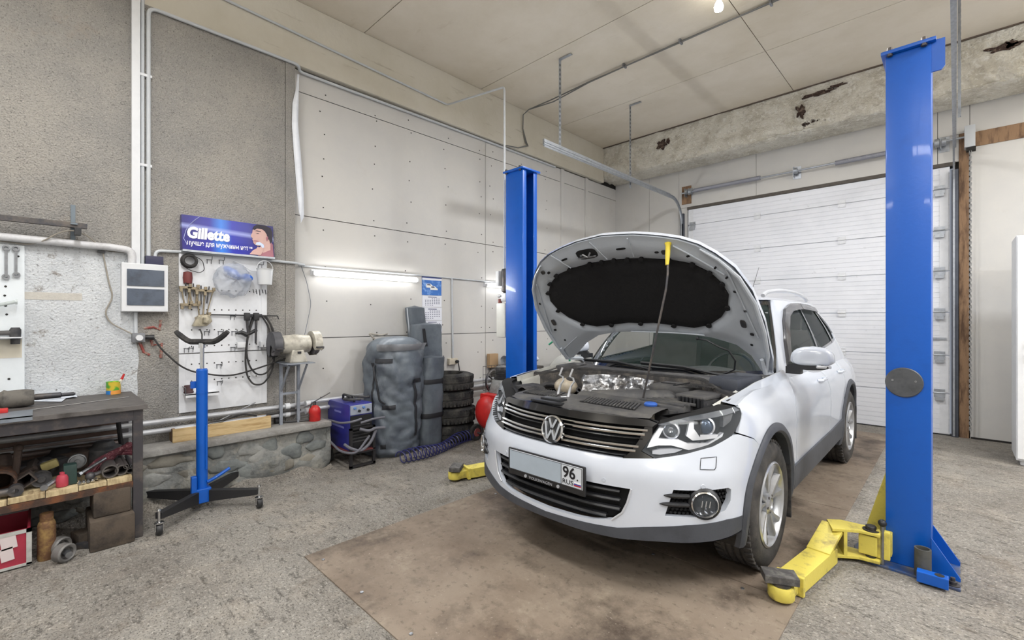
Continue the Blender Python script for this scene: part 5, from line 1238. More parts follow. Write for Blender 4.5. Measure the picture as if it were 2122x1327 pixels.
# ---------------------------------------------------------------- blue advert, pegboard and its tools
def uv(p0, p1): return p0, p1
ad = thing('advert_sign', 'blue shaving advert with a man shaving, above the white pegboard', 'sign', (-4.49, 1.125, 2.123))
zb_, zt_ = (-4.5, 0.806, 1.978)[2], (-4.5, 0.806, 2.263)[2]; ya_, yb_ = (-4.5, 0.806, 2.123)[1], (-4.5, 1.499, 2.128)[1]
def adp(u, v, o=0): return (XS + .05 + o + .035 * (1 - v) ** 2, ya_ + (yb_ - ya_) * u, zb_ + (zt_ - zb_) * v)
b = MB(); b.grid(lambda u, v: adp(u, v), 2, 10); b.add([(XS, ya_, zb_), (XS, ya_, zt_), adp(0, 1), adp(0, .5), adp(0, 0)], [(0, 1, 2, 3, 4)]); b.add([(XS, yb_, zb_), (XS, yb_, zt_), adp(1, 1), adp(1, .5), adp(1, 0)], [(0, 1, 2, 3, 4)]); b.add([(XS, ya_, zt_), (XS, yb_, zt_), adp(1, 1), adp(0, 1)], [(0, 1, 2, 3)])
# printed blue ground with a light streak: flat print
pm = bpy.data.materials.new('advert_print'); pm.use_nodes = True; nt = pm.node_tree; N_ = nt.nodes; K_ = nt.links; bs = N_['Principled BSDF']; bs.inputs['Roughness'].default_value = .3
tc = N_.new('ShaderNodeTexCoord'); sp_ = N_.new('ShaderNodeSeparateXYZ'); K_.new(tc.outputs['Generated'], sp_.inputs[0])
rp_ = N_.new('ShaderNodeValToRGB'); rp_.color_ramp.elements[0].color = (*rgb(44, 40, 118), 1); rp_.color_ramp.elements[1].color = (*rgb(38, 36, 104), 1)
for pos, c_ in ((.28, rgb(52, 52, 160)), (.40, rgb(60, 130, 225)), (.52, rgb(48, 56, 176)), (.8, rgb(44, 44, 130))):
    e_ = rp_.color_ramp.elements.new(pos); e_.color = (*c_, 1)
K_.new(sp_.outputs[1], rp_.inputs[0])
mt_ = N_.new('ShaderNodeMath'); mt_.operation = 'MULTIPLY_ADD'; mt_.inputs[1].default_value = .12; K_.new(sp_.outputs[1], mt_.inputs[0]); K_.new(sp_.outputs[2], mt_.inputs[2])
r2 = N_.new('ShaderNodeValToRGB'); r2.color_ramp.elements[0].position = .60; r2.color_ramp.elements[0].color = (0, 0, 0, 1); r2.color_ramp.elements[1].position = .80; r2.color_ramp.elements[1].color = (0, 0, 0, 1); e_ = r2.color_ramp.elements.new(.70); e_.color = (.75, .75, .75, 1)
K_.new(mt_.outputs[0], r2.inputs[0]); mx_ = N_.new('ShaderNodeMix'); mx_.data_type = 'RGBA'; mx_.inputs[7].default_value = (*rgb(170, 180, 235), 1); K_.new(r2.outputs[0], mx_.inputs[0]); K_.new(rp_.outputs[0], mx_.inputs[6]); K_.new(mx_.outputs[2], bs.inputs['Base Color'])
b.build('panel', pm, ad, smooth=False)
b = MB(); b.box((XS + .02, ya_, zb_ - .018), (XS + .10, yb_, zb_ - .002)); b.build('bottom_rail', galv, ad, smooth=False)
pw = mat('print_white', rgb(238, 238, 245), .4)
bpy_t = text('lettering', 'Gillette', .125, adp(.045, .36, .004), (0, 1, 0), (-.12, 0, 1), pw, ad, width=(yb_ - ya_) * .44, bold=.006, shear=.12)
text('lettering', 'Лучше для мужчины нет™', .062, adp(.04, .14, .003), (0, 1, 0), (-.3, 0, 1), pw, ad, width=(yb_ - ya_) * .70, bold=.001)
def decal(nm, poly, m, o):
    c = [(p[0], p[1]) for p in poly]; bb = MB(); pts = resample(c, .04); bb.add([adp(p[0], p[1], o) for p in pts], [tuple(range(len(pts)))]); return bb.build(nm, m, ad, smooth=False)
skin = mat('print_skin', rgb(205, 168, 160), .5, var=.12, scale=8); hair = mat('print_hair', rgb(40, 34, 48), .5); robe = mat('print_shoulder', rgb(168, 110, 122), .5, var=.2, scale=5)
decal('figure', [(.80, .0), (.99, .0), (.99, .40), (.965, .50), (.92, .36), (.86, .24), (.82, .12)], robe, .003)
decal('figure', [(.862, .10), (.955, .22), (.965, .62), (.90, .62), (.87, .34)], skin, .004)
decal('figure', [(.728, .60), (.735, .66), (.745, .70), (.752, .80), (.79, .92), (.86, .93), (.915, .84), (.925, .62), (.905, .46), (.85, .33), (.80, .31), (.765, .36), (.752, .42), (.756, .46), (.742, .49), (.750, .53), (.738, .565)], skin, .006)
decal('figure', [(.752, .84), (.77, .93), (.80, .985), (.90, .99), (.965, .93), (.985, .80), (.985, .52), (.955, .42), (.945, .56), (.925, .56), (.918, .70), (.895, .80), (.86, .86), (.80, .86), (.77, .80)], hair, .008)
decal('figure', [(.775, .775), (.80, .80), (.845, .79), (.85, .765), (.80, .775)], hair, .008)
decal('figure', [(.785, .705), (.81, .72), (.84, .70), (.81, .69)], hair, .008)
decal('figure', [(.76, .475), (.80, .48), (.825, .455), (.79, .45), (.762, .455)], robe, .008)
decal('figure', [(.905, .60), (.925, .66), (.935, .60), (.92, .50), (.908, .52)], robe, .009)
decal('figure', [(.70, .02), (.83, .02), (.86, .14), (.872, .28), (.845, .33), (.825, .27), (.80, .285), (.785, .22), (.745, .16)], skin, .009)
decal('figure', [(.775, .33), (.79, .42), (.83, .44), (.875, .37), (.88, .28), (.855, .26), (.84, .33), (.80, .34)], mat('print_foam', rgb(200, 214, 238), .4), .010)
b = MB(); b.tube([adp(.02 + .16 * (k / 12) ** 2, .30 + .70 * (k / 12), .004) if k > 3 else adp(.045 - .01 * k, .16 + .05 * k, .004) for k in range(13)], .0025, 4); b.build('print_arc', mat('print_arc', rgb(170, 176, 225), .4), ad)

peg = thing('pegboard', 'tall white perforated pegboard under the blue advert', 'pegboard', (-4.55, 1.111, 1.295))
XPB = XS + .022
g0, g1 = (-4.53, 0.795, 0.648), (-4.53, 1.456, 2.007); zmid = (-4.53, 0.795, 1.13)[2]; zt2 = (-4.53, 0.795, 1.949)[2]; zb2 = (-4.53, 0.795, 0.648)[2]
for z0, z1 in ((zb2, zmid - .004), (zmid + .004, zt2)):
    b = MB(); b.box((XS, g0[1], z0), (XPB, g1[1], z1)); b.box((XS, g0[1] + .045, z0), (XPB + .002, g0[1] + .049, z1)); b.box((XS, g1[1] - .049, z0), (XPB + .002, g1[1] - .045, z1)); b.build('panel', white_metal, peg, smooth=False, bevel=.002)
b = MB(); zr = [(-4.53, 0.89, 1.659)[2], (-4.53, 0.89, 1.492)[2], (-4.53, 0.89, 1.324)[2], (-4.53, 0.89, 1.189)[2], (-4.53, 0.89, 1.041)[2], (-4.53, 0.89, 0.901)[2]]
for z in zr:
    y = g0[1] + .085
    while y < g1[1] - .06:
        b.cyl((XPB - .002, y, z), (XPB + .0015, y, z), .006, 6); y += .054
b.build('peg_holes', dark_gap, peg, kind='stuff', smooth=False)
XH = XPB + .002
rodm = mat('wire_steel', rgb(120, 122, 126), .35, .7)
# wire hooks
def hook(p, ln=.09):
    b = MB(); y, z = p[1], p[2]; b.tube([(XH, y - .02, z), (XH, y + .02, z)], .003, 5); b.tube(bend([(XH, y, z), (XH + ln, y, z - .01), (XH + ln + .008, y, z + .018)], .008, 3), .003, 5); b.tube([(XH, y - .015, z), (XH, y - .015, z - .035)], .0025, 4); b.tube([(XH, y + .015, z), (XH, y + .015, z - .035)], .0025, 4)
    return b.build('hook', rodm, peg)
for p in [(-4.55, 0.986, 1.31), (-4.55, 1.085, 1.308), (-4.55, 1.188, 1.306), (-4.55, 0.845, 1.174), (-4.55, 0.874, 1.177), (-4.55, 1.181, 1.167), (-4.55, 1.397, 1.166), (-4.55, 1.075, 1.026), (-4.55, 1.078, 0.881), (-4.55, 1.004, 1.915), (-4.55, 1.093, 1.919), (-4.55, 1.397, 1.907), (-4.55, 1.177, 1.441)]: hook(p)
# long rod across with cables
b = MB(); rp0, rp1 = (-4.51, 0.947, 1.452), (-4.51, 1.54, 1.442); b.tube([rp0, rp1], .006, 6); b.tube([rp1, (rp1[0], rp1[1] + .01, rp1[2] - .03)], .005, 5)
for p in ((-4.55, 0.997, 1.453), (-4.55, 1.409, 1.442)): b.tube([(XS, p[1], p[2]), (XS + .045, p[1], p[2])], .005, 5)
rr_ = b.build('hanging_rod', mat('black_wire', rgb(44, 44, 46), .5), peg)
# things on the board
tl = mat('tool_brass', rgb(150, 138, 116), .4, .6, var=.4, scale=30)
def ring(name, label, p, r, th, m, cat, rings=3, **k):
    b = MB()
    for i in range(rings): b.tube([(p[0] + .012 * i, p[1] + r * (1 - .05 * i) * math.cos(2 * PI * q / 20), p[2] + r * (1 - .07 * i) * math.sin(2 * PI * q / 20)) for q in range(20)], th, 7, closed=True)
    return tag(b.build(name, m, None, loc=p), label, cat)
ring('wire_coil', 'small coil of black wire hung top left on the pegboard', (-4.5, 0.858, 1.889), .05, .012, rubber, 'wire coil')
b = MB(); b.tube(bend([(-4.5, 0.894, 1.932), (-4.49, 0.95, 1.901), (-4.5, 0.965, 1.822), (-4.5, 0.931, 1.796), (-4.5, 0.858, 1.814), (-4.5, 0.806, 1.857)], .04), .003, 5); tag(b.build('thin_cable', dusty_black, None, loc=(-4.5, 0.918, 1.859)), 'thin black cable looped right of the black wire coil', 'cable')
b = MB(); p = (-4.52, 0.852, 1.752); b.lathe([(.0, -.055), (.03, -.045), (.034, 0), (.03, .045), (.0, .055)], 14, p); tag(b.build('fuel_filter', mat('dark_red', rgb(110, 50, 48), .5), None, loc=p), 'dark red filter bowl hung under the black wire coil', 'filter')
def caliper(name, label, pa, pb, sc=1.):
    """puller-like tool: two shanks with a jaw block at both ends"""
    t = thing(name, label, 'puller', pa, group='pullers on the left of the pegboard'); A, Bp = Vector(pa), Vector(pb)
    for dy, dy2 in ((-.028, -.012), (.028, .012)):
        b = MB(); b.tube([A + Vector((0, dy, 0)), Bp + Vector((0, dy2, 0))], .006 * sc, 6); b.build('arm', tl, t)
    for P_ in (A, Bp):
        b = MB(); b.cbox(tuple(P_), (.03, .085 * sc, .022)); b.cbox((P_.x + .012, P_.y - .03, P_.z - .02), (.022, .02, .035)); b.cbox((P_.x + .012, P_.y + .032, P_.z + .016), (.022, .022, .03)); b.build('jaw', tl, t, bevel=.003, smooth=False)
    b = MB(); m_ = (A + Bp) / 2; b.tube([A + Vector((.01, 0, .04)), m_], .005, 6); b.build('screw', dark_steel, t)
caliper('puller', 'leftmost brassy two-armed puller on the pegboard, upper row', (-4.5, 0.832, 1.671), (-4.5, 0.839, 1.53))
caliper('puller', 'second brassy puller from the left, beside the leftmost one', (-4.5, 0.885, 1.666), (-4.5, 0.891, 1.531))
caliper('puller', 'middle long-armed puller reaching down between the short pullers and the plastic bag', (-4.5, 0.938, 1.652), (-4.5, 0.941, 1.42))
caliper('puller', 'rightmost thin puller just left of the plastic bag', (-4.5, 0.996, 1.647), (-4.5, 0.965, 1.44), .8)
b = MB(); p = (-4.49, 0.943, 1.404); b.prism([(p[1] - .07, p[2] - .05), (p[1] - .03, p[2] + .04), (p[1] + .05, p[2] + .045), (p[1] + .07, p[2] - .01), (p[1] + .03, p[2] - .05)], p[0] - .02, p[0] + .03, 'X'); b.cbox((p[0] + .04, p[1] + .02, p[2]), (.03, .04, .05)); tag(b.build('tool_block', mat('pale_tool', rgb(176, 168, 148), .45, .4, var=.5, scale=30), None, loc=p, bevel=.006), 'chunky pale metal jaw block hanging below the long puller', 'tool')
# plastic bag with blue masks
bg = thing('plastic_bag', 'clear crumpled plastic bag with blue parts hung on the pegboard', 'bag', (-4.49, 1.176, 1.754))
p = (-4.46, 1.168, 1.744); r_ = .5 * ((-4.46, 1.319, 1.761)[1] - (-4.46, 1.025, 1.743)[1])
def bagf(u, v):
    a = 2 * PI * u; th = PI * v; n = 1 + .16 * noise.noise((math.cos(a) * math.sin(th) * 2.2, math.sin(a) * 2.2, math.cos(th) * 2.5 + 4)) + .05 * noise.noise((a * 4, th * 6, 2)) * math.sin(th)
    return (p[0] - .01 + .085 * math.cos(th) * n, p[1] + r_ * math.sin(th) * math.cos(a) * n, p[2] + r_ * .98 * math.sin(th) * math.sin(a) * n)
b = MB(); b.grid(bagf, 40, 24, closed_u=True); b.build('film', mat('bag_film', rgb(196, 202, 212), .22, alpha=.42, bump=.8, bscale=22, var=.2, scale=14), bg)
bl_ = mat('bag_blue', rgb(40, 110, 215), .45, var=.3, scale=20)
for (q_, ry, rz_, tlt) in (((-4.47, 1.163, 1.81), .085, .035, -.6), ((-4.47, 1.272, 1.776), .05, .035, -.2)):
    b = MB(); b.m = Matrix.Translation(q_) @ Matrix.Rotation(-tlt * -1, 4, 'X'); b.ball((0, 0, 0), 1, 16, (.05, ry, rz_)); b.build('blue_part', bl_, bg)
b = MB(); b.tube(bend([(-4.51, 1.181, 1.919), (-4.5, 1.238, 1.894), (-4.5, 1.315, 1.84), (-4.5, 1.374, 1.84)], .04), .004, 5); b.build('string', white_plastic, bg)
# white bucket
bk = thing('plastic_bucket', 'small translucent white bucket hung on the right edge of the pegboard', 'bucket', (-4.45, 1.406, 1.809)); p = (-4.45, 1.414, 1.796)
b = MB(); b.lathe([(.056, -.075), (.066, .065), (.070, .068), (.066, .062), (.054, -.07), (0, -.07)], 24, p); b.build('body', mat('milky_plastic', rgb(226, 228, 230), .4, alpha=.75), bk)
b = MB(); b.tube([(p[0], p[1] + .066 * math.cos(PI * k / 10), p[2] + .066 + .075 * math.sin(PI * k / 10)) for k in range(11)], .003, 5); b.build('handle', white_plastic, bk)
b = MB(); p = (-4.5, 1.382, 1.667)
for k in range(5): b.tube([(p[0], p[1] - .05 + .025 * k, p[2] + .012), (p[0] + .02, p[1] - .05 + .025 * k, p[2] - .02 - .01 * (k % 3))], .004, 5)
tag(b.build('key_rings', dusty_black, None, loc=p), 'row of small dark keys under the white bucket', 'keys')
# pressure gauge hoses and cables on the rod
hk = thing('cable_loop', 'long black cable looped over the rod right of the pegboard', 'cable', (-4.5, 1.434, 1.442))
lp_ = [[(-4.5, 1.418, 1.446), (-4.48, 1.468, 1.376), (-4.48, 1.505, 1.243), (-4.48, 1.509, 1.066), (-4.48, 1.476, 0.914), (-4.48, 1.407, 0.825), (-4.48, 1.329, 0.829), (-4.48, 1.278, 0.91), (-4.48, 1.263, 1.039), (-4.48, 1.271, 1.187), (-4.48, 1.294, 1.335), (-4.5, 1.331, 1.437)],
       [(-4.49, 1.431, 1.446), (-4.47, 1.489, 1.332), (-4.47, 1.514, 1.155), (-4.47, 1.489, 1.002), (-4.47, 1.424, 0.916), (-4.47, 1.353, 0.917), (-4.47, 1.299, 0.986), (-4.47, 1.268, 1.103), (-4.47, 1.279, 1.25), (-4.47, 1.314, 1.377), (-4.49, 1.343, 1.437)],
       [(-4.495, 1.4, 1.446), (-4.49, 1.455, 1.35), (-4.49, 1.484, 1.2), (-4.49, 1.496, 1.044)]]
for q_ in lp_:
    b = MB(); b.tube(bend(q_, .09, 6), .0075, 7); b.build('cable', rubber, hk)
for i, (px_, top_, bt_) in enumerate((((-4.48, 1.275, 1.454), (-4.48, 1.275, 1.454), (-4.48, 1.286, 1.25)), ((-4.48, 1.348, 1.454), (-4.48, 1.348, 1.454), (-4.48, 1.344, 1.197)))):
    t = thing('tester_probe', ('left black hand tester hung on the rod over the loop' if i == 0 else 'right black hand tester hung on the rod over the loop'), 'tester', px_)
    b = MB(); b.cbox((px_[0] + .01, px_[1], px_[2] - .02), (.04, .045, .07)); b.cbox((px_[0] + .01, px_[1] + .02, px_[2] - .01), (.02, .06, .03)); b.build('head', black_plastic, t, bevel=.008)
    b = MB(); b.tube([(px_[0] + .01, px_[1], px_[2] - .05), (bt_[0] + .01, bt_[1], bt_[2])], [.012, .008], 8); b.build('shaft', dark_steel, t)
t = thing('clamp_tool', 'black clamp lying across the hooks below the testers', 'clamp', (-4.48, 1.278, 1.284))
b = MB(); b.tube([(-4.48, 1.203, 1.29), (-4.48, 1.233, 1.298), (-4.48, 1.271, 1.276), (-4.48, 1.309, 1.292), (-4.48, 1.356, 1.317)], [.012, .02, .022, .016, .014], 8); b.build('body', black_plastic, t)
b = MB(); b.tube([(-4.48, 1.203, 1.29), (-4.48, 1.188, 1.295)], [.012, .008], 6); b.tube([(-4.48, 1.34, 1.326), (-4.48, 1.352, 1.3)], .013, 8); b.build('grip', rubber, t)
for i, (c0, c1) in enumerate((((-4.51, 1.207, 1.214), (-4.51, 1.272, 1.164)), ((-4.51, 1.389, 1.211), (-4.51, 1.482, 1.159)))):
    b = MB(); b.box((XPB, c0[1], c1[2]), (XPB + .05, c1[1], c0[2])); tag(b.build('parts_tray', white_plastic, None, loc=c0, bevel=.003), 'small white tray on the pegboard, %s of the black cable loop' % ('left' if i == 0 else 'right side'), 'tray')
sh = thing('small_shelf', 'narrow white shelf low on the pegboard holding a dark bobbin', 'shelf', (-4.49, 0.916, 0.815))
s0, s1 = (-4.5, 0.819, 0.813), (-4.5, 1.049, 0.799)
b = MB(); b.box((XPB, s0[1], s0[2] - .01), (XPB + .12, s1[1], s0[2] - .002)); b.box((XPB + .115, s0[1], s0[2] - .03), (XPB + .12, s1[1], s0[2] - .002)); b.build('board', white_metal, sh, smooth=False)
b = MB(); b.tube([(XPB, s0[1], s0[2] + .05), (XPB + .11, s0[1], s0[2] + .05), (XPB + .11, s0[1], s0[2] - .01)], .003, 5); b.build('wire_end', rodm, sh)
b = MB(); p = (-4.48, 0.851, 0.847); zz = s0[2] - .002; b.lathe([(.032, zz), (.036, zz + .01), (.03, zz + .02), (.034, zz + .055), (.03, zz + .065), (0, zz + .065)], 16, (p[0], p[1], 0)); tag(b.build('bobbin', mat('bobbin', rgb(76, 50, 52), .6, var=.4, scale=20), None, loc=(p[0], p[1], zz)), 'dark brown bobbin on the narrow shelf of the pegboard', 'bobbin')

# ---------------------------------------------------------------- bench grinder on a grey stand
gs = thing('grinder_stand', 'grey welded steel stand under the bench grinder', 'stand', (-4.45, 1.625, 0.792))
st_m = mat('stand_grey', rgb(150, 156, 166), .5, .3, var=.2, scale=14)
XG1 = XS + .10; zt3 = (-4.43, 1.618, 1.009)[2]
yl, yr = (-4.45, 1.549, 0.8)[1], (-4.45, 1.704, 0.784)[1]
for y in (yl, yr):
    b = MB(); b.box((XG1 - .012, y - .012, ZL), (XG1 + .012, y + .012, zt3)); b.build('leg', st_m, gs, smooth=False)
for z in ((-4.45, 1.625, 0.725)[2], (-4.45, 1.625, 0.985)[2]):
    b = MB(); b.box((XG1 - .010, yl, z - .01), (XG1 + .010, yr, z + .01)); b.build('rung', st_m, gs, smooth=False)
for y in (yl, yr):
    b = MB(); b.tube([(XG1, y, (-4.45, 1.651, 0.744)[2]), (XG1 + .20, y + .0, zt3 - .01)], .011, 4); b.build('brace', st_m, gs, smooth=False)
b = MB(); b.box((XS, yl - .03, zt3), (XS + .34, yr + .06, zt3 + .008)); b.build('top_plate', st_m, gs, smooth=False)
gr = thing('bench_grinder', 'worn white bench grinder on the grey steel stand', 'grinder', (XS + .2, (yl + yr) / 2, zt3))
gx, gz = XS + .19, zt3 + .175; gy = (yl + yr) / 2 + .015
gm = mat('grinder_cream', rgb(196, 192, 180), .45, .2, col2=rgb(138, 132, 122), scale=12, lo=.45, hi=.7)
b = MB(); b.prism([(gy - .07, zt3 + .008), (gy + .09, zt3 + .008), (gy + .05, gz - .05), (gy - .05, gz - .05)], gx - .07, gx + .07, 'X'); b.build('foot', gm, gr, bevel=.01, smooth=False)
b = MB(); b.lathe([(.05, gy - .135), (.08, gy - .12), (.086, gy - .03), (.089, gy - .025), (.089, gy + .02), (.086, gy + .03), (.08, gy + .12), (.05, gy + .135)], 28, (gx, 0, gz), axis='Y'); b.build('motor', gm, gr)
for s_, lab in ((-1, 'left'), (1, 'right')):
    b = MB(); yc = gy + s_ * .175; ns = 22; a0_, a1_ = R(-30), R(255)
    pf_ = [(.110, -.036), (.117, -.034), (.117, .034), (.110, .036)]
    for (ra, ha), (rb_, hb) in zip(pf_, pf_[1:]):
        b.add([(gx + rr__ * math.cos(a0_ + (a1_ - a0_) * k / ns), yc + hh, gz + rr__ * math.sin(a0_ + (a1_ - a0_) * k / ns)) for k in range(ns + 1) for rr__, hh in ((ra, ha), (rb_, hb))], [(2 * k, 2 * k + 1, 2 * k + 3, 2 * k + 2) for k in range(ns)])
    for hh in (-.036, .036):
        b.add([(gx, yc + hh, gz)] + [(gx + 0.112 * math.cos(a0_ + (a1_ - a0_) * k / ns), yc + hh, gz + 0.112 * math.sin(a0_ + (a1_ - a0_) * k / ns)) for k in range(ns + 1)], [(0, k + 1, k + 2) for k in range(ns)])
    b.build('wheel_guard', mat('guard_grey', rgb(92, 92, 96), .5, .4, var=.3, scale=12) if s_ < 0 else gm, gr)
    b = MB(); b.lathe([(.0, yc - .02), (.1, yc - .02), (.1, yc + .02), (0, yc + .02)], 24, (gx, 0, gz), axis='Y'); b.build('grinding_wheel', mat('abrasive', rgb(104, 102, 104), .9, bump=.4), gr)
    b = MB(); b.cbox((gx + .125, yc, gz - .03), (.05, .06, .01)); b.tube([(gx + .06, yc + s_ * .04, gz - .06), (gx + .11, yc + s_ * .04, gz - .04)], .008, 6); b.build('tool_rest', dark_steel, gr)
b = MB(); b.lathe([(.0, gx + .072), (.0, gx + .078), (.010, gx + .078)], 12, (0, gy, gz - .0), axis='X'); b.cbox((gx + .07, gy + .01, gz - .075), (.02, .03, .02)); b.build('switch', black_plastic, gr)

# ---------------------------------------------------------------- blue transmission jack on castors
jk = thing('transmission_jack', 'blue tall column jack on black castor legs before the pegboard', 'jack', (-4.04, .85, 0))
jx, jy = -4.04, .85
b = MB(); b.lathe([(.037, .06), (.037, 1.035), (.033, 1.04), (.033, 1.045), (0, 1.045)], 24, (jx, jy, 0)); b.lathe([(.0385, .86), (.0385, .872)], 24, (jx, jy, 0)); b.build('cylinder', blue_paint, jk)
b = MB(); b.box((jx - .05, jy - .05, .055), (jx + .05, jy + .05, .16)); b.box((jx + .01, jy - .075, .10), (jx + .05, jy - .04, .26)); b.build('base_block', blue_paint, jk, bevel=.006, smooth=False)
b = MB(); b.lathe([(.014, 1.04), (.014, 1.215)], 16, (jx, jy, 0)); b.lathe([(.022, 1.20), (.022, 1.235)], 14, (jx, jy, 0)); b.build('piston_rod', chrome, jk)
b = MB(); cr = []
for k in range(15):
    t_ = -1 + 2 * k / 14; cr.append((jx + .14 * t_, jy + .135 * t_, 1.245 + .075 * max(0, abs(t_) - .45) ** 1.3 * 2.2))
b.tube(cr, [.016] + [.021] * 13 + [.016], 8); b.tube([(jx, jy, 1.21), (jx, jy, 1.25)], .02, 10); b.tube([(jx, jy, 1.25), (jx + .0, jy, 1.30), (jx - .01, jy - .01, 1.34)], .005, 5); b.build('cradle', rubber, jk)
b = MB(); b.tube([(jx + .036, jy + .02, .30), (jx + .036, jy + .02, .62)], .008, 8); b.box((jx - .05, jy - .065, .90), (jx - .02, jy - .03, .95)); b.build('pump_line', blue_paint, jk)
b = MB(); b.tube(bend([(jx + .03, jy + .03, .20), (jx + .045, jy + .08, .225), (jx + .05, jy + .17, .275)], .03), .012, 8); b.build('foot_pedal', blue_paint, jk)
for sx, sy in ((1, 1), (1, -1), (-1, 1), (-1, -1)):
    ex, ey = jx + sx * .275, jy + sy * .30
    b = MB(); A_ = Vector((jx + sx * .045, jy + sy * .045, .06)); E_ = Vector((ex, ey, .10)); d = (E_ - A_).normalized(); n = Vector((-d.y, d.x, 0)).normalized() * .022
    vs = [A_ - n, A_ + n, A_ + n + Vector((0, 0, .085)), A_ - n + Vector((0, 0, .085)), E_ - n, E_ + n, E_ + n + Vector((0, 0, .042)), E_ - n + Vector((0, 0, .042))]
    b.add([tuple(v) for v in vs], [(0, 1, 2, 3), (7, 6, 5, 4), (0, 4, 5, 1), (1, 5, 6, 2), (2, 6, 7, 3), (3, 7, 4, 0)]); lg = b.build('leg', mat('jack_black', rgb(34, 34, 36), .5), jk, smooth=False, bevel=.003)
    b = MB(); ex += sx * .02; b.tube([(ex, ey, .08), (ex, ey, .16)], .008, 8); b.lathe([(.026, .078), (.028, .085), (.014, .09)], 12, (ex, ey, 0)); b.box((ex - .015, ey - .022, .03), (ex + .015, ey - .018, .082)); b.box((ex - .015, ey + .018, .03), (ex + .015, ey + .022, .082)); b.lathe([(.012, .16), (.008, .172), (0, .174)], 8, (ex, ey, 0)); cs = b.build('castor', chrome, lg)
    b = MB(); b.lathe([(.0, ey - .013), (.033, ey - .016), (.038, ey - .008), (.038, ey + .008), (.033, ey + .016), (0, ey + .013)], 20, (ex, 0, .039), axis='Y'); b.name = 'x'; b.build('castor_wheel', mat('castor_black', rgb(40, 40, 42), .5), lg)

# ---------------------------------------------------------------- plinth clutter
tb = thing('timber_box', 'long pale open timber tray lying on the stone plinth under the pegboard', 'timber box', (-4.42, 1.072, 0.53))
ta, tb_ = (-4.4, 0.732, 0.514)[1], (-4.4, 1.45, 0.513)[1]; th_ = .105
b = MB(); b.box((-4.42, ta, ZL), (-4.40, tb_, ZL + th_)); b.build('front_board', wood, tb, bevel=.003, smooth=False)
b = MB(); b.box((-4.53, ta, ZL), (-4.51, tb_, ZL + th_)); b.build('back_board', wood, tb, bevel=.003, smooth=False)
for y in (ta, tb_ - .02):
    b = MB(); b.box((-4.51, y, ZL), (-4.42, y + .02, ZL + th_)); b.build('end_board', old_wood, tb, smooth=False)
b = MB(); b.box((-4.51, ta + .02, ZL), (-4.42, tb_ - .02, ZL + .015)); b.build('bottom_board', wood, tb, smooth=False)
b = MB(); b.tube(bend([(-4.47, ta + .12, ZL + .1), (-4.46, ta + .35, ZL + .11), (-4.45, ta + .5, ZL + .15), (-4.47, ta + .62, ZL + .11)], .05), .007, 6); tag(b.build('cord', rubber, None, loc=(-4.46, ta + .3, ZL + .11)), 'short black cord dropped into the pale timber tray', 'cord')
b = MB(); b.tube([(-4.47, ta + .30, ZL + .10), (-4.50, ta + .62, ZL + .225)], .005, 6); b.tube([(-4.47, ta + .26, ZL + .10), (-4.47, ta + .36, ZL + .105)], .014, 8); tag(b.build('screwdriver', steel, None, loc=(-4.47, ta + .3, ZL + .11)), 'long thin steel rod leaning out of the pale timber tray against the wall', 'steel rod')
b = MB(); b.tube(bend([(-4.46, ta + .7, ZL + .108), (-4.45, ta + .85, ZL + .125), (-4.47, ta + 1.0, ZL + .108)], .05), .011, 7); tag(b.build('hose_piece', rubber, None, loc=(-4.46, ta + .8, ZL + .11)), 'short bent black hose at the right end of the timber tray', 'hose')
hp_m = mat('heating_pipe', rgb(190, 192, 196), .4, .3, var=.2, scale=14)
pipe('heating_pipe', 'upper of the two pale heating pipes low along the left wall', [(XS + .06, -1.5, ZL + .19), (XS + .06, 1.7, ZL + .155), (XL + .10, 1.85, ZL + .155), (XL + .10, 5.9, ZL + .15)], .021, hp_m, 'pipe', 12)
pipe('heating_pipe', 'lower of the two pale heating pipes low along the left wall', [(XS + .07, -1.5, ZL + .12), (XS + .07, 1.62, ZL + .085), (XL + .11, 1.85, ZL + .085), (XL + .11, 5.9, ZL + .08)], .021, hp_m, 'pipe', 12)
for y in ((-4.55, 1.618, 0.464)[1], (-4.55, 1.806, 0.481)[1]):
    b = MB()
    for z in (.155, .085): b.lathe([(.03, y - .02), (.03, y + .02)], 12, (XS + .062, 0, ZL + z), axis='Y') 
    tag(b.build('pipe_joint', white_plastic, None, loc=(XS + .06, y, ZL + .15)), 'white sleeve pair joining the heating pipes, %s of the two' % ('left' if y < (-4.55, 1.706, 0.45)[1] else 'right'), 'pipe joint', 'sleeves on the heating pipes')
gg = thing('oil_can', 'small red pump oil can with a long spout on the end of the plinth', 'oil can', (-4.36, 1.82, 0.497))
p = (-4.40, (-4.4, 1.837, 0.489)[1], 0)
b = MB(); b.lathe([(.050, ZL), (.053, ZL + .01), (.053, ZL + .075), (.055, ZL + .08), (.050, ZL + .115), (.032, ZL + .14), (.012, ZL + .15)], 24, (p[0], p[1], 0)); b.build('body', red_paint, gg)
b = MB(); b.tube([(p[0], p[1], ZL + .14), (p[0], p[1], ZL + .18)], .014, 10); b.tube([(p[0], p[1] - .03, ZL + .17), (p[0], p[1] + .15, ZL + .25)], .005, 6); b.tube([(p[0], p[1] + .0, ZL + .17), (p[0], p[1] - .10, ZL + .14)], .005, 6); b.tube([(p[0], p[1] - .03, ZL + .17), (p[0], p[1] - .06, ZL + .03)], .006, 6); b.build('pump_spout', dark_steel, gg)
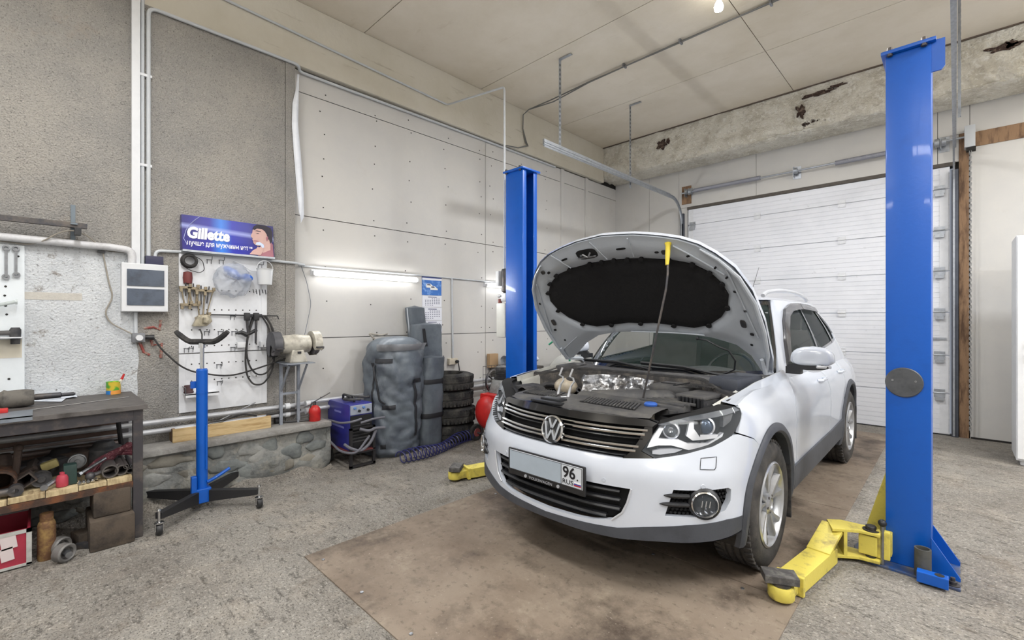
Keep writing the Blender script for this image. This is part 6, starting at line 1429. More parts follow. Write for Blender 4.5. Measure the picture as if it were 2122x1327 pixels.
b = MB(); q_ = (-4.441, 1.58, 0.442); b.lathe([(.03, -.03), (.032, .03)], 14, (q_[0] - .08, q_[1] - .03, ZL + .032), axis='Y'); b.tube([(q_[0] - .06, q_[1], ZL + .01), (q_[0] + .05, q_[1] + .25, ZL + .012)], .009, 6); tag(b.build('old_fitting', dusty_black, None, loc=(q_[0], q_[1], ZL)), 'dirty round fitting and black bar lying right of the timber tray', 'scrap part')
b = MB(); q_ = (-4.768, 0.663, 0.442); b.tube([(q_[0] - .15, q_[1] - .02, ZL + .035), (q_[0] - .1, q_[1] + .16, ZL + .035)], [.05, .02], 8); b.cbox((q_[0] - .12, q_[1] - .1, ZL + .05), (.12, .14, .10)); tag(b.build('motor_scrap', dusty_black, None, loc=(q_[0], q_[1], ZL), bevel=.008), 'black greasy motor scrap on the plinth beside the workbench leg', 'scrap part')

# ---------------------------------------------------------------- workbench at the left edge
BX0, BX1, BY0, BY1, BZ = -4.53, -3.80, -1.5, .475, .862
bench_m = mat('bench_steel', rgb(74, 72, 76), .5, .5, col2=rgb(112, 104, 98), scale=9, lo=.5, hi=.75)
btop_m = mat('bench_board', rgb(98, 94, 92), .55, .1, col2=rgb(62, 58, 56), scale=7, stretch=(8, 1, 1), bump=.2, bscale=30)
wbn = thing('workbench', 'dark grimy workbench with a lower shelf at the left edge', 'workbench', (-4.15, -.4, 0))
for x0, x1 in ((BX0, -4.17), (-4.165, BX1 + .03)):
    b = MB(); b.box((x0, BY0, BZ - .03), (x1, BY1 + .02, BZ)); b.build('top_board', btop_m, wbn, bevel=.003, smooth=False)
b = MB(); b.box((BX1 - .035, BY0, BZ - .10), (BX1, BY1, BZ - .03)); b.box((BX0, BY1 - .04, BZ - .10), (BX1, BY1, BZ - .03)); b.box((BX0, BY0, BZ - .10), (BX0 + .035, BY1, BZ - .03)); b.build('apron', bench_m, wbn, smooth=False, bevel=.002)
for x in (BX0, BX1 - .05):
    for y in (BY1 - .05, BY0):
        b = MB(); b.box((x, y, 0), (x + .05, y + .05, BZ - .03)); b.build('leg', bench_m, wbn, smooth=False, bevel=.003)
SZ = .408
b = MB(); b.box((BX1 - .04, BY0, SZ - .075), (BX1 - .003, BY1 - .05, SZ - .035)); b.build('shelf_rail', rust, wbn, smooth=False)
ply = mat('raw_planks', rgb(196, 178, 140), .75, col2=rgb(136, 116, 86), scale=6, stretch=(1, 4, 1), bump=.2, bscale=40)
yy = [BY0, -1.0, -.52, -.12, .03, .17, .30, BY1 - .052]
for i in range(7):
    b = MB(); b.box((BX0 + .03, yy[i] + .001, SZ - .035 + .003 * (i % 2)), (BX1 - .005, yy[i + 1] - .002, SZ - .003 * (i % 3))); b.build('shelf_plank', ply, wbn, smooth=False, bevel=.002)
b = MB(); b.box((BX0 + .0, BY0, SZ), (BX0 + .02, BY1 - .06, BZ - .11)); b.build('back_board', mat('hardboard', rgb(104, 84, 74), .8, var=.3, scale=5), wbn, smooth=False)
for z in (SZ + .09, SZ + .135):
    b = MB(); b.tube([(BX0 + .06, BY0, z + .03), (BX0 + .06, BY1 - .06, z - .0)], .013, 8); tag(b.build('steel_tube', mat('tube_pinkgrey', rgb(132, 120, 116), .5, .3), None, loc=(BX0 + .06, -.3, z)), '%s of two long grey tubes lying behind the scrap on the bench shelf' % ('lower' if z < SZ + .1 else 'upper'), 'tube')
# sheet metal on the bench
m1, m2 = (-3.792, -0.017, 0.862), (-5.224, -0.202, 0.862)
b = MB(); b.box((-4.02, -1.3, BZ), (-3.765, (-4.036, -0.022, 0.862)[1], BZ + .006)); b.box((-3.771, -1.3, BZ - .02), (-3.765, (-4.036, -0.022, 0.862)[1], BZ + .006)); tag(b.build('sheet_metal', mat('sheet_blue_grey', rgb(140, 148, 158), .4, .5, var=.3, scale=6), None, loc=(-3.9, -.5, BZ), smooth=False), 'bent grey metal sheet over the front left edge of the workbench', 'metal sheet')
b = MB(); b.add([(*(-4.521, -0.11, 0.862)[:2], BZ + .004), (*(-4.269, 0.109, 0.862)[:2], BZ + .004), (*(-4.645, 0.174, 0.862)[:2], BZ + .010), (*(-4.936, -0.047, 0.862)[:2], BZ + .004)], [(0, 1, 2, 3)]); b.grid(lambda u, v: ((-4.472, 0.091, 0.862)[0] - .10 + .16 * u, (-4.472, 0.091, 0.862)[1] - .07 + .17 * v, BZ + .006 + .016 * abs(noise.noise((u * 4, v * 4, 3)))), 10, 10); o = b.build('crumpled_paper', mat('paper', rgb(206, 212, 222), .6), None, loc=(-4.2, .1, BZ)); tag(o, 'crumpled sheet of white paper under the axle shaft on the workbench', 'paper')
ax = thing('drive_shaft', 'car drive shaft with a ribbed rubber boot lying on the workbench', 'drive shaft', (-4.477, -0.043, 0.862))
y0_, x0_, z0_ = (-4.512, -0.077, 0.862)[1], -4.22, BZ + .055
b = MB(); prof = [(.026, -.26), (.032, -.20), (.034, -.17), (.042, -.16), (.038, -.145), (.05, -.13), (.043, -.115), (.056, -.10), (.048, -.085), (.060, -.07), (.054, -.055), (.056, .02), (.05, .05), (.045, .06)]
b.lathe([(r_, y0_ + h) for r_, h in prof], 22, (x0_, 0, z0_), axis='Y'); b.build('boot', mat('dusty_boot', rgb(104, 100, 94), .8, col2=rgb(66, 64, 62), scale=12), ax)
b = MB(); b.lathe([(.016, y0_ + .05), (.02, y0_ + .07), (.018, y0_ + .18), (.012, y0_ + .185), (.012, y0_ + .24), (.006, y0_ + .25)], 14, (x0_, 0, z0_), axis='Y'); b.lathe([(.024, y0_ - .26), (.022, y0_ - .9)], 14, (x0_, 0, z0_), axis='Y'); b.build('splined_shaft', dark_steel, ax)
for h_ in (.07, -.5):
    b = MB(); b.tube([(x0_, y0_ + h_, BZ), (x0_, y0_ + h_, z0_)], .004, 4)
cn = thing('paint_can', 'small green and yellow printed can standing at the back of the workbench', 'can', (-4.458, 0.386, 0.862)); p = (-4.458, 0.386, 0.862); p = (max(p[0], -4.48), p[1], BZ)
b = MB(); b.lathe([(.040, 0), (.042, .004), (.042, .088), (.044, .092), (.040, .088), (.038, .01), (0, .01)], 24, p); b.build('body', mat('can_print', rgb(96, 176, 62), .4, col2=rgb(226, 200, 70), scale=13, lo=.46, hi=.52, detail=1), cn)
b = MB(); b.lathe([(.0425, .002), (.0428, .03)], 24, p, cap=False); b.build('print_band', mat('can_orange', rgb(222, 150, 70), .4, col2=rgb(40, 120, 190), scale=9, lo=.5, hi=.54, detail=1), cn)
b = MB(); q_ = (p[0] + .01, p[1] + .01, BZ + .02); b.tube([q_, (q_[0], q_[1] + .035, BZ + .105)], [.012, .010], 8); b.build('brush', mat('bristle', rgb(214, 208, 196), .7), cn)
b = MB(); b.tube([(q_[0], q_[1] + .035, BZ + .105), (q_[0], q_[1] + .05, BZ + .145)], [.009, .006], 8); b.build('brush_handle', red_paint, cn)
b = MB(); p = (-4.002, -0.147, 0.862); b.cbox((p[0], p[1], BZ + .018), (.05, .05, .025)); tag(b.build('red_cap', red_paint, None, loc=(p[0], p[1], BZ), bevel=.006), 'small red plastic cap on the metal sheet at the left edge', 'cap')  # a plastic cap lying on the sheet
b = MB(); y_ = (-4.199, 0.276, 0.862)[1]; b.tube([(-4.02, -.05, BZ + .003), (-4.19, BY1 - .03, BZ + .003)], .003, 4); tag(b.build('thin_rod', mat('bright_rod', rgb(214, 218, 224), .2, .8), None, loc=(-4.1, .2, BZ)), 'bright thin rod lying along the joint of the workbench boards', 'rod')
# scrap on the lower shelf
def lz(px): return px
def scrap(name, label, cat, f, m, px, dz=0., **k):
    b = MB(); f(b, px[0], px[1]); return tag(b.build(name, m, None, loc=(px[0], px[1], SZ), **k), label, cat)
g = lambda *a: a
tubem = mat('tube_end', rgb(98, 94, 92), .5, .5, var=.2, scale=12)
def hollow(b, x, y, r_, ln, z=None, th=.008):
    z = SZ + r_ + .003 if z is None else z; b.lathe([(r_, x), (r_, x - ln), (r_ - th, x - ln), (r_ - th, x)], 22, (0, y, z), axis='X', closed=True)
scrap('pipe_offcut', 'large open pipe offcut at the right end of the bench shelf', 'pipe offcut', lambda b, x, y: hollow(b, x, y, .041, .22), tubem, (-3.835, (-3.83, 0.317, 0.47)[1]))
scrap('pipe_offcut', 'slightly smaller open pipe offcut right of the large one', 'pipe offcut', lambda b, x, y: hollow(b, x, y, .033, .22), tubem, (-3.85, (-3.83, 0.369, 0.471)[1] + .004))
for i, (px_, z_, r_) in enumerate((((-3.84, 0.396, 0.478), .062, .014), ((-3.84, 0.415, 0.464), .022, .016), ((-3.84, 0.43, 0.479), .06, .013))):
    scrap('thin_pipe', ('top', 'bottom', 'rightmost bright')[i] + ' of the three thin pipe ends beside the bench leg', 'pipe end', lambda b, x, y, z_=z_, r_=r_: hollow(b, x, y, r_, .3, SZ + z_ * .8 + .004, .003), steel if i == 2 else tubem, (-3.85, px_[1]))
def sqt(b, x, y):
    s_ = .04; w_ = .006; A = Matrix.Translation((x, y, SZ + .062)) @ Matrix.Rotation(.6, 4, 'X') @ Matrix.Rotation(-.1, 4, 'Z'); b.m = A
    o_ = [(-s_, -s_ * .8), (s_, -s_ * .8), (s_, s_ * .8), (-s_, s_ * .8)]; i_ = [(p[0] * .82, p[1] * .78) for p in o_]
    vs = [(0, *p) for p in o_] + [(0, *p) for p in i_] + [(-.3, *p) for p in o_] + [(-.3, *p) for p in i_]
    b.add(vs, [(k, (k + 1) % 4, 4 + (k + 1) % 4, 4 + k) for k in range(4)] + [(8 + k, 8 + (k + 1) % 4, (k + 1) % 4, k) for k in range(4)] + [(12 + k, 12 + (k + 1) % 4, 4 + (k + 1) % 4, 4 + k) for k in range(4)])
scrap('square_tube', 'open square steel tube tilted on the bench shelf', 'square tube', sqt, mat('box_tube', rgb(84, 76, 72), .6, .4, var=.2, scale=10), (-3.90, (-3.9, -0.051, 0.525)[1]), smooth=False)
scrap('pipe_offcut', 'big brown pipe cut off by the left edge on the bench shelf', 'pipe offcut', lambda b, x, y: hollow(b, x, y, .07, .3, None, .01), rust, (-3.88, (-3.88, -0.153, 0.548)[1]))
def arm(b, x, y):
    b.tube([(x, y, SZ + .03), (x - .02, y - .14, SZ + .028), (x - .06, y - .26, SZ + .05)], [.024, .02, .018], 10); b.lathe([(.032, x - .03), (.032, x + .02), (.012, x + .02), (.012, x + .012)], 18, (0, y, SZ + .034), axis='X')
scrap('control_arm', 'flat dark lever with an eye at its end on the front of the bench shelf', 'lever', arm, dark_steel, (-3.84, (-3.84, -0.088, 0.493)[1]))
scrap('threaded_stud', 'short stud with a round eye left of the red bottle', 'stud', lambda b, x, y: (b.tube([(x, y, SZ + .018), (x - .07, y + .09, SZ + .06)], [.014, .010], 8), b.lathe([(.017, x - .01), (.017, x + .012), (.007, x + .012)], 14, (0, y, SZ + .02), axis='X')), steel, (-3.84, (-3.84, 0.024, 0.475)[1]))
scrap('belt_pulley', 'dark grooved pulley lying left of the red bottle', 'pulley', lambda b, x, y: b.lathe([(.0, x + .01), (.018, x + .012), (.02, x), (.038, x), (.046, x + .006), (.046, x - .03), (0, x - .03)], 22, (0, y, SZ + .052), axis='X'), dusty_black, (-3.92, (-3.92, 0.014, 0.527)[1]))
scrap('pulley', 'grey ribbed wheel lying upright at the back of the bench shelf', 'wheel', lambda b, x, y: b.lathe([(.0, x + .012), (.012, x + .012), (.014, x + .004), (.035, x + .002), (.04, x + .010), (.045, x + .008), (.045, x - .02), (0, x - .02)], 22, (0, y, SZ + .105), axis='X'), mat('pulley_grey', rgb(128, 130, 132), .45, .5, var=.4, scale=20), (-4.0, (-4.0, 0.172, 0.527)[1]))
scrap('yellow_block', 'dirty yellow plastic lump in the middle of the shelf scrap', 'plastic part', lambda b, x, y: b.cbox((x, y, SZ + .10), (.05, .08, .05), rx=.3), mat('dirty_yellow', rgb(150, 138, 88), .7, var=.3, scale=12), (-4.05, (-4.05, 0.05, 0.549)[1]), bevel=.012)
scrap('bottle', 'small bottle with a red label on the bench shelf', 'bottle', lambda b, x, y: b.lathe([(.026, 0), (.028, .005), (.028, .05), (.022, .066), (.012, .07), (.012, .085), (0, .085)], 18, (x, y, SZ)), mat('red_label', rgb(176, 62, 78), .5), (-3.87, (-3.87, 0.101, 0.495)[1]))
scrap('green_tin', 'tall dark green tin right of the red-labelled bottle', 'tin', lambda b, x, y: b.cbox((x, y, SZ + .06), (.07, .06, .12)), mat('dark_green', rgb(40, 62, 58), .5, var=.3), (-3.90, (-3.9, 0.136, 0.489)[1]), bevel=.006)
scrap('bolt', 'long bright bolt lying aslant behind the pipe offcuts', 'bolt', lambda b, x, y: (b.tube([(x, y, SZ + .05), (x - .08, y + .12, SZ + .10)], .010, 8), b.tube([(x, y, SZ + .05), (x + .01, y - .012, SZ + .045)], .016, 6)), steel, (-3.90, (-3.9, 0.185, 0.486)[1]))
scrap('ball_joint', 'black ball joint with an eye in front of the long bolt', 'joint', lambda b, x, y: (b.ball((x, y, SZ + .028), .026, 12), b.tube([(x, y, SZ + .03), (x - .03, y + .13, SZ + .05)], .014, 8), b.ball((x - .03, y + .13, SZ + .05), .022, 10)), dark_steel, (-3.87, (-3.87, 0.226, 0.477)[1]))
rn = random.Random(21)
for i in range(9):
    px_ = (-3.86, 0.205, 0.466)[1] + .02 * (i % 5) - .03; x = -3.86 + .02 * (i // 5) + rn.uniform(-.01, .01)
    b = MB(); b.lathe([(.010, 0), (.010, .009), (.005, .009), (.005, .016), (0, .016)], 6, (x, px_, SZ + .001)); tag(b.build('nut', steel if i % 2 else chrome, None, loc=(x, px_, SZ), smooth=False), 'small bright nut strewn in front of the ball joint on the shelf', 'nut', 'loose nuts on the bench shelf')
red_hose = mat('wine_red_braid', rgb(88, 38, 48), .8, col2=rgb(150, 108, 110), scale=60, lo=.55, hi=.66, bump=.6, bscale=60)
def ropeh(b, x, y):
    for k in range(5):
        pts_ = [(x - .02 * k, y - .05 + .02 * k, SZ + .03), (x - .04 - .015 * k, y - .01 + .03 * k, SZ + .08 + .010 * k), (x - .10, y + .06 + .03 * k, SZ + .11 + .012 * k), (x - .14, y + .16, SZ + .10 + .012 * k), (x - .12, y + .24, SZ + .07 + .01 * k)]
        b.tube(bend(pts_, .06), .017, 8)
scrap('braided_rope', 'heap of wine red braided rope over the pipe offcuts on the bench shelf', 'rope', ropeh, red_hose, (-3.93, (-3.93, 0.259, 0.514)[1]))
dk_ = [mat('scrap_dark', rgb(40, 38, 40), .7, .3, var=.4, scale=14), mat('scrap_brown', rgb(66, 54, 48), .8, .2, var=.4, scale=14), dusty_black]
kinds = ['housing', 'bracket', 'motor']
lab = ['black lumpy housing behind the square tube', 'brown cast bracket standing at the left end of the bench shelf', 'dark starter motor lying behind the dark pulley', 'black cylinder behind the yellow lump', 'brown cast lump behind the ribbed wheel', 'black motor standing under the bench corner behind the rope', 'thin dark lever propped upright beside the rear bench leg', 'brown jointed linkage sticking up at the left edge of the shelf']
for i, (px_, x, w_, h_) in enumerate((((-4.2, -0.061, 0.542), -4.2, .16, .13), ((-4.1, -0.139, 0.638), -4.1, .10, .2), ((-4.25, 0.035, 0.542), -4.25, .2, .12), ((-4.28, 0.103, 0.537), -4.28, .16, .15), ((-4.28, 0.184, 0.537), -4.28, .16, .15), ((-4.25, 0.317, 0.499), -4.25, .2, .16), ((-4.35, 0.429, 0.595), -4.35, .03, .30), ((-4.0, -0.101, 0.679), -4.0, .04, .24))):
    b = MB(); y = px_[1]
    if i in (6, 7):
        b.tube([(x, y, SZ), (x, y - .03 + .05 * (i == 7), SZ + h_)], .014 + .004 * (i == 7), 8)
        if i == 7: b.tube([(x, y, SZ + .06), (x + .05, y + .09, SZ + .12)], .014, 8); b.ball((x, y + .02, SZ + h_), .024, 8)
    elif i % 2: b.lathe([(w_ / 2 * .8, 0), (w_ / 2, .02), (w_ / 2, h_ * .7), (w_ / 3, h_ * .8), (w_ / 4, h_), (0, h_)], 14, (x, y, SZ))
    else: b.cbox((x, y, SZ + h_ * .4), (w_, w_ * 1.1, h_ * .8), rz=.3 * i); b.lathe([(w_ * .3, x), (w_ * .3, x + w_ * .62)], 14, (0, y, SZ + h_ * .45), axis='X')
    tag(b.build(('scrap_part', 'lever')[i > 5], dk_[i % 3], None, loc=(x, y, SZ), bevel=.006 if i < 6 else 0), lab[i], 'scrap part')
# under the bench
blk1 = (-3.737, 0.255, 0.0)
b = MB(); b.box((-4.10, .215, 0), (-3.745, .43, .185)); tag(b.build('wooden_block', dirty_wood, None, loc=(-3.9, .33, 0), bevel=.014), 'big greasy wooden block on the floor beside the bench leg', 'block')
b = MB(); b.box((-4.08, .235, .187), (-3.80, .415, .345)); tag(b.build('wooden_block', dirty_wood, None, loc=(-3.9, .33, .187), bevel=.012), 'greasy wooden block stacked on the biggest block under the bench', 'block')
b = MB(); b.cbox((-3.89, .325, .358), (.14, .09, .024)); tag(b.build('wood_offcut', mat('offcut', rgb(158, 126, 92), .8, var=.2, scale=9), None, loc=(-3.89, .3, .346), bevel=.004), 'thin pale wood offcut lying on top of the two stacked blocks', 'wood')
b = MB(); b.lathe([(.038, 0), (.04, .02), (.04, .2), (.035, .22), (.03, .225), (.03, .27), (0, .27)], 16, (-3.86, .035, 0)); tag(b.build('shock_absorber', mat('rusty_can', rgb(104, 74, 52), .8, .2, col2=rgb(150, 122, 74), scale=16), None, loc=(-3.86, .03, 0)), 'rusty upright cylinder right of the red crate', 'cylinder')
hb = thing('flanged_hub', 'grey two-wheeled hub lying on the floor under the bench', 'hub', (-3.78, .12, 0))
def ringw(c_, nm, r_=.052):
    b = MB(); b.m = Matrix.Translation(c_) @ Matrix.Rotation(.65, 4, 'Z'); b.lathe([(r_, -.022), (r_, .022), (r_ - .008, .028), (r_ - .018, .022), (r_ - .02, -.0), (.02, -.004)], 24, axis='X', cap=False); b.lathe([(.0, -.01), (r_ - .014, -.01)], 20, axis='X', cap=False); b.build(nm, mat('hub_grey', rgb(122, 120, 118), .55, .3, var=.3, scale=14), hb)
ringw((-3.74, .105, .052), 'wheel'); ringw((-3.86, .09, .055), 'wheel')
b = MB(); b.tube([(-3.88, .08, .055), (-3.69, .125, .05)], .017, 10); b.build('axle', steel, hb)
b = MB(); b.cbox((-3.95, .20, .04), (.12, .09, .08), rz=.3); tag(b.build('wooden_block', dirty_wood, None, loc=(-3.95, .2, 0), bevel=.008), 'small dark wooden block between the hub and the big block', 'block')
b = MB(); b.cbox((-3.86, .205, .02), (.10, .03, .035), rz=.9); tag(b.build('iron_bar', dark_steel, None, loc=(-3.86, .2, 0), bevel=.004), 'short black iron piece beside the big floor block', 'iron')
# red crate with open lid
rc = thing('red_crate', 'red and white open crate with paper labels under the bench at the left edge', 'crate', (-4.0, -.45, 0))
cr_red = mat('crate_red', rgb(158, 44, 64), .55, var=.15, scale=6); cr_w = mat('crate_white', rgb(176, 176, 172), .6, var=.25, scale=14)
yc0, yc1, xc0, xc1, hc = -.95, (-3.821, -0.031, 0.0)[1], -4.2, (-3.821, -0.031, 0.0)[0], .215
b = MB(); b.box((xc1 - .012, yc0, .01), (xc1, yc1, hc)); b.build('front_side', cr_red, rc, smooth=False)
b = MB(); b.box((xc0, yc1 - .012, .01), (xc1, yc1, hc)); b.box((xc0, yc0, .01), (xc0 + .012, yc1, hc)); b.box((xc0, yc0, .01), (xc1, yc1, .02)); b.build('body', cr_red, rc, smooth=False)
b = MB(); b.box((xc1 - .004, yc0, hc - .02), (xc1 + .006, yc1 + .006, hc)); b.box((xc1 - .004, yc1 - .016, .01), (xc1 + .006, yc1 + .006, hc)); b.box((xc1 - .004, yc0, .008), (xc1 + .006, yc1 + .006, .022)); b.build('edge_trim', cr_w, rc, smooth=False)
b = MB(); b.add([(xc0 + .02, yc0, hc), (xc0 + .02, yc1 - .01, hc), (xc0 - .1, yc1 + .04, hc + .13), (xc0 - .1, yc0, hc + .13)], [(0, 1, 2, 3)]); b.build('lid', mat('lid_grey', rgb(150, 148, 150), .6, var=.2), rc, smooth=False)
for (a_, c_) in (((-3.8, -0.147, 0.218), (-3.8, -0.085, 0.116)), ((-3.8, -0.147, 0.138), (-3.8, -0.096, 0.052))):
    b = MB(); b.cbox((xc1 + .003, (a_[1] + c_[1]) / 2, (a_[2] + c_[2]) / 2), (.003, abs(c_[1] - a_[1]), abs(a_[2] - c_[2]) * .85), rx=.12); b.build('paper_label', mat('label_paper', rgb(204, 192, 192), .6), rc, smooth=False)
b = MB(); b.tube([(-4.0, -.40, .12), (-3.98, -.18, .17)], [.03, .034], 12); tag(b.build('green_bottle', mat('olive_green', rgb(120, 136, 44), .5), None, loc=(-4, -.3, .12)), 'olive green bottle lying inside the red crate', 'bottle')
# left pegboard with spanners
pg = thing('pegboard', 'white pegboard cut off by the left edge, holding two spanners', 'pegboard', (-4.55, -0.132, 1.452))
pe0 = (-4.535, -0.064, 0.923); pz1 = (-4.535, -0.064, 1.911)[2]; pz0 = BZ + .01
b = MB(); b.box((XS + .004, -1.2, pz0), (XS + .018, pe0[1], pz1)); b.build('panel', mat('peg_white', rgb(222, 228, 232), .4, var=.05), pg, smooth=False, bevel=.001)
b = MB()
for p in ((-4.55, -0.15, 1.632), (-4.55, -0.154, 1.571), (-4.55, -0.15, 1.504), (-4.55, -0.145, 1.446), (-4.55, -0.135, 1.016), (-4.55, -0.093, 1.837)): b.cyl((XS + .017, p[1], p[2]), (XS + .020, p[1], p[2]), .007, 8)
b.build('peg_holes', dark_gap, pg, kind='stuff', smooth=False)
for i, (a_, c_) in enumerate((((-4.52, -0.147, 1.887), (-4.52, -0.149, 1.695)), ((-4.52, -0.103, 1.888), (-4.52, -0.101, 1.711)))):
    b = MB(); b.box((a_[0] - .003, a_[1] - .007, c_[2]), (a_[0] + .003, a_[1] + .007, a_[2]))
    for q_ in (a_, c_):
        b.lathe([(.019, q_[0] - .006), (.019, q_[0] + .006), (.010, q_[0] + .006), (.010, q_[0] - .006)], 14, (0, q_[1], q_[2]), axis='X', closed=True)
    tag(b.build('spanner', steel, None, loc=a_), '%s ring spanner of the two hung on the cut-off pegboard' % ('left' if i == 0 else 'right'), 'spanner')
b = MB(); a_, c_ = (-4.49, -0.235, 1.491), (-4.49, -0.105, 1.529); b.tube([a_, c_], .012, 10); b.tube([c_, (c_[0], c_[1] + .01, c_[2])], .016, 8); tag(b.build('glass_tube', mat('clear_tube', rgb(196, 204, 202), .2, alpha=.7), None, loc=c_), 'pale plastic tube held level on the cut-off pegboard', 'tube')
b = MB(); a_, c_ = (-4.49, -0.256, 1.321), (-4.49, -0.105, 1.324); b.tube([a_, c_], [.016, .018], 10); b.lathe([(.026, -.03), (.028, .0), (.028, .02), (.02, .035)], 14, (c_[0], c_[1] + .0, c_[2])); b.lathe([(.022, -.075), (.024, -.04)], 12, (c_[0], c_[1], c_[2])); tag(b.build('torque_wrench', dusty_black, None, loc=c_), 'black ratchet tool with a round head on the cut-off pegboard', 'ratchet')
b = MB(); a_ = (-4.55, -0.197, 1.286); c_ = (-4.55, -0.073, 1.296); b.box((XS + .018, -1.1, c_[2] - .006), (XS + .12, c_[1], c_[2] - .0)); b.build('tool_shelf', white_metal, pg, smooth=False)
b = MB(); b.box((XS + .018, -1.1, (-4.55, -0.077, 1.155)[2]), (XS + .0195, (-4.55, -0.066, 1.154)[1] - .01, (-4.55, -0.077, 1.279)[2])); b.build('cream_patch', mat('cream_patch', rgb(208, 202, 186), .5), pg, smooth=False)

# ---------------------------------------------------------------- calendar
ca, cb_ = (-4.65, 3.241, 1.929), (-4.65, 3.531, 1.918)
cal = thing('wall_calendar', 'blue and white car calendar hanging on the wallboards', 'calendar', ca)
ctz = (-4.65, 3.241, 1.935)[2]; zs_c = [ctz, (-4.65, 3.241, 1.701)[2], (-4.65, 3.248, 1.555)[2], (-4.65, 3.255, 1.391)[2], (-4.65, 3.262, 1.244)[2]]
cy0, cy1 = ca[1], cb_[1]
pap = mat('calendar_paper', rgb(222, 224, 232), .6); cblue = mat('calendar_blue', rgb(58, 112, 190), .5, col2=rgb(130, 170, 225), scale=14, lo=.52, hi=.66); cink = mat('calendar_ink', rgb(70, 74, 104), .6)
for i in range(4):
    b = MB(); b.box((XL + .002, cy0 + .003 * i, zs_c[i + 1] + .004), (XL + .008, cy1 + .003 * i, zs_c[i])); b.build('leaf', cblue if i == 0 else pap, cal, smooth=False)
b = MB(); b.box((XL + .002, cy0 - .002, ctz - .02), (XL + .010, cy1 + .002, ctz + .006)); b.build('top_strip', mat('calendar_navy', rgb(36, 52, 120), .5), cal, smooth=False)
b = MB(); b.box((XL + .008, cy0 + .0, ctz - .045), (XL + .0095, cy1, ctz - .02)); b.build('caption_strip', pap, cal, smooth=False)
zc_ = (ctz - .045 + zs_c[1]) / 2; w_ = cy1 - cy0
for dy, dz, s_ in ((-.03, .015, 1), (.03, -.012, 1)):
    y = (cy0 + cy1) / 2 + dy; z = zc_ + dz + .005; b = MB()
    b.prism([(y - .055, z - .018), (y + .055, z - .018), (y + .055, z + .0), (y + .03, z + .012), (y + .01, z + .030), (y - .05, z + .030), (y - .058, z + .005)], XL + .009, XL + .0105 + .0005 * (dy > 0), 'X'); cc = b.build('printed_car', mat('print_car', rgb(232, 232, 228), .5), cal, smooth=False)
    b = MB(); b.prism([(y - .045, z + .010), (y + .012, z + .010), (y + .0, z + .025), (y - .042, z + .025)], XL + .0105, XL + .0115 + .0005 * (dy > 0), 'X'); b.build('printed_window', cink, cc, smooth=False)
b = MB()
for i in (1, 2, 3):
    z0, z1 = zs_c[i + 1], zs_c[i]; h = (z1 - z0)
    b.box((XL + .008, cy0 + w_ * .3, z1 - h * .16), (XL + .0088, cy0 + w_ * .75, z1 - h * .10))
    for r_ in range(5):
        for c in range(7):
            if (i + r_ * 7 + c) in (1, 2, 3, 36, 37) or (r_ == 4 and c > 3): continue
            y = cy0 + .003 * i + w_ * (.14 + .115 * c); z = z1 - h * (.30 + .135 * r_); b.box((XL + .008, y, z), (XL + .0088, y + w_ * .055, z + h * .055))
b.build('date_print', cink, cal, kind='stuff', smooth=False)

# ---------------------------------------------------------------- big grey bags
bagm = mat('bag_grey', rgb(98, 106, 114), .45, col2=rgb(76, 82, 92), scale=3.5, bump=.6, bscale=9); strapm = mat('strap_black', rgb(34, 35, 40), .7)
def bagsurf(c0, c1, rx, ry, seed, n_fold=1., sq=.75, top=1.0, dm=.06):
    c0, c1 = Vector(c0), Vector(c1); H_ = (c1 - c0).length
    def f(u, v, off=0):
        a = 2 * PI * u; t = v
        r_ = 1.0
        if t < .04: r_ = .82 + 4.5 * t
        if t > 1 - dm: r_ = max(0, 1 - ((t - 1 + dm) / dm) ** 3) ** .5
        ca_, sa_ = math.cos(a), math.sin(a); x = math.copysign(abs(ca_) ** sq, ca_); y = math.copysign(abs(sa_) ** sq, sa_)
        n = 1 + n_fold * (.10 * noise.noise((x * 1.6 + seed, y * 1.6, t * H_ * 3.2)) + .05 * noise.noise((x * 4, y * 4 + seed, t * H_ * 9 + (x + y) * 2)) + .13 * abs(noise.noise((x * 1.8 + y * 1.5, seed, t * H_ * 7 + x))) + .035 * abs(noise.noise((x * 5, y * 5 + seed, t * H_ * 11))))
        p = c0.lerp(c1, t)
        return (p.x + x * (rx * n * r_ + off), p.y + y * (ry * n * r_ + off), p.z)
    return f
bag1 = thing('gear_bag', 'biggest bulging grey fabric bag standing beside the blue welder', 'bag', (-4.33, 2.65, 0))
f1 = bagsurf((-4.33, 2.62, .0), (-4.36, 2.70, 1.23), .235, .275, 1.7, 1.2, dm=.14)
b = MB(); b.grid(f1, 80, 90, closed_u=True); b.build('bag_body', bagm, bag1)
def strap(par, f, u0, u1, v0, v1, wd=.018, off=.008):
    b = MB(); n_ = 14
    dv = abs(v1 - v0) > abs(u1 - u0)
    b.grid(lambda s_, t_: f(u0 + (u1 - u0) * s_ + (wd * (t_ - .5) * .6 if dv else 0), v0 + (v1 - v0) * s_ + (0 if dv else wd * (t_ - .5) * 2), off + .004 * math.sin(PI * t_)), n_, 4); return b.build('strap', strapm, par)
strap(bag1, f1, -.22, -.08, .80, .80); strap(bag1, f1, .02, .09, .62, .62); strap(bag1, f1, .035, .06, .60, .15, .03); strap(bag1, f1, -.14, -.05, .42, .42); strap(bag1, f1, -.24, -.20, .78, .40, .03); strap(bag1, f1, -.14, -.10, .10, .10)
b = MB(); b.tube(bend([f1(-.22, .76, .01), f1(-.19, .74, .05), f1(-.16, .60, .06), f1(-.15, .48, .04), f1(-.12, .45, .01)], .06), .010, 6); b.build('carry_handle', strapm, bag1)
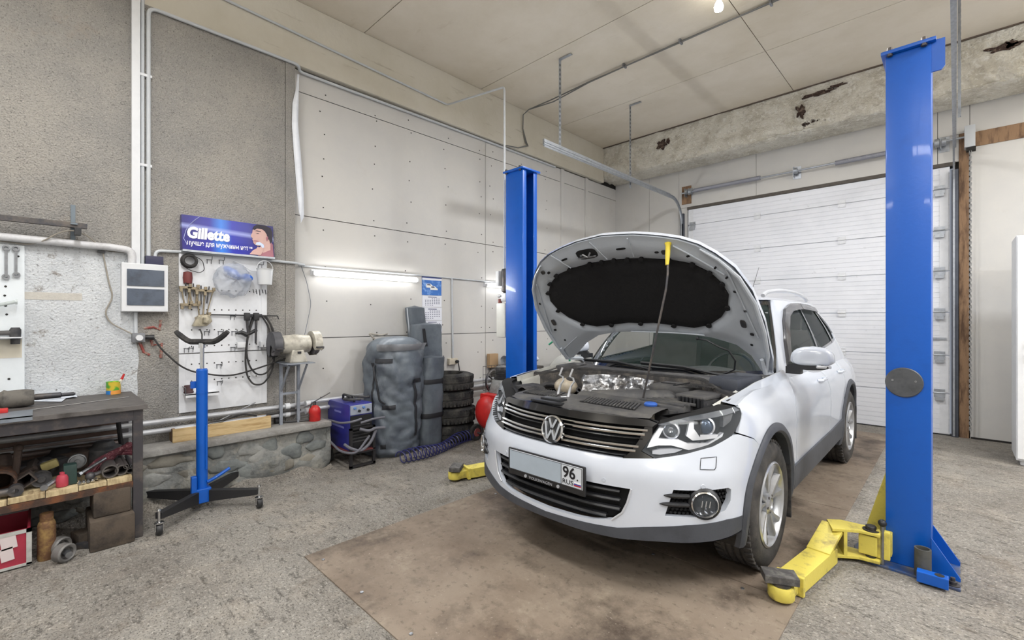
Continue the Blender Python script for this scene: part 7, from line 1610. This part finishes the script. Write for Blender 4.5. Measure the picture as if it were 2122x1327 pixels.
b = MB(); b.grid(lambda u, v: f1(-.20 + .34 * u, .88 + .06 * math.sin(PI * v) , .015 + .07 * math.sin(PI * v) * (.5 + .5 * abs(math.sin(u * 7)))), 24, 8); b.build('top_flap', mat('flap_grey', rgb(140, 143, 148), .4, bump=.3, bscale=12), bag1)
b = MB(); b.tube(bend([(-4.46, 2.50, 1.20), (-4.48, 2.44, 1.26), (-4.46, 2.58, 1.235), (-4.48, 2.66, 1.25)], .03), .012, 6); tag(b.build('dust_mask', mat('rag', rgb(150, 146, 138), .8, bump=.5), None, loc=(-4.4, 2.45, 1.25)), 'crumpled grey rag lying on the biggest bag', 'rag')
bag2 = thing('gear_bag', 'slim tall grey fabric roll standing between the biggest bag and the tyres', 'bag', (-4.2, 3.02, 0))
f2 = bagsurf((-4.24, (-4.24, 3.026, 0.126)[1], 0), (-4.27, (-4.27, 3.093, 0.983)[1], 1.0), .12, .15, 5.1, .6, dm=.02)
b = MB(); b.grid(f2, 44, 50, closed_u=True); b.build('bag_body', bagm, bag2)
for v in (.35, .72): strap(bag2, f2, -.28, .18, v, v, .025)
bag3 = thing('gear_bag', 'grey fabric roll leaning on the wall behind, half covered by the slim roll', 'bag', (-4.40, 2.95, 0))
f3 = bagsurf((-4.49, 3.20, 0), (-4.51, (-4.51, 3.191, 1.249)[1], 1.37), .10, .20, 8.3, .5, .6, dm=.03)
b = MB(); b.grid(f3, 44, 60, closed_u=True); b.build('bag_body', bagm, bag3)
strap(bag3, f3, -.05, -.03, .95, .80, .05)
bag4 = thing('gear_bag', 'narrow folded grey bag sticking up highest in front of the calendar', 'bag', (-4.5, 2.86, 0))
f4 = bagsurf((-4.57, 3.25, 0), (-4.58, (-4.58, 3.083, 1.505)[1], 1.57), .06, .11, 3.3, .5, .5, dm=.02)
b = MB(); b.grid(f4, 36, 60, closed_u=True); b.build('bag_body', bagm, bag4)
b = MB(); b.tube([f4(-.24, .4 + .58 * k / 10, .004) for k in range(11)], .008, 6); b.build('light_piping', mat('piping', rgb(190, 196, 204), .5), bag4)

# ---------------------------------------------------------------- tyres
def tyre(label, x, y, z, rz):
    b = local(); prof = [(.19, .0), (.22, -.004), (.29, .006), (.318, .03), (.325, .05), (.325, .085), (.316, .088), (.316, .094), (.325, .097), (.325, .14), (.318, .16), (.29, .184), (.22, .192), (.19, .188), (.182, .094)]
    b.m = Matrix.Scale(.925, 4, (1, 0, 0)) @ Matrix.Scale(.925, 4, (0, 1, 0)); b.lathe(prof, 44, closed=True)
    for k in range(44):
        for h in (.045, .145):
            old = b.m; b.m = old @ Matrix.Rotation(2 * PI * (k + .5 * (h > .1)) / 44, 4, 'Z') @ Matrix.Translation((.322, 0, h)); b.box((-.01, -.014, -.022), (.008, .012, .022)); b.m = old
    o = b.build('car_tyre', mat('stack_tyre', rgb(30, 30, 31), .85, col2=rgb(70, 68, 64), scale=8, bump=.3), None, loc=(x, y, z)); o.rotation_euler = (0, 0, rz)
    return tag(o, label, 'tyre', 'worn tyres stacked by the compressor')
for i, (dx, dy) in enumerate(((0, 0), (.01, .01), (-.008, .0), (.006, -.008))):
    tyre(('lowest worn tyre of the stack by the compressor', 'second tyre from the floor in the stack by the compressor', 'third tyre from the floor in the stack by the compressor', 'topmost worn tyre of the stack by the compressor')[i], -4.345 + dx, 3.40 + dy, .004 + .1935 * i, .3 * i)

# ---------------------------------------------------------------- welder on a cart
ct = thing('welder_cart', 'low black angle-iron cart carrying the blue welder', 'cart', (-4.33, 2.16, 0))
wx0, wx1, wy0, wy1 = -4.58, -4.07, 2.03, 2.29
for x, y in ((wx1 - .025, wy0), (wx1 - .025, wy1 - .025)):
    b = MB(); b.box((x, y, 0), (x + .025, y + .025, .38)); b.build('leg', mat('cart_black', rgb(36, 34, 36), .6), ct, smooth=False)
b = MB(); b.box((wx0, wy0, .135), (wx1, wy1, .16)); b.build('deck', mat('cart_red', rgb(116, 58, 56), .6, var=.3, scale=8), ct, smooth=False)
b = MB(); b.box((wx1 - .03, wy0, .135), (wx1 + .004, wy1, .15)); b.box((wx1 - .025, wy0, .01), (wx1, wy1, .03)); b.box((wx1 - .025, wy0, .365), (wx1, wy1, .38)); b.build('rail', MATS['cart_black'], ct, smooth=False)
for y in (wy0 - .03, wy1 + .008):
    b = MB(); b.lathe([(0, y), (.06, y), (.065, y + .006), (.065, y + .018), (.06, y + .024), (0, y + .024)], 20, (wx0 + .12, 0, .066), axis='Y'); b.build('wheel', rubber, ct)
b = MB(); b.tube([(wx0 + .12, wy0 - .02, .066), (wx0 + .12, wy1 + .02, .066)], .008, 6); b.box((wx0 + .11, wy0, .066), (wx0 + .13, wy0 + .01, .14)); b.build('axle', dark_steel, ct)
wd_ = thing('welder', 'blue wire welding machine with knobs on its grey front panel', 'welder', (-4.33, 2.16, .16))
b = MB(); b.box((wx0, wy0 + .012, .162), (wx1 - .04, wy1 - .012, .60)); b.build('case', mat('welder_blue', rgb(48, 50, 138), .4, var=.25, scale=5, coat=.2), wd_, bevel=.012)
b = MB(); b.box((wx1 - .045, wy0 + .02, .50), (wx1 - .03, wy1 - .02, .59)); fp = b.build('control_panel', mat('panel_grey', rgb(150, 156, 170), .5, var=.1), wd_, bevel=.003, smooth=False)
b = MB(); b.box((wx1 - .045, wy0 + .02, .17), (wx1 - .034, wy1 - .02, .49)); b.build('front_grille', matt_black, wd_, smooth=False)
for k in range(4):
    b = MB(); yk = wy0 + .06 + .045 * k; b.lathe([(.013, wx1 - .03), (.011, wx1 - .012), (0, wx1 - .012)], 14, (0, yk, .565 - .03 * (k % 2)), axis='X'); b.build('knob', black_plastic if k % 2 else mat('knob_blue', rgb(90, 130, 190), .4), fp)
for k in range(6):
    b = MB(); b.box((wx1 - .036, wy0 + .04, .24 + .03 * k), (wx1 - .030, wy1 - .04, .25 + .03 * k)); b.build('vent_slat', dusty_black, wd_, smooth=False)
text('side_print', 'BLUE', .001, (wx0 + .1, wy0 + .011, .5), (1, 0, 0), (0, 0, 1), white_plastic, wd_) if False else None
b = MB()
for x0, x1, z in ((wx0 + .16, wx0 + .30, .50), (wx0 + .10, wx0 + .36, .36)): b.box((x0, wy0 + .0105, z), (x1, wy0 + .012, z + .018))
b.build('stripe_print', mat('stripe_pale', rgb(120, 124, 190), .5), wd_, smooth=False)
b = MB(); b.tube(bend([(wx0 + .12, 2.15, .60), (wx0 + .12, 2.15, .65), (wx1 - .16, 2.15, .65), (wx1 - .16, 2.15, .60)], .03), .012, 8); b.build('carry_handle', black_plastic, wd_)
cabm = mat('torch_cable', rgb(98, 98, 106), .6)
for i, pts_ in enumerate(([(-4.03, 2.12, .47), (-4.01, 2.02, .46), (-4.12, 1.96, .44), (-4.5, 1.98, .42), (-4.62, 2.0, .40)], [(-4.02, 2.20, .30), (-3.99, 2.05, .16), (-4.10, 1.95, .18), (-4.4, 1.95, .26), (-4.6, 2.0, .36)], [(-4.0, 2.10, .44), (-4.0, 2.24, .46), (-4.02, 2.36, .45)], [(-4.02, 2.10, .38), (-3.99, 2.18, .35), (-3.99, 2.24, .37), (-3.98, 2.34, .36)], [(-4.1, 1.99, .24), (-4.03, 2.0, .22), (-4.0, 2.1, .17), (-3.99, 2.2, .24), (-4.0, 2.26, .36)])):
    b = MB(); b.tube(bend(pts_, .09), .011 if i < 3 else .014, 8); tag(b.build('torch_cable', cabm, None, loc=pts_[0]), ('upper grey cable wrapped around the blue welder', 'lowest grey cable loop hanging round the blue welder', 'grey torch lead reaching right from the welder front', 'thick grey torch handle hooked on the welder front', 'inner cable loop in front of the welder grille')[i], 'cable')
b = MB(); b.tube(bend([(-4.2, 2.20, .62), (-4.15, 2.1, .64), (-4.28, 2.05, .63), (-4.34, 2.2, .64), (-4.2, 2.3, .63), (-4.12, 2.24, .66)], .05), .011, 7); b.cbox((-4.3, 2.15, .635), (.08, .05, .04)); tag(b.build('earth_clamp', dusty_black, None, loc=(-4.2, 2.2, .62)), 'black earth clamp and lead heaped on top of the blue welder', 'clamp')

# ---------------------------------------------------------------- compressor
cp = thing('air_compressor', 'red tank air compressor with black pump by the left blue column', 'compressor', (-4.05, 3.95, 0))
ty0, ty1, tx, tz, tr_ = 3.42, 4.5, -3.79, .355, .19
b = MB(); prof = [(0, ty0), (.06, ty0 + .005), (.13, ty0 + .03), (.175, ty0 + .07), (tr_, ty0 + .11), (tr_, ty1 - .11), (.175, ty1 - .07), (.12, ty1 - .03), (0, ty1)]
b.lathe(prof, 32, (tx, 0, tz), axis='Y'); b.build('tank', red_paint, cp)
b = MB(); b.prism([(tx - .13, tz + .12), (tx + .13, tz + .12), (tx + .12, tz + .205), (tx - .12, tz + .205)], ty0 + .10, ty1 - .1, 'Y'); b.build('saddle', red_paint, cp, bevel=.004, smooth=False)
zt_c = tz + .205
b = MB(); b.prism([(3.62, zt_c), (3.86, zt_c), (3.81, zt_c + .15), (3.67, zt_c + .15)], tx - .09, tx + .09, 'X'); b.build('crankcase', mat('cast_grey', rgb(150, 150, 148), .5, .4, var=.4, scale=14), cp, bevel=.01)
b = MB()
for k in range(7): b.lathe([(.055, 0), (.075, .002), (.075, .008), (.055, .010)], 20, (tx, 3.74, zt_c + .15 + .015 * k))
b.lathe([(.068, 0), (.07, .04), (.05, .05), (0, .05)], 20, (tx, 3.74, zt_c + .255)); b.build('cylinder_head', dusty_black, cp)
b = MB(); b.lathe([(.05, 3.95), (.085, 3.97), (.09, 4.2), (.07, 4.24), (0, 4.24)], 24, (tx, 0, zt_c + .10), axis='Y'); b.build('motor', dark_steel, cp)
b = MB(); b.lathe([(.15, -.165), (.155, -.15), (.155, -.14), (.15, -.125)], 28, (tx, 0, zt_c + .13), axis='X') if False else b.lathe([(.13, tx - .14), (.14, tx - .13), (.14, tx - .11), (.13, tx - .10)], 28, (0, 3.74, zt_c + .12), axis='X', cap=False)
for k in range(5): b.tube([(tx - .12, 3.74, zt_c + .12), (tx - .12, 3.74 + .13 * math.cos(k * 1.257), zt_c + .12 + .13 * math.sin(k * 1.257))], .008, 5)
b.build('flywheel', dark_steel, cp)
b = MB()
for k in range(14): b.tube([(tx - .16, 3.60 + .045 * k, zt_c + .02), (tx - .16, 3.60 + .045 * k, zt_c + .30)], .003, 4)
for z in (.02, .11, .2, .3): b.tube([(tx - .16, 3.60, zt_c + z), (tx - .16, 4.2, zt_c + z)], .003, 4)
b.build('belt_guard', dark_steel, cp, kind='stuff')
b = MB(); b.cbox((tx + .05, 3.98, zt_c + .22), (.16, .2, .09)); b.build('pressure_switch', black_plastic, cp, bevel=.02)
for y, z in ((3.92, .1), (4.0, .12)):
    b = MB(); b.lathe([(0, tx + .09), (.022, tx + .09), (.024, tx + .11), (.02, tx + .115), (0, tx + .115)], 14, (0, y, zt_c + z), axis='X'); b.build('gauge', chrome if z < .11 else red_paint, cp)
for y in (ty0 + .12, ty1 - .2):
    for s_ in (-1, 1):
        b = MB(); xx = tx + s_ * .215; b.lathe([(0, xx - .02), (.085, xx - .02), (.095, xx - .012), (.095, xx + .012), (.085, xx + .02), (0, xx + .02)], 22, (0, y, .096), axis='X'); wl_ = b.build('wheel', rubber, cp)
        b = MB(); b.lathe([(0, xx - .024), (.045, xx - .024), (.05, xx - .018), (.05, xx + .018), (.045, xx + .024), (0, xx + .024)], 18, (0, y, .096), axis='X'); b.build('wheel_hub', mat('hub_red', rgb(140, 70, 72), .5), wl_)
    b = MB(); b.tube([(tx - .2, y, .096), (tx + .2, y, .096)], .01, 6); b.box((tx - .12, y - .01, .096), (tx - .1, y + .01, .22)); b.box((tx + .1, y - .01, .096), (tx + .12, y + .01, .22)); b.build('axle', dark_steel, cp)
# spiral air hose on the floor
def helix(A, Bp, r_, turns, w, name, label, n=16):
    A, Bp = Vector(A), Vector(Bp); d = (Bp - A); N = int(turns * n); pts_ = []
    ax_ = d.normalized(); side = Vector((-ax_.y, ax_.x, 0)).normalized(); up = Vector((0, 0, 1))
    for k in range(N + 1):
        t_ = k / N; a = 2 * PI * k / n; q = A + d * t_ + Vector((.06 * math.sin(t_ * 5), 0, 0)); rr = r_ * (1 + .15 * math.sin(t_ * 9))
        pts_.append(tuple(q + side * rr * math.cos(a) + up * (rr * .85 * math.sin(a) + rr * .85 + w)))
    b = MB(); b.tube(pts_, w, 6); return tag(b.build(name, mat('hose_navy', rgb(44, 46, 100), .35, coat=.3), None, loc=tuple(A)), label, 'hose')
helix((*(-3.893, 2.449, 0.0)[:2], 0), (*(-3.994, 3.496, 0.0)[:2], 0), .064, 21, .0065, 'spiral_hose', 'dark blue spiral air hose lying on the floor before bags and tyres')
b = MB(); b.tube(bend([(*(-4.145, 3.651, 0.0)[:2], .06), (-3.62, 3.42, .12), (-3.585, 3.50, .30), (-3.585, 3.68, .32), (-3.59, 3.72, .46), (-3.60, 3.60, .50), (-3.62, 3.80, .66)], .09), .006, 6); tag(b.build('air_hose', MATS['hose_navy'], None, loc=(-3.8, 3.4, .05)), 'thin violet-blue hose looping up the red compressor tank', 'hose')
# background bits between wall, column and car
b = MB(); b.box((-4.62, 4.35, 0), (-4.25, 5.05, .74)); tag(b.build('storage_crate', mat('crate_dark', rgb(78, 74, 70), .8, var=.3), None, loc=(-4.4, 4.7, 0), bevel=.006), 'dark crate behind the compressor carrying the white roll', 'crate')
b = MB(); b.box((-4.64, 4.30, .742), (-4.58, 4.46, .93)); tag(b.build('cardboard_piece', mat('cardboard', rgb(170, 142, 108), .8), None, loc=(-4.6, 4.4, .742), bevel=.002), 'small piece of brown board standing against the wall left of the white roll', 'board')
b = MB(); b.grid(lambda u, v: (-4.42 + .085 * math.cos(2 * PI * u) * (1 + .1 * noise.noise((u * 5, v * 5, 1))), 4.42 + .62 * v, .832 + .085 * math.sin(2 * PI * u) * (1 + .1 * noise.noise((u * 5, v * 5, 8))) * (.5 + .5 * math.sin(PI * min(1, max(0, v * 1.0 + .2))) ** .3)), 24, 14, closed_u=True); rl = tag(b.build('plastic_roll', mat('roll_white', rgb(214, 218, 222), .35, col2=rgb(140, 165, 190), scale=9, lo=.55, hi=.62), None, loc=(-4.42, 4.6, .75)), 'white printed plastic sack rolled up on the dark crate', 'sack')
b = MB(); b.box((-4.45, 5.25, 0), (-3.75, 5.9, .62)); tag(b.build('storage_crate', mat('crate_grey', rgb(120, 118, 112), .8, var=.2), None, loc=(-4.1, 5.6, 0), bevel=.01), 'grey crate behind the left blue column under the cloth bundle', 'crate')
b = MB(); b.grid(lambda u, v: (-4.40 + .62 * v, 5.28 + .60 * u, .622 + .30 * math.sin(PI * min(1, max(0, u))) ** .35 * math.sin(PI * v) ** .35 * (1 + .12 * noise.noise((u * 4, v * 4, 2)))), 24, 24); tag(b.build('cloth_bundle', mat('cloth_grey', rgb(176, 176, 172), .85, bump=.4, bscale=14), None, loc=(-4.1, 5.6, .62)), 'pale grey cloth bundle seen between the left column and the car', 'cloth')
for i, pts_ in enumerate(([(-3.85, 5.15, .70), (-3.86, 5.12, 1.0), (-3.95, 5.05, 1.18), (-4.1, 4.98, 1.05)], [(-3.72, 5.22, .70), (-3.70, 5.15, 1.15), (-3.74, 5.10, 1.35), (-3.9, 5.0, 1.42)])):
    b = MB(); b.tube([(pts_[0][0], pts_[0][1], 0)] + bend(pts_, .12), .014, 8); tag(b.build('green_hose', mat('hose_green', rgb(44, 140, 104), .4), None, loc=pts_[0]), ('lower', 'upper')[i] + ' of the two green hoses rising behind the left blue column', 'hose')
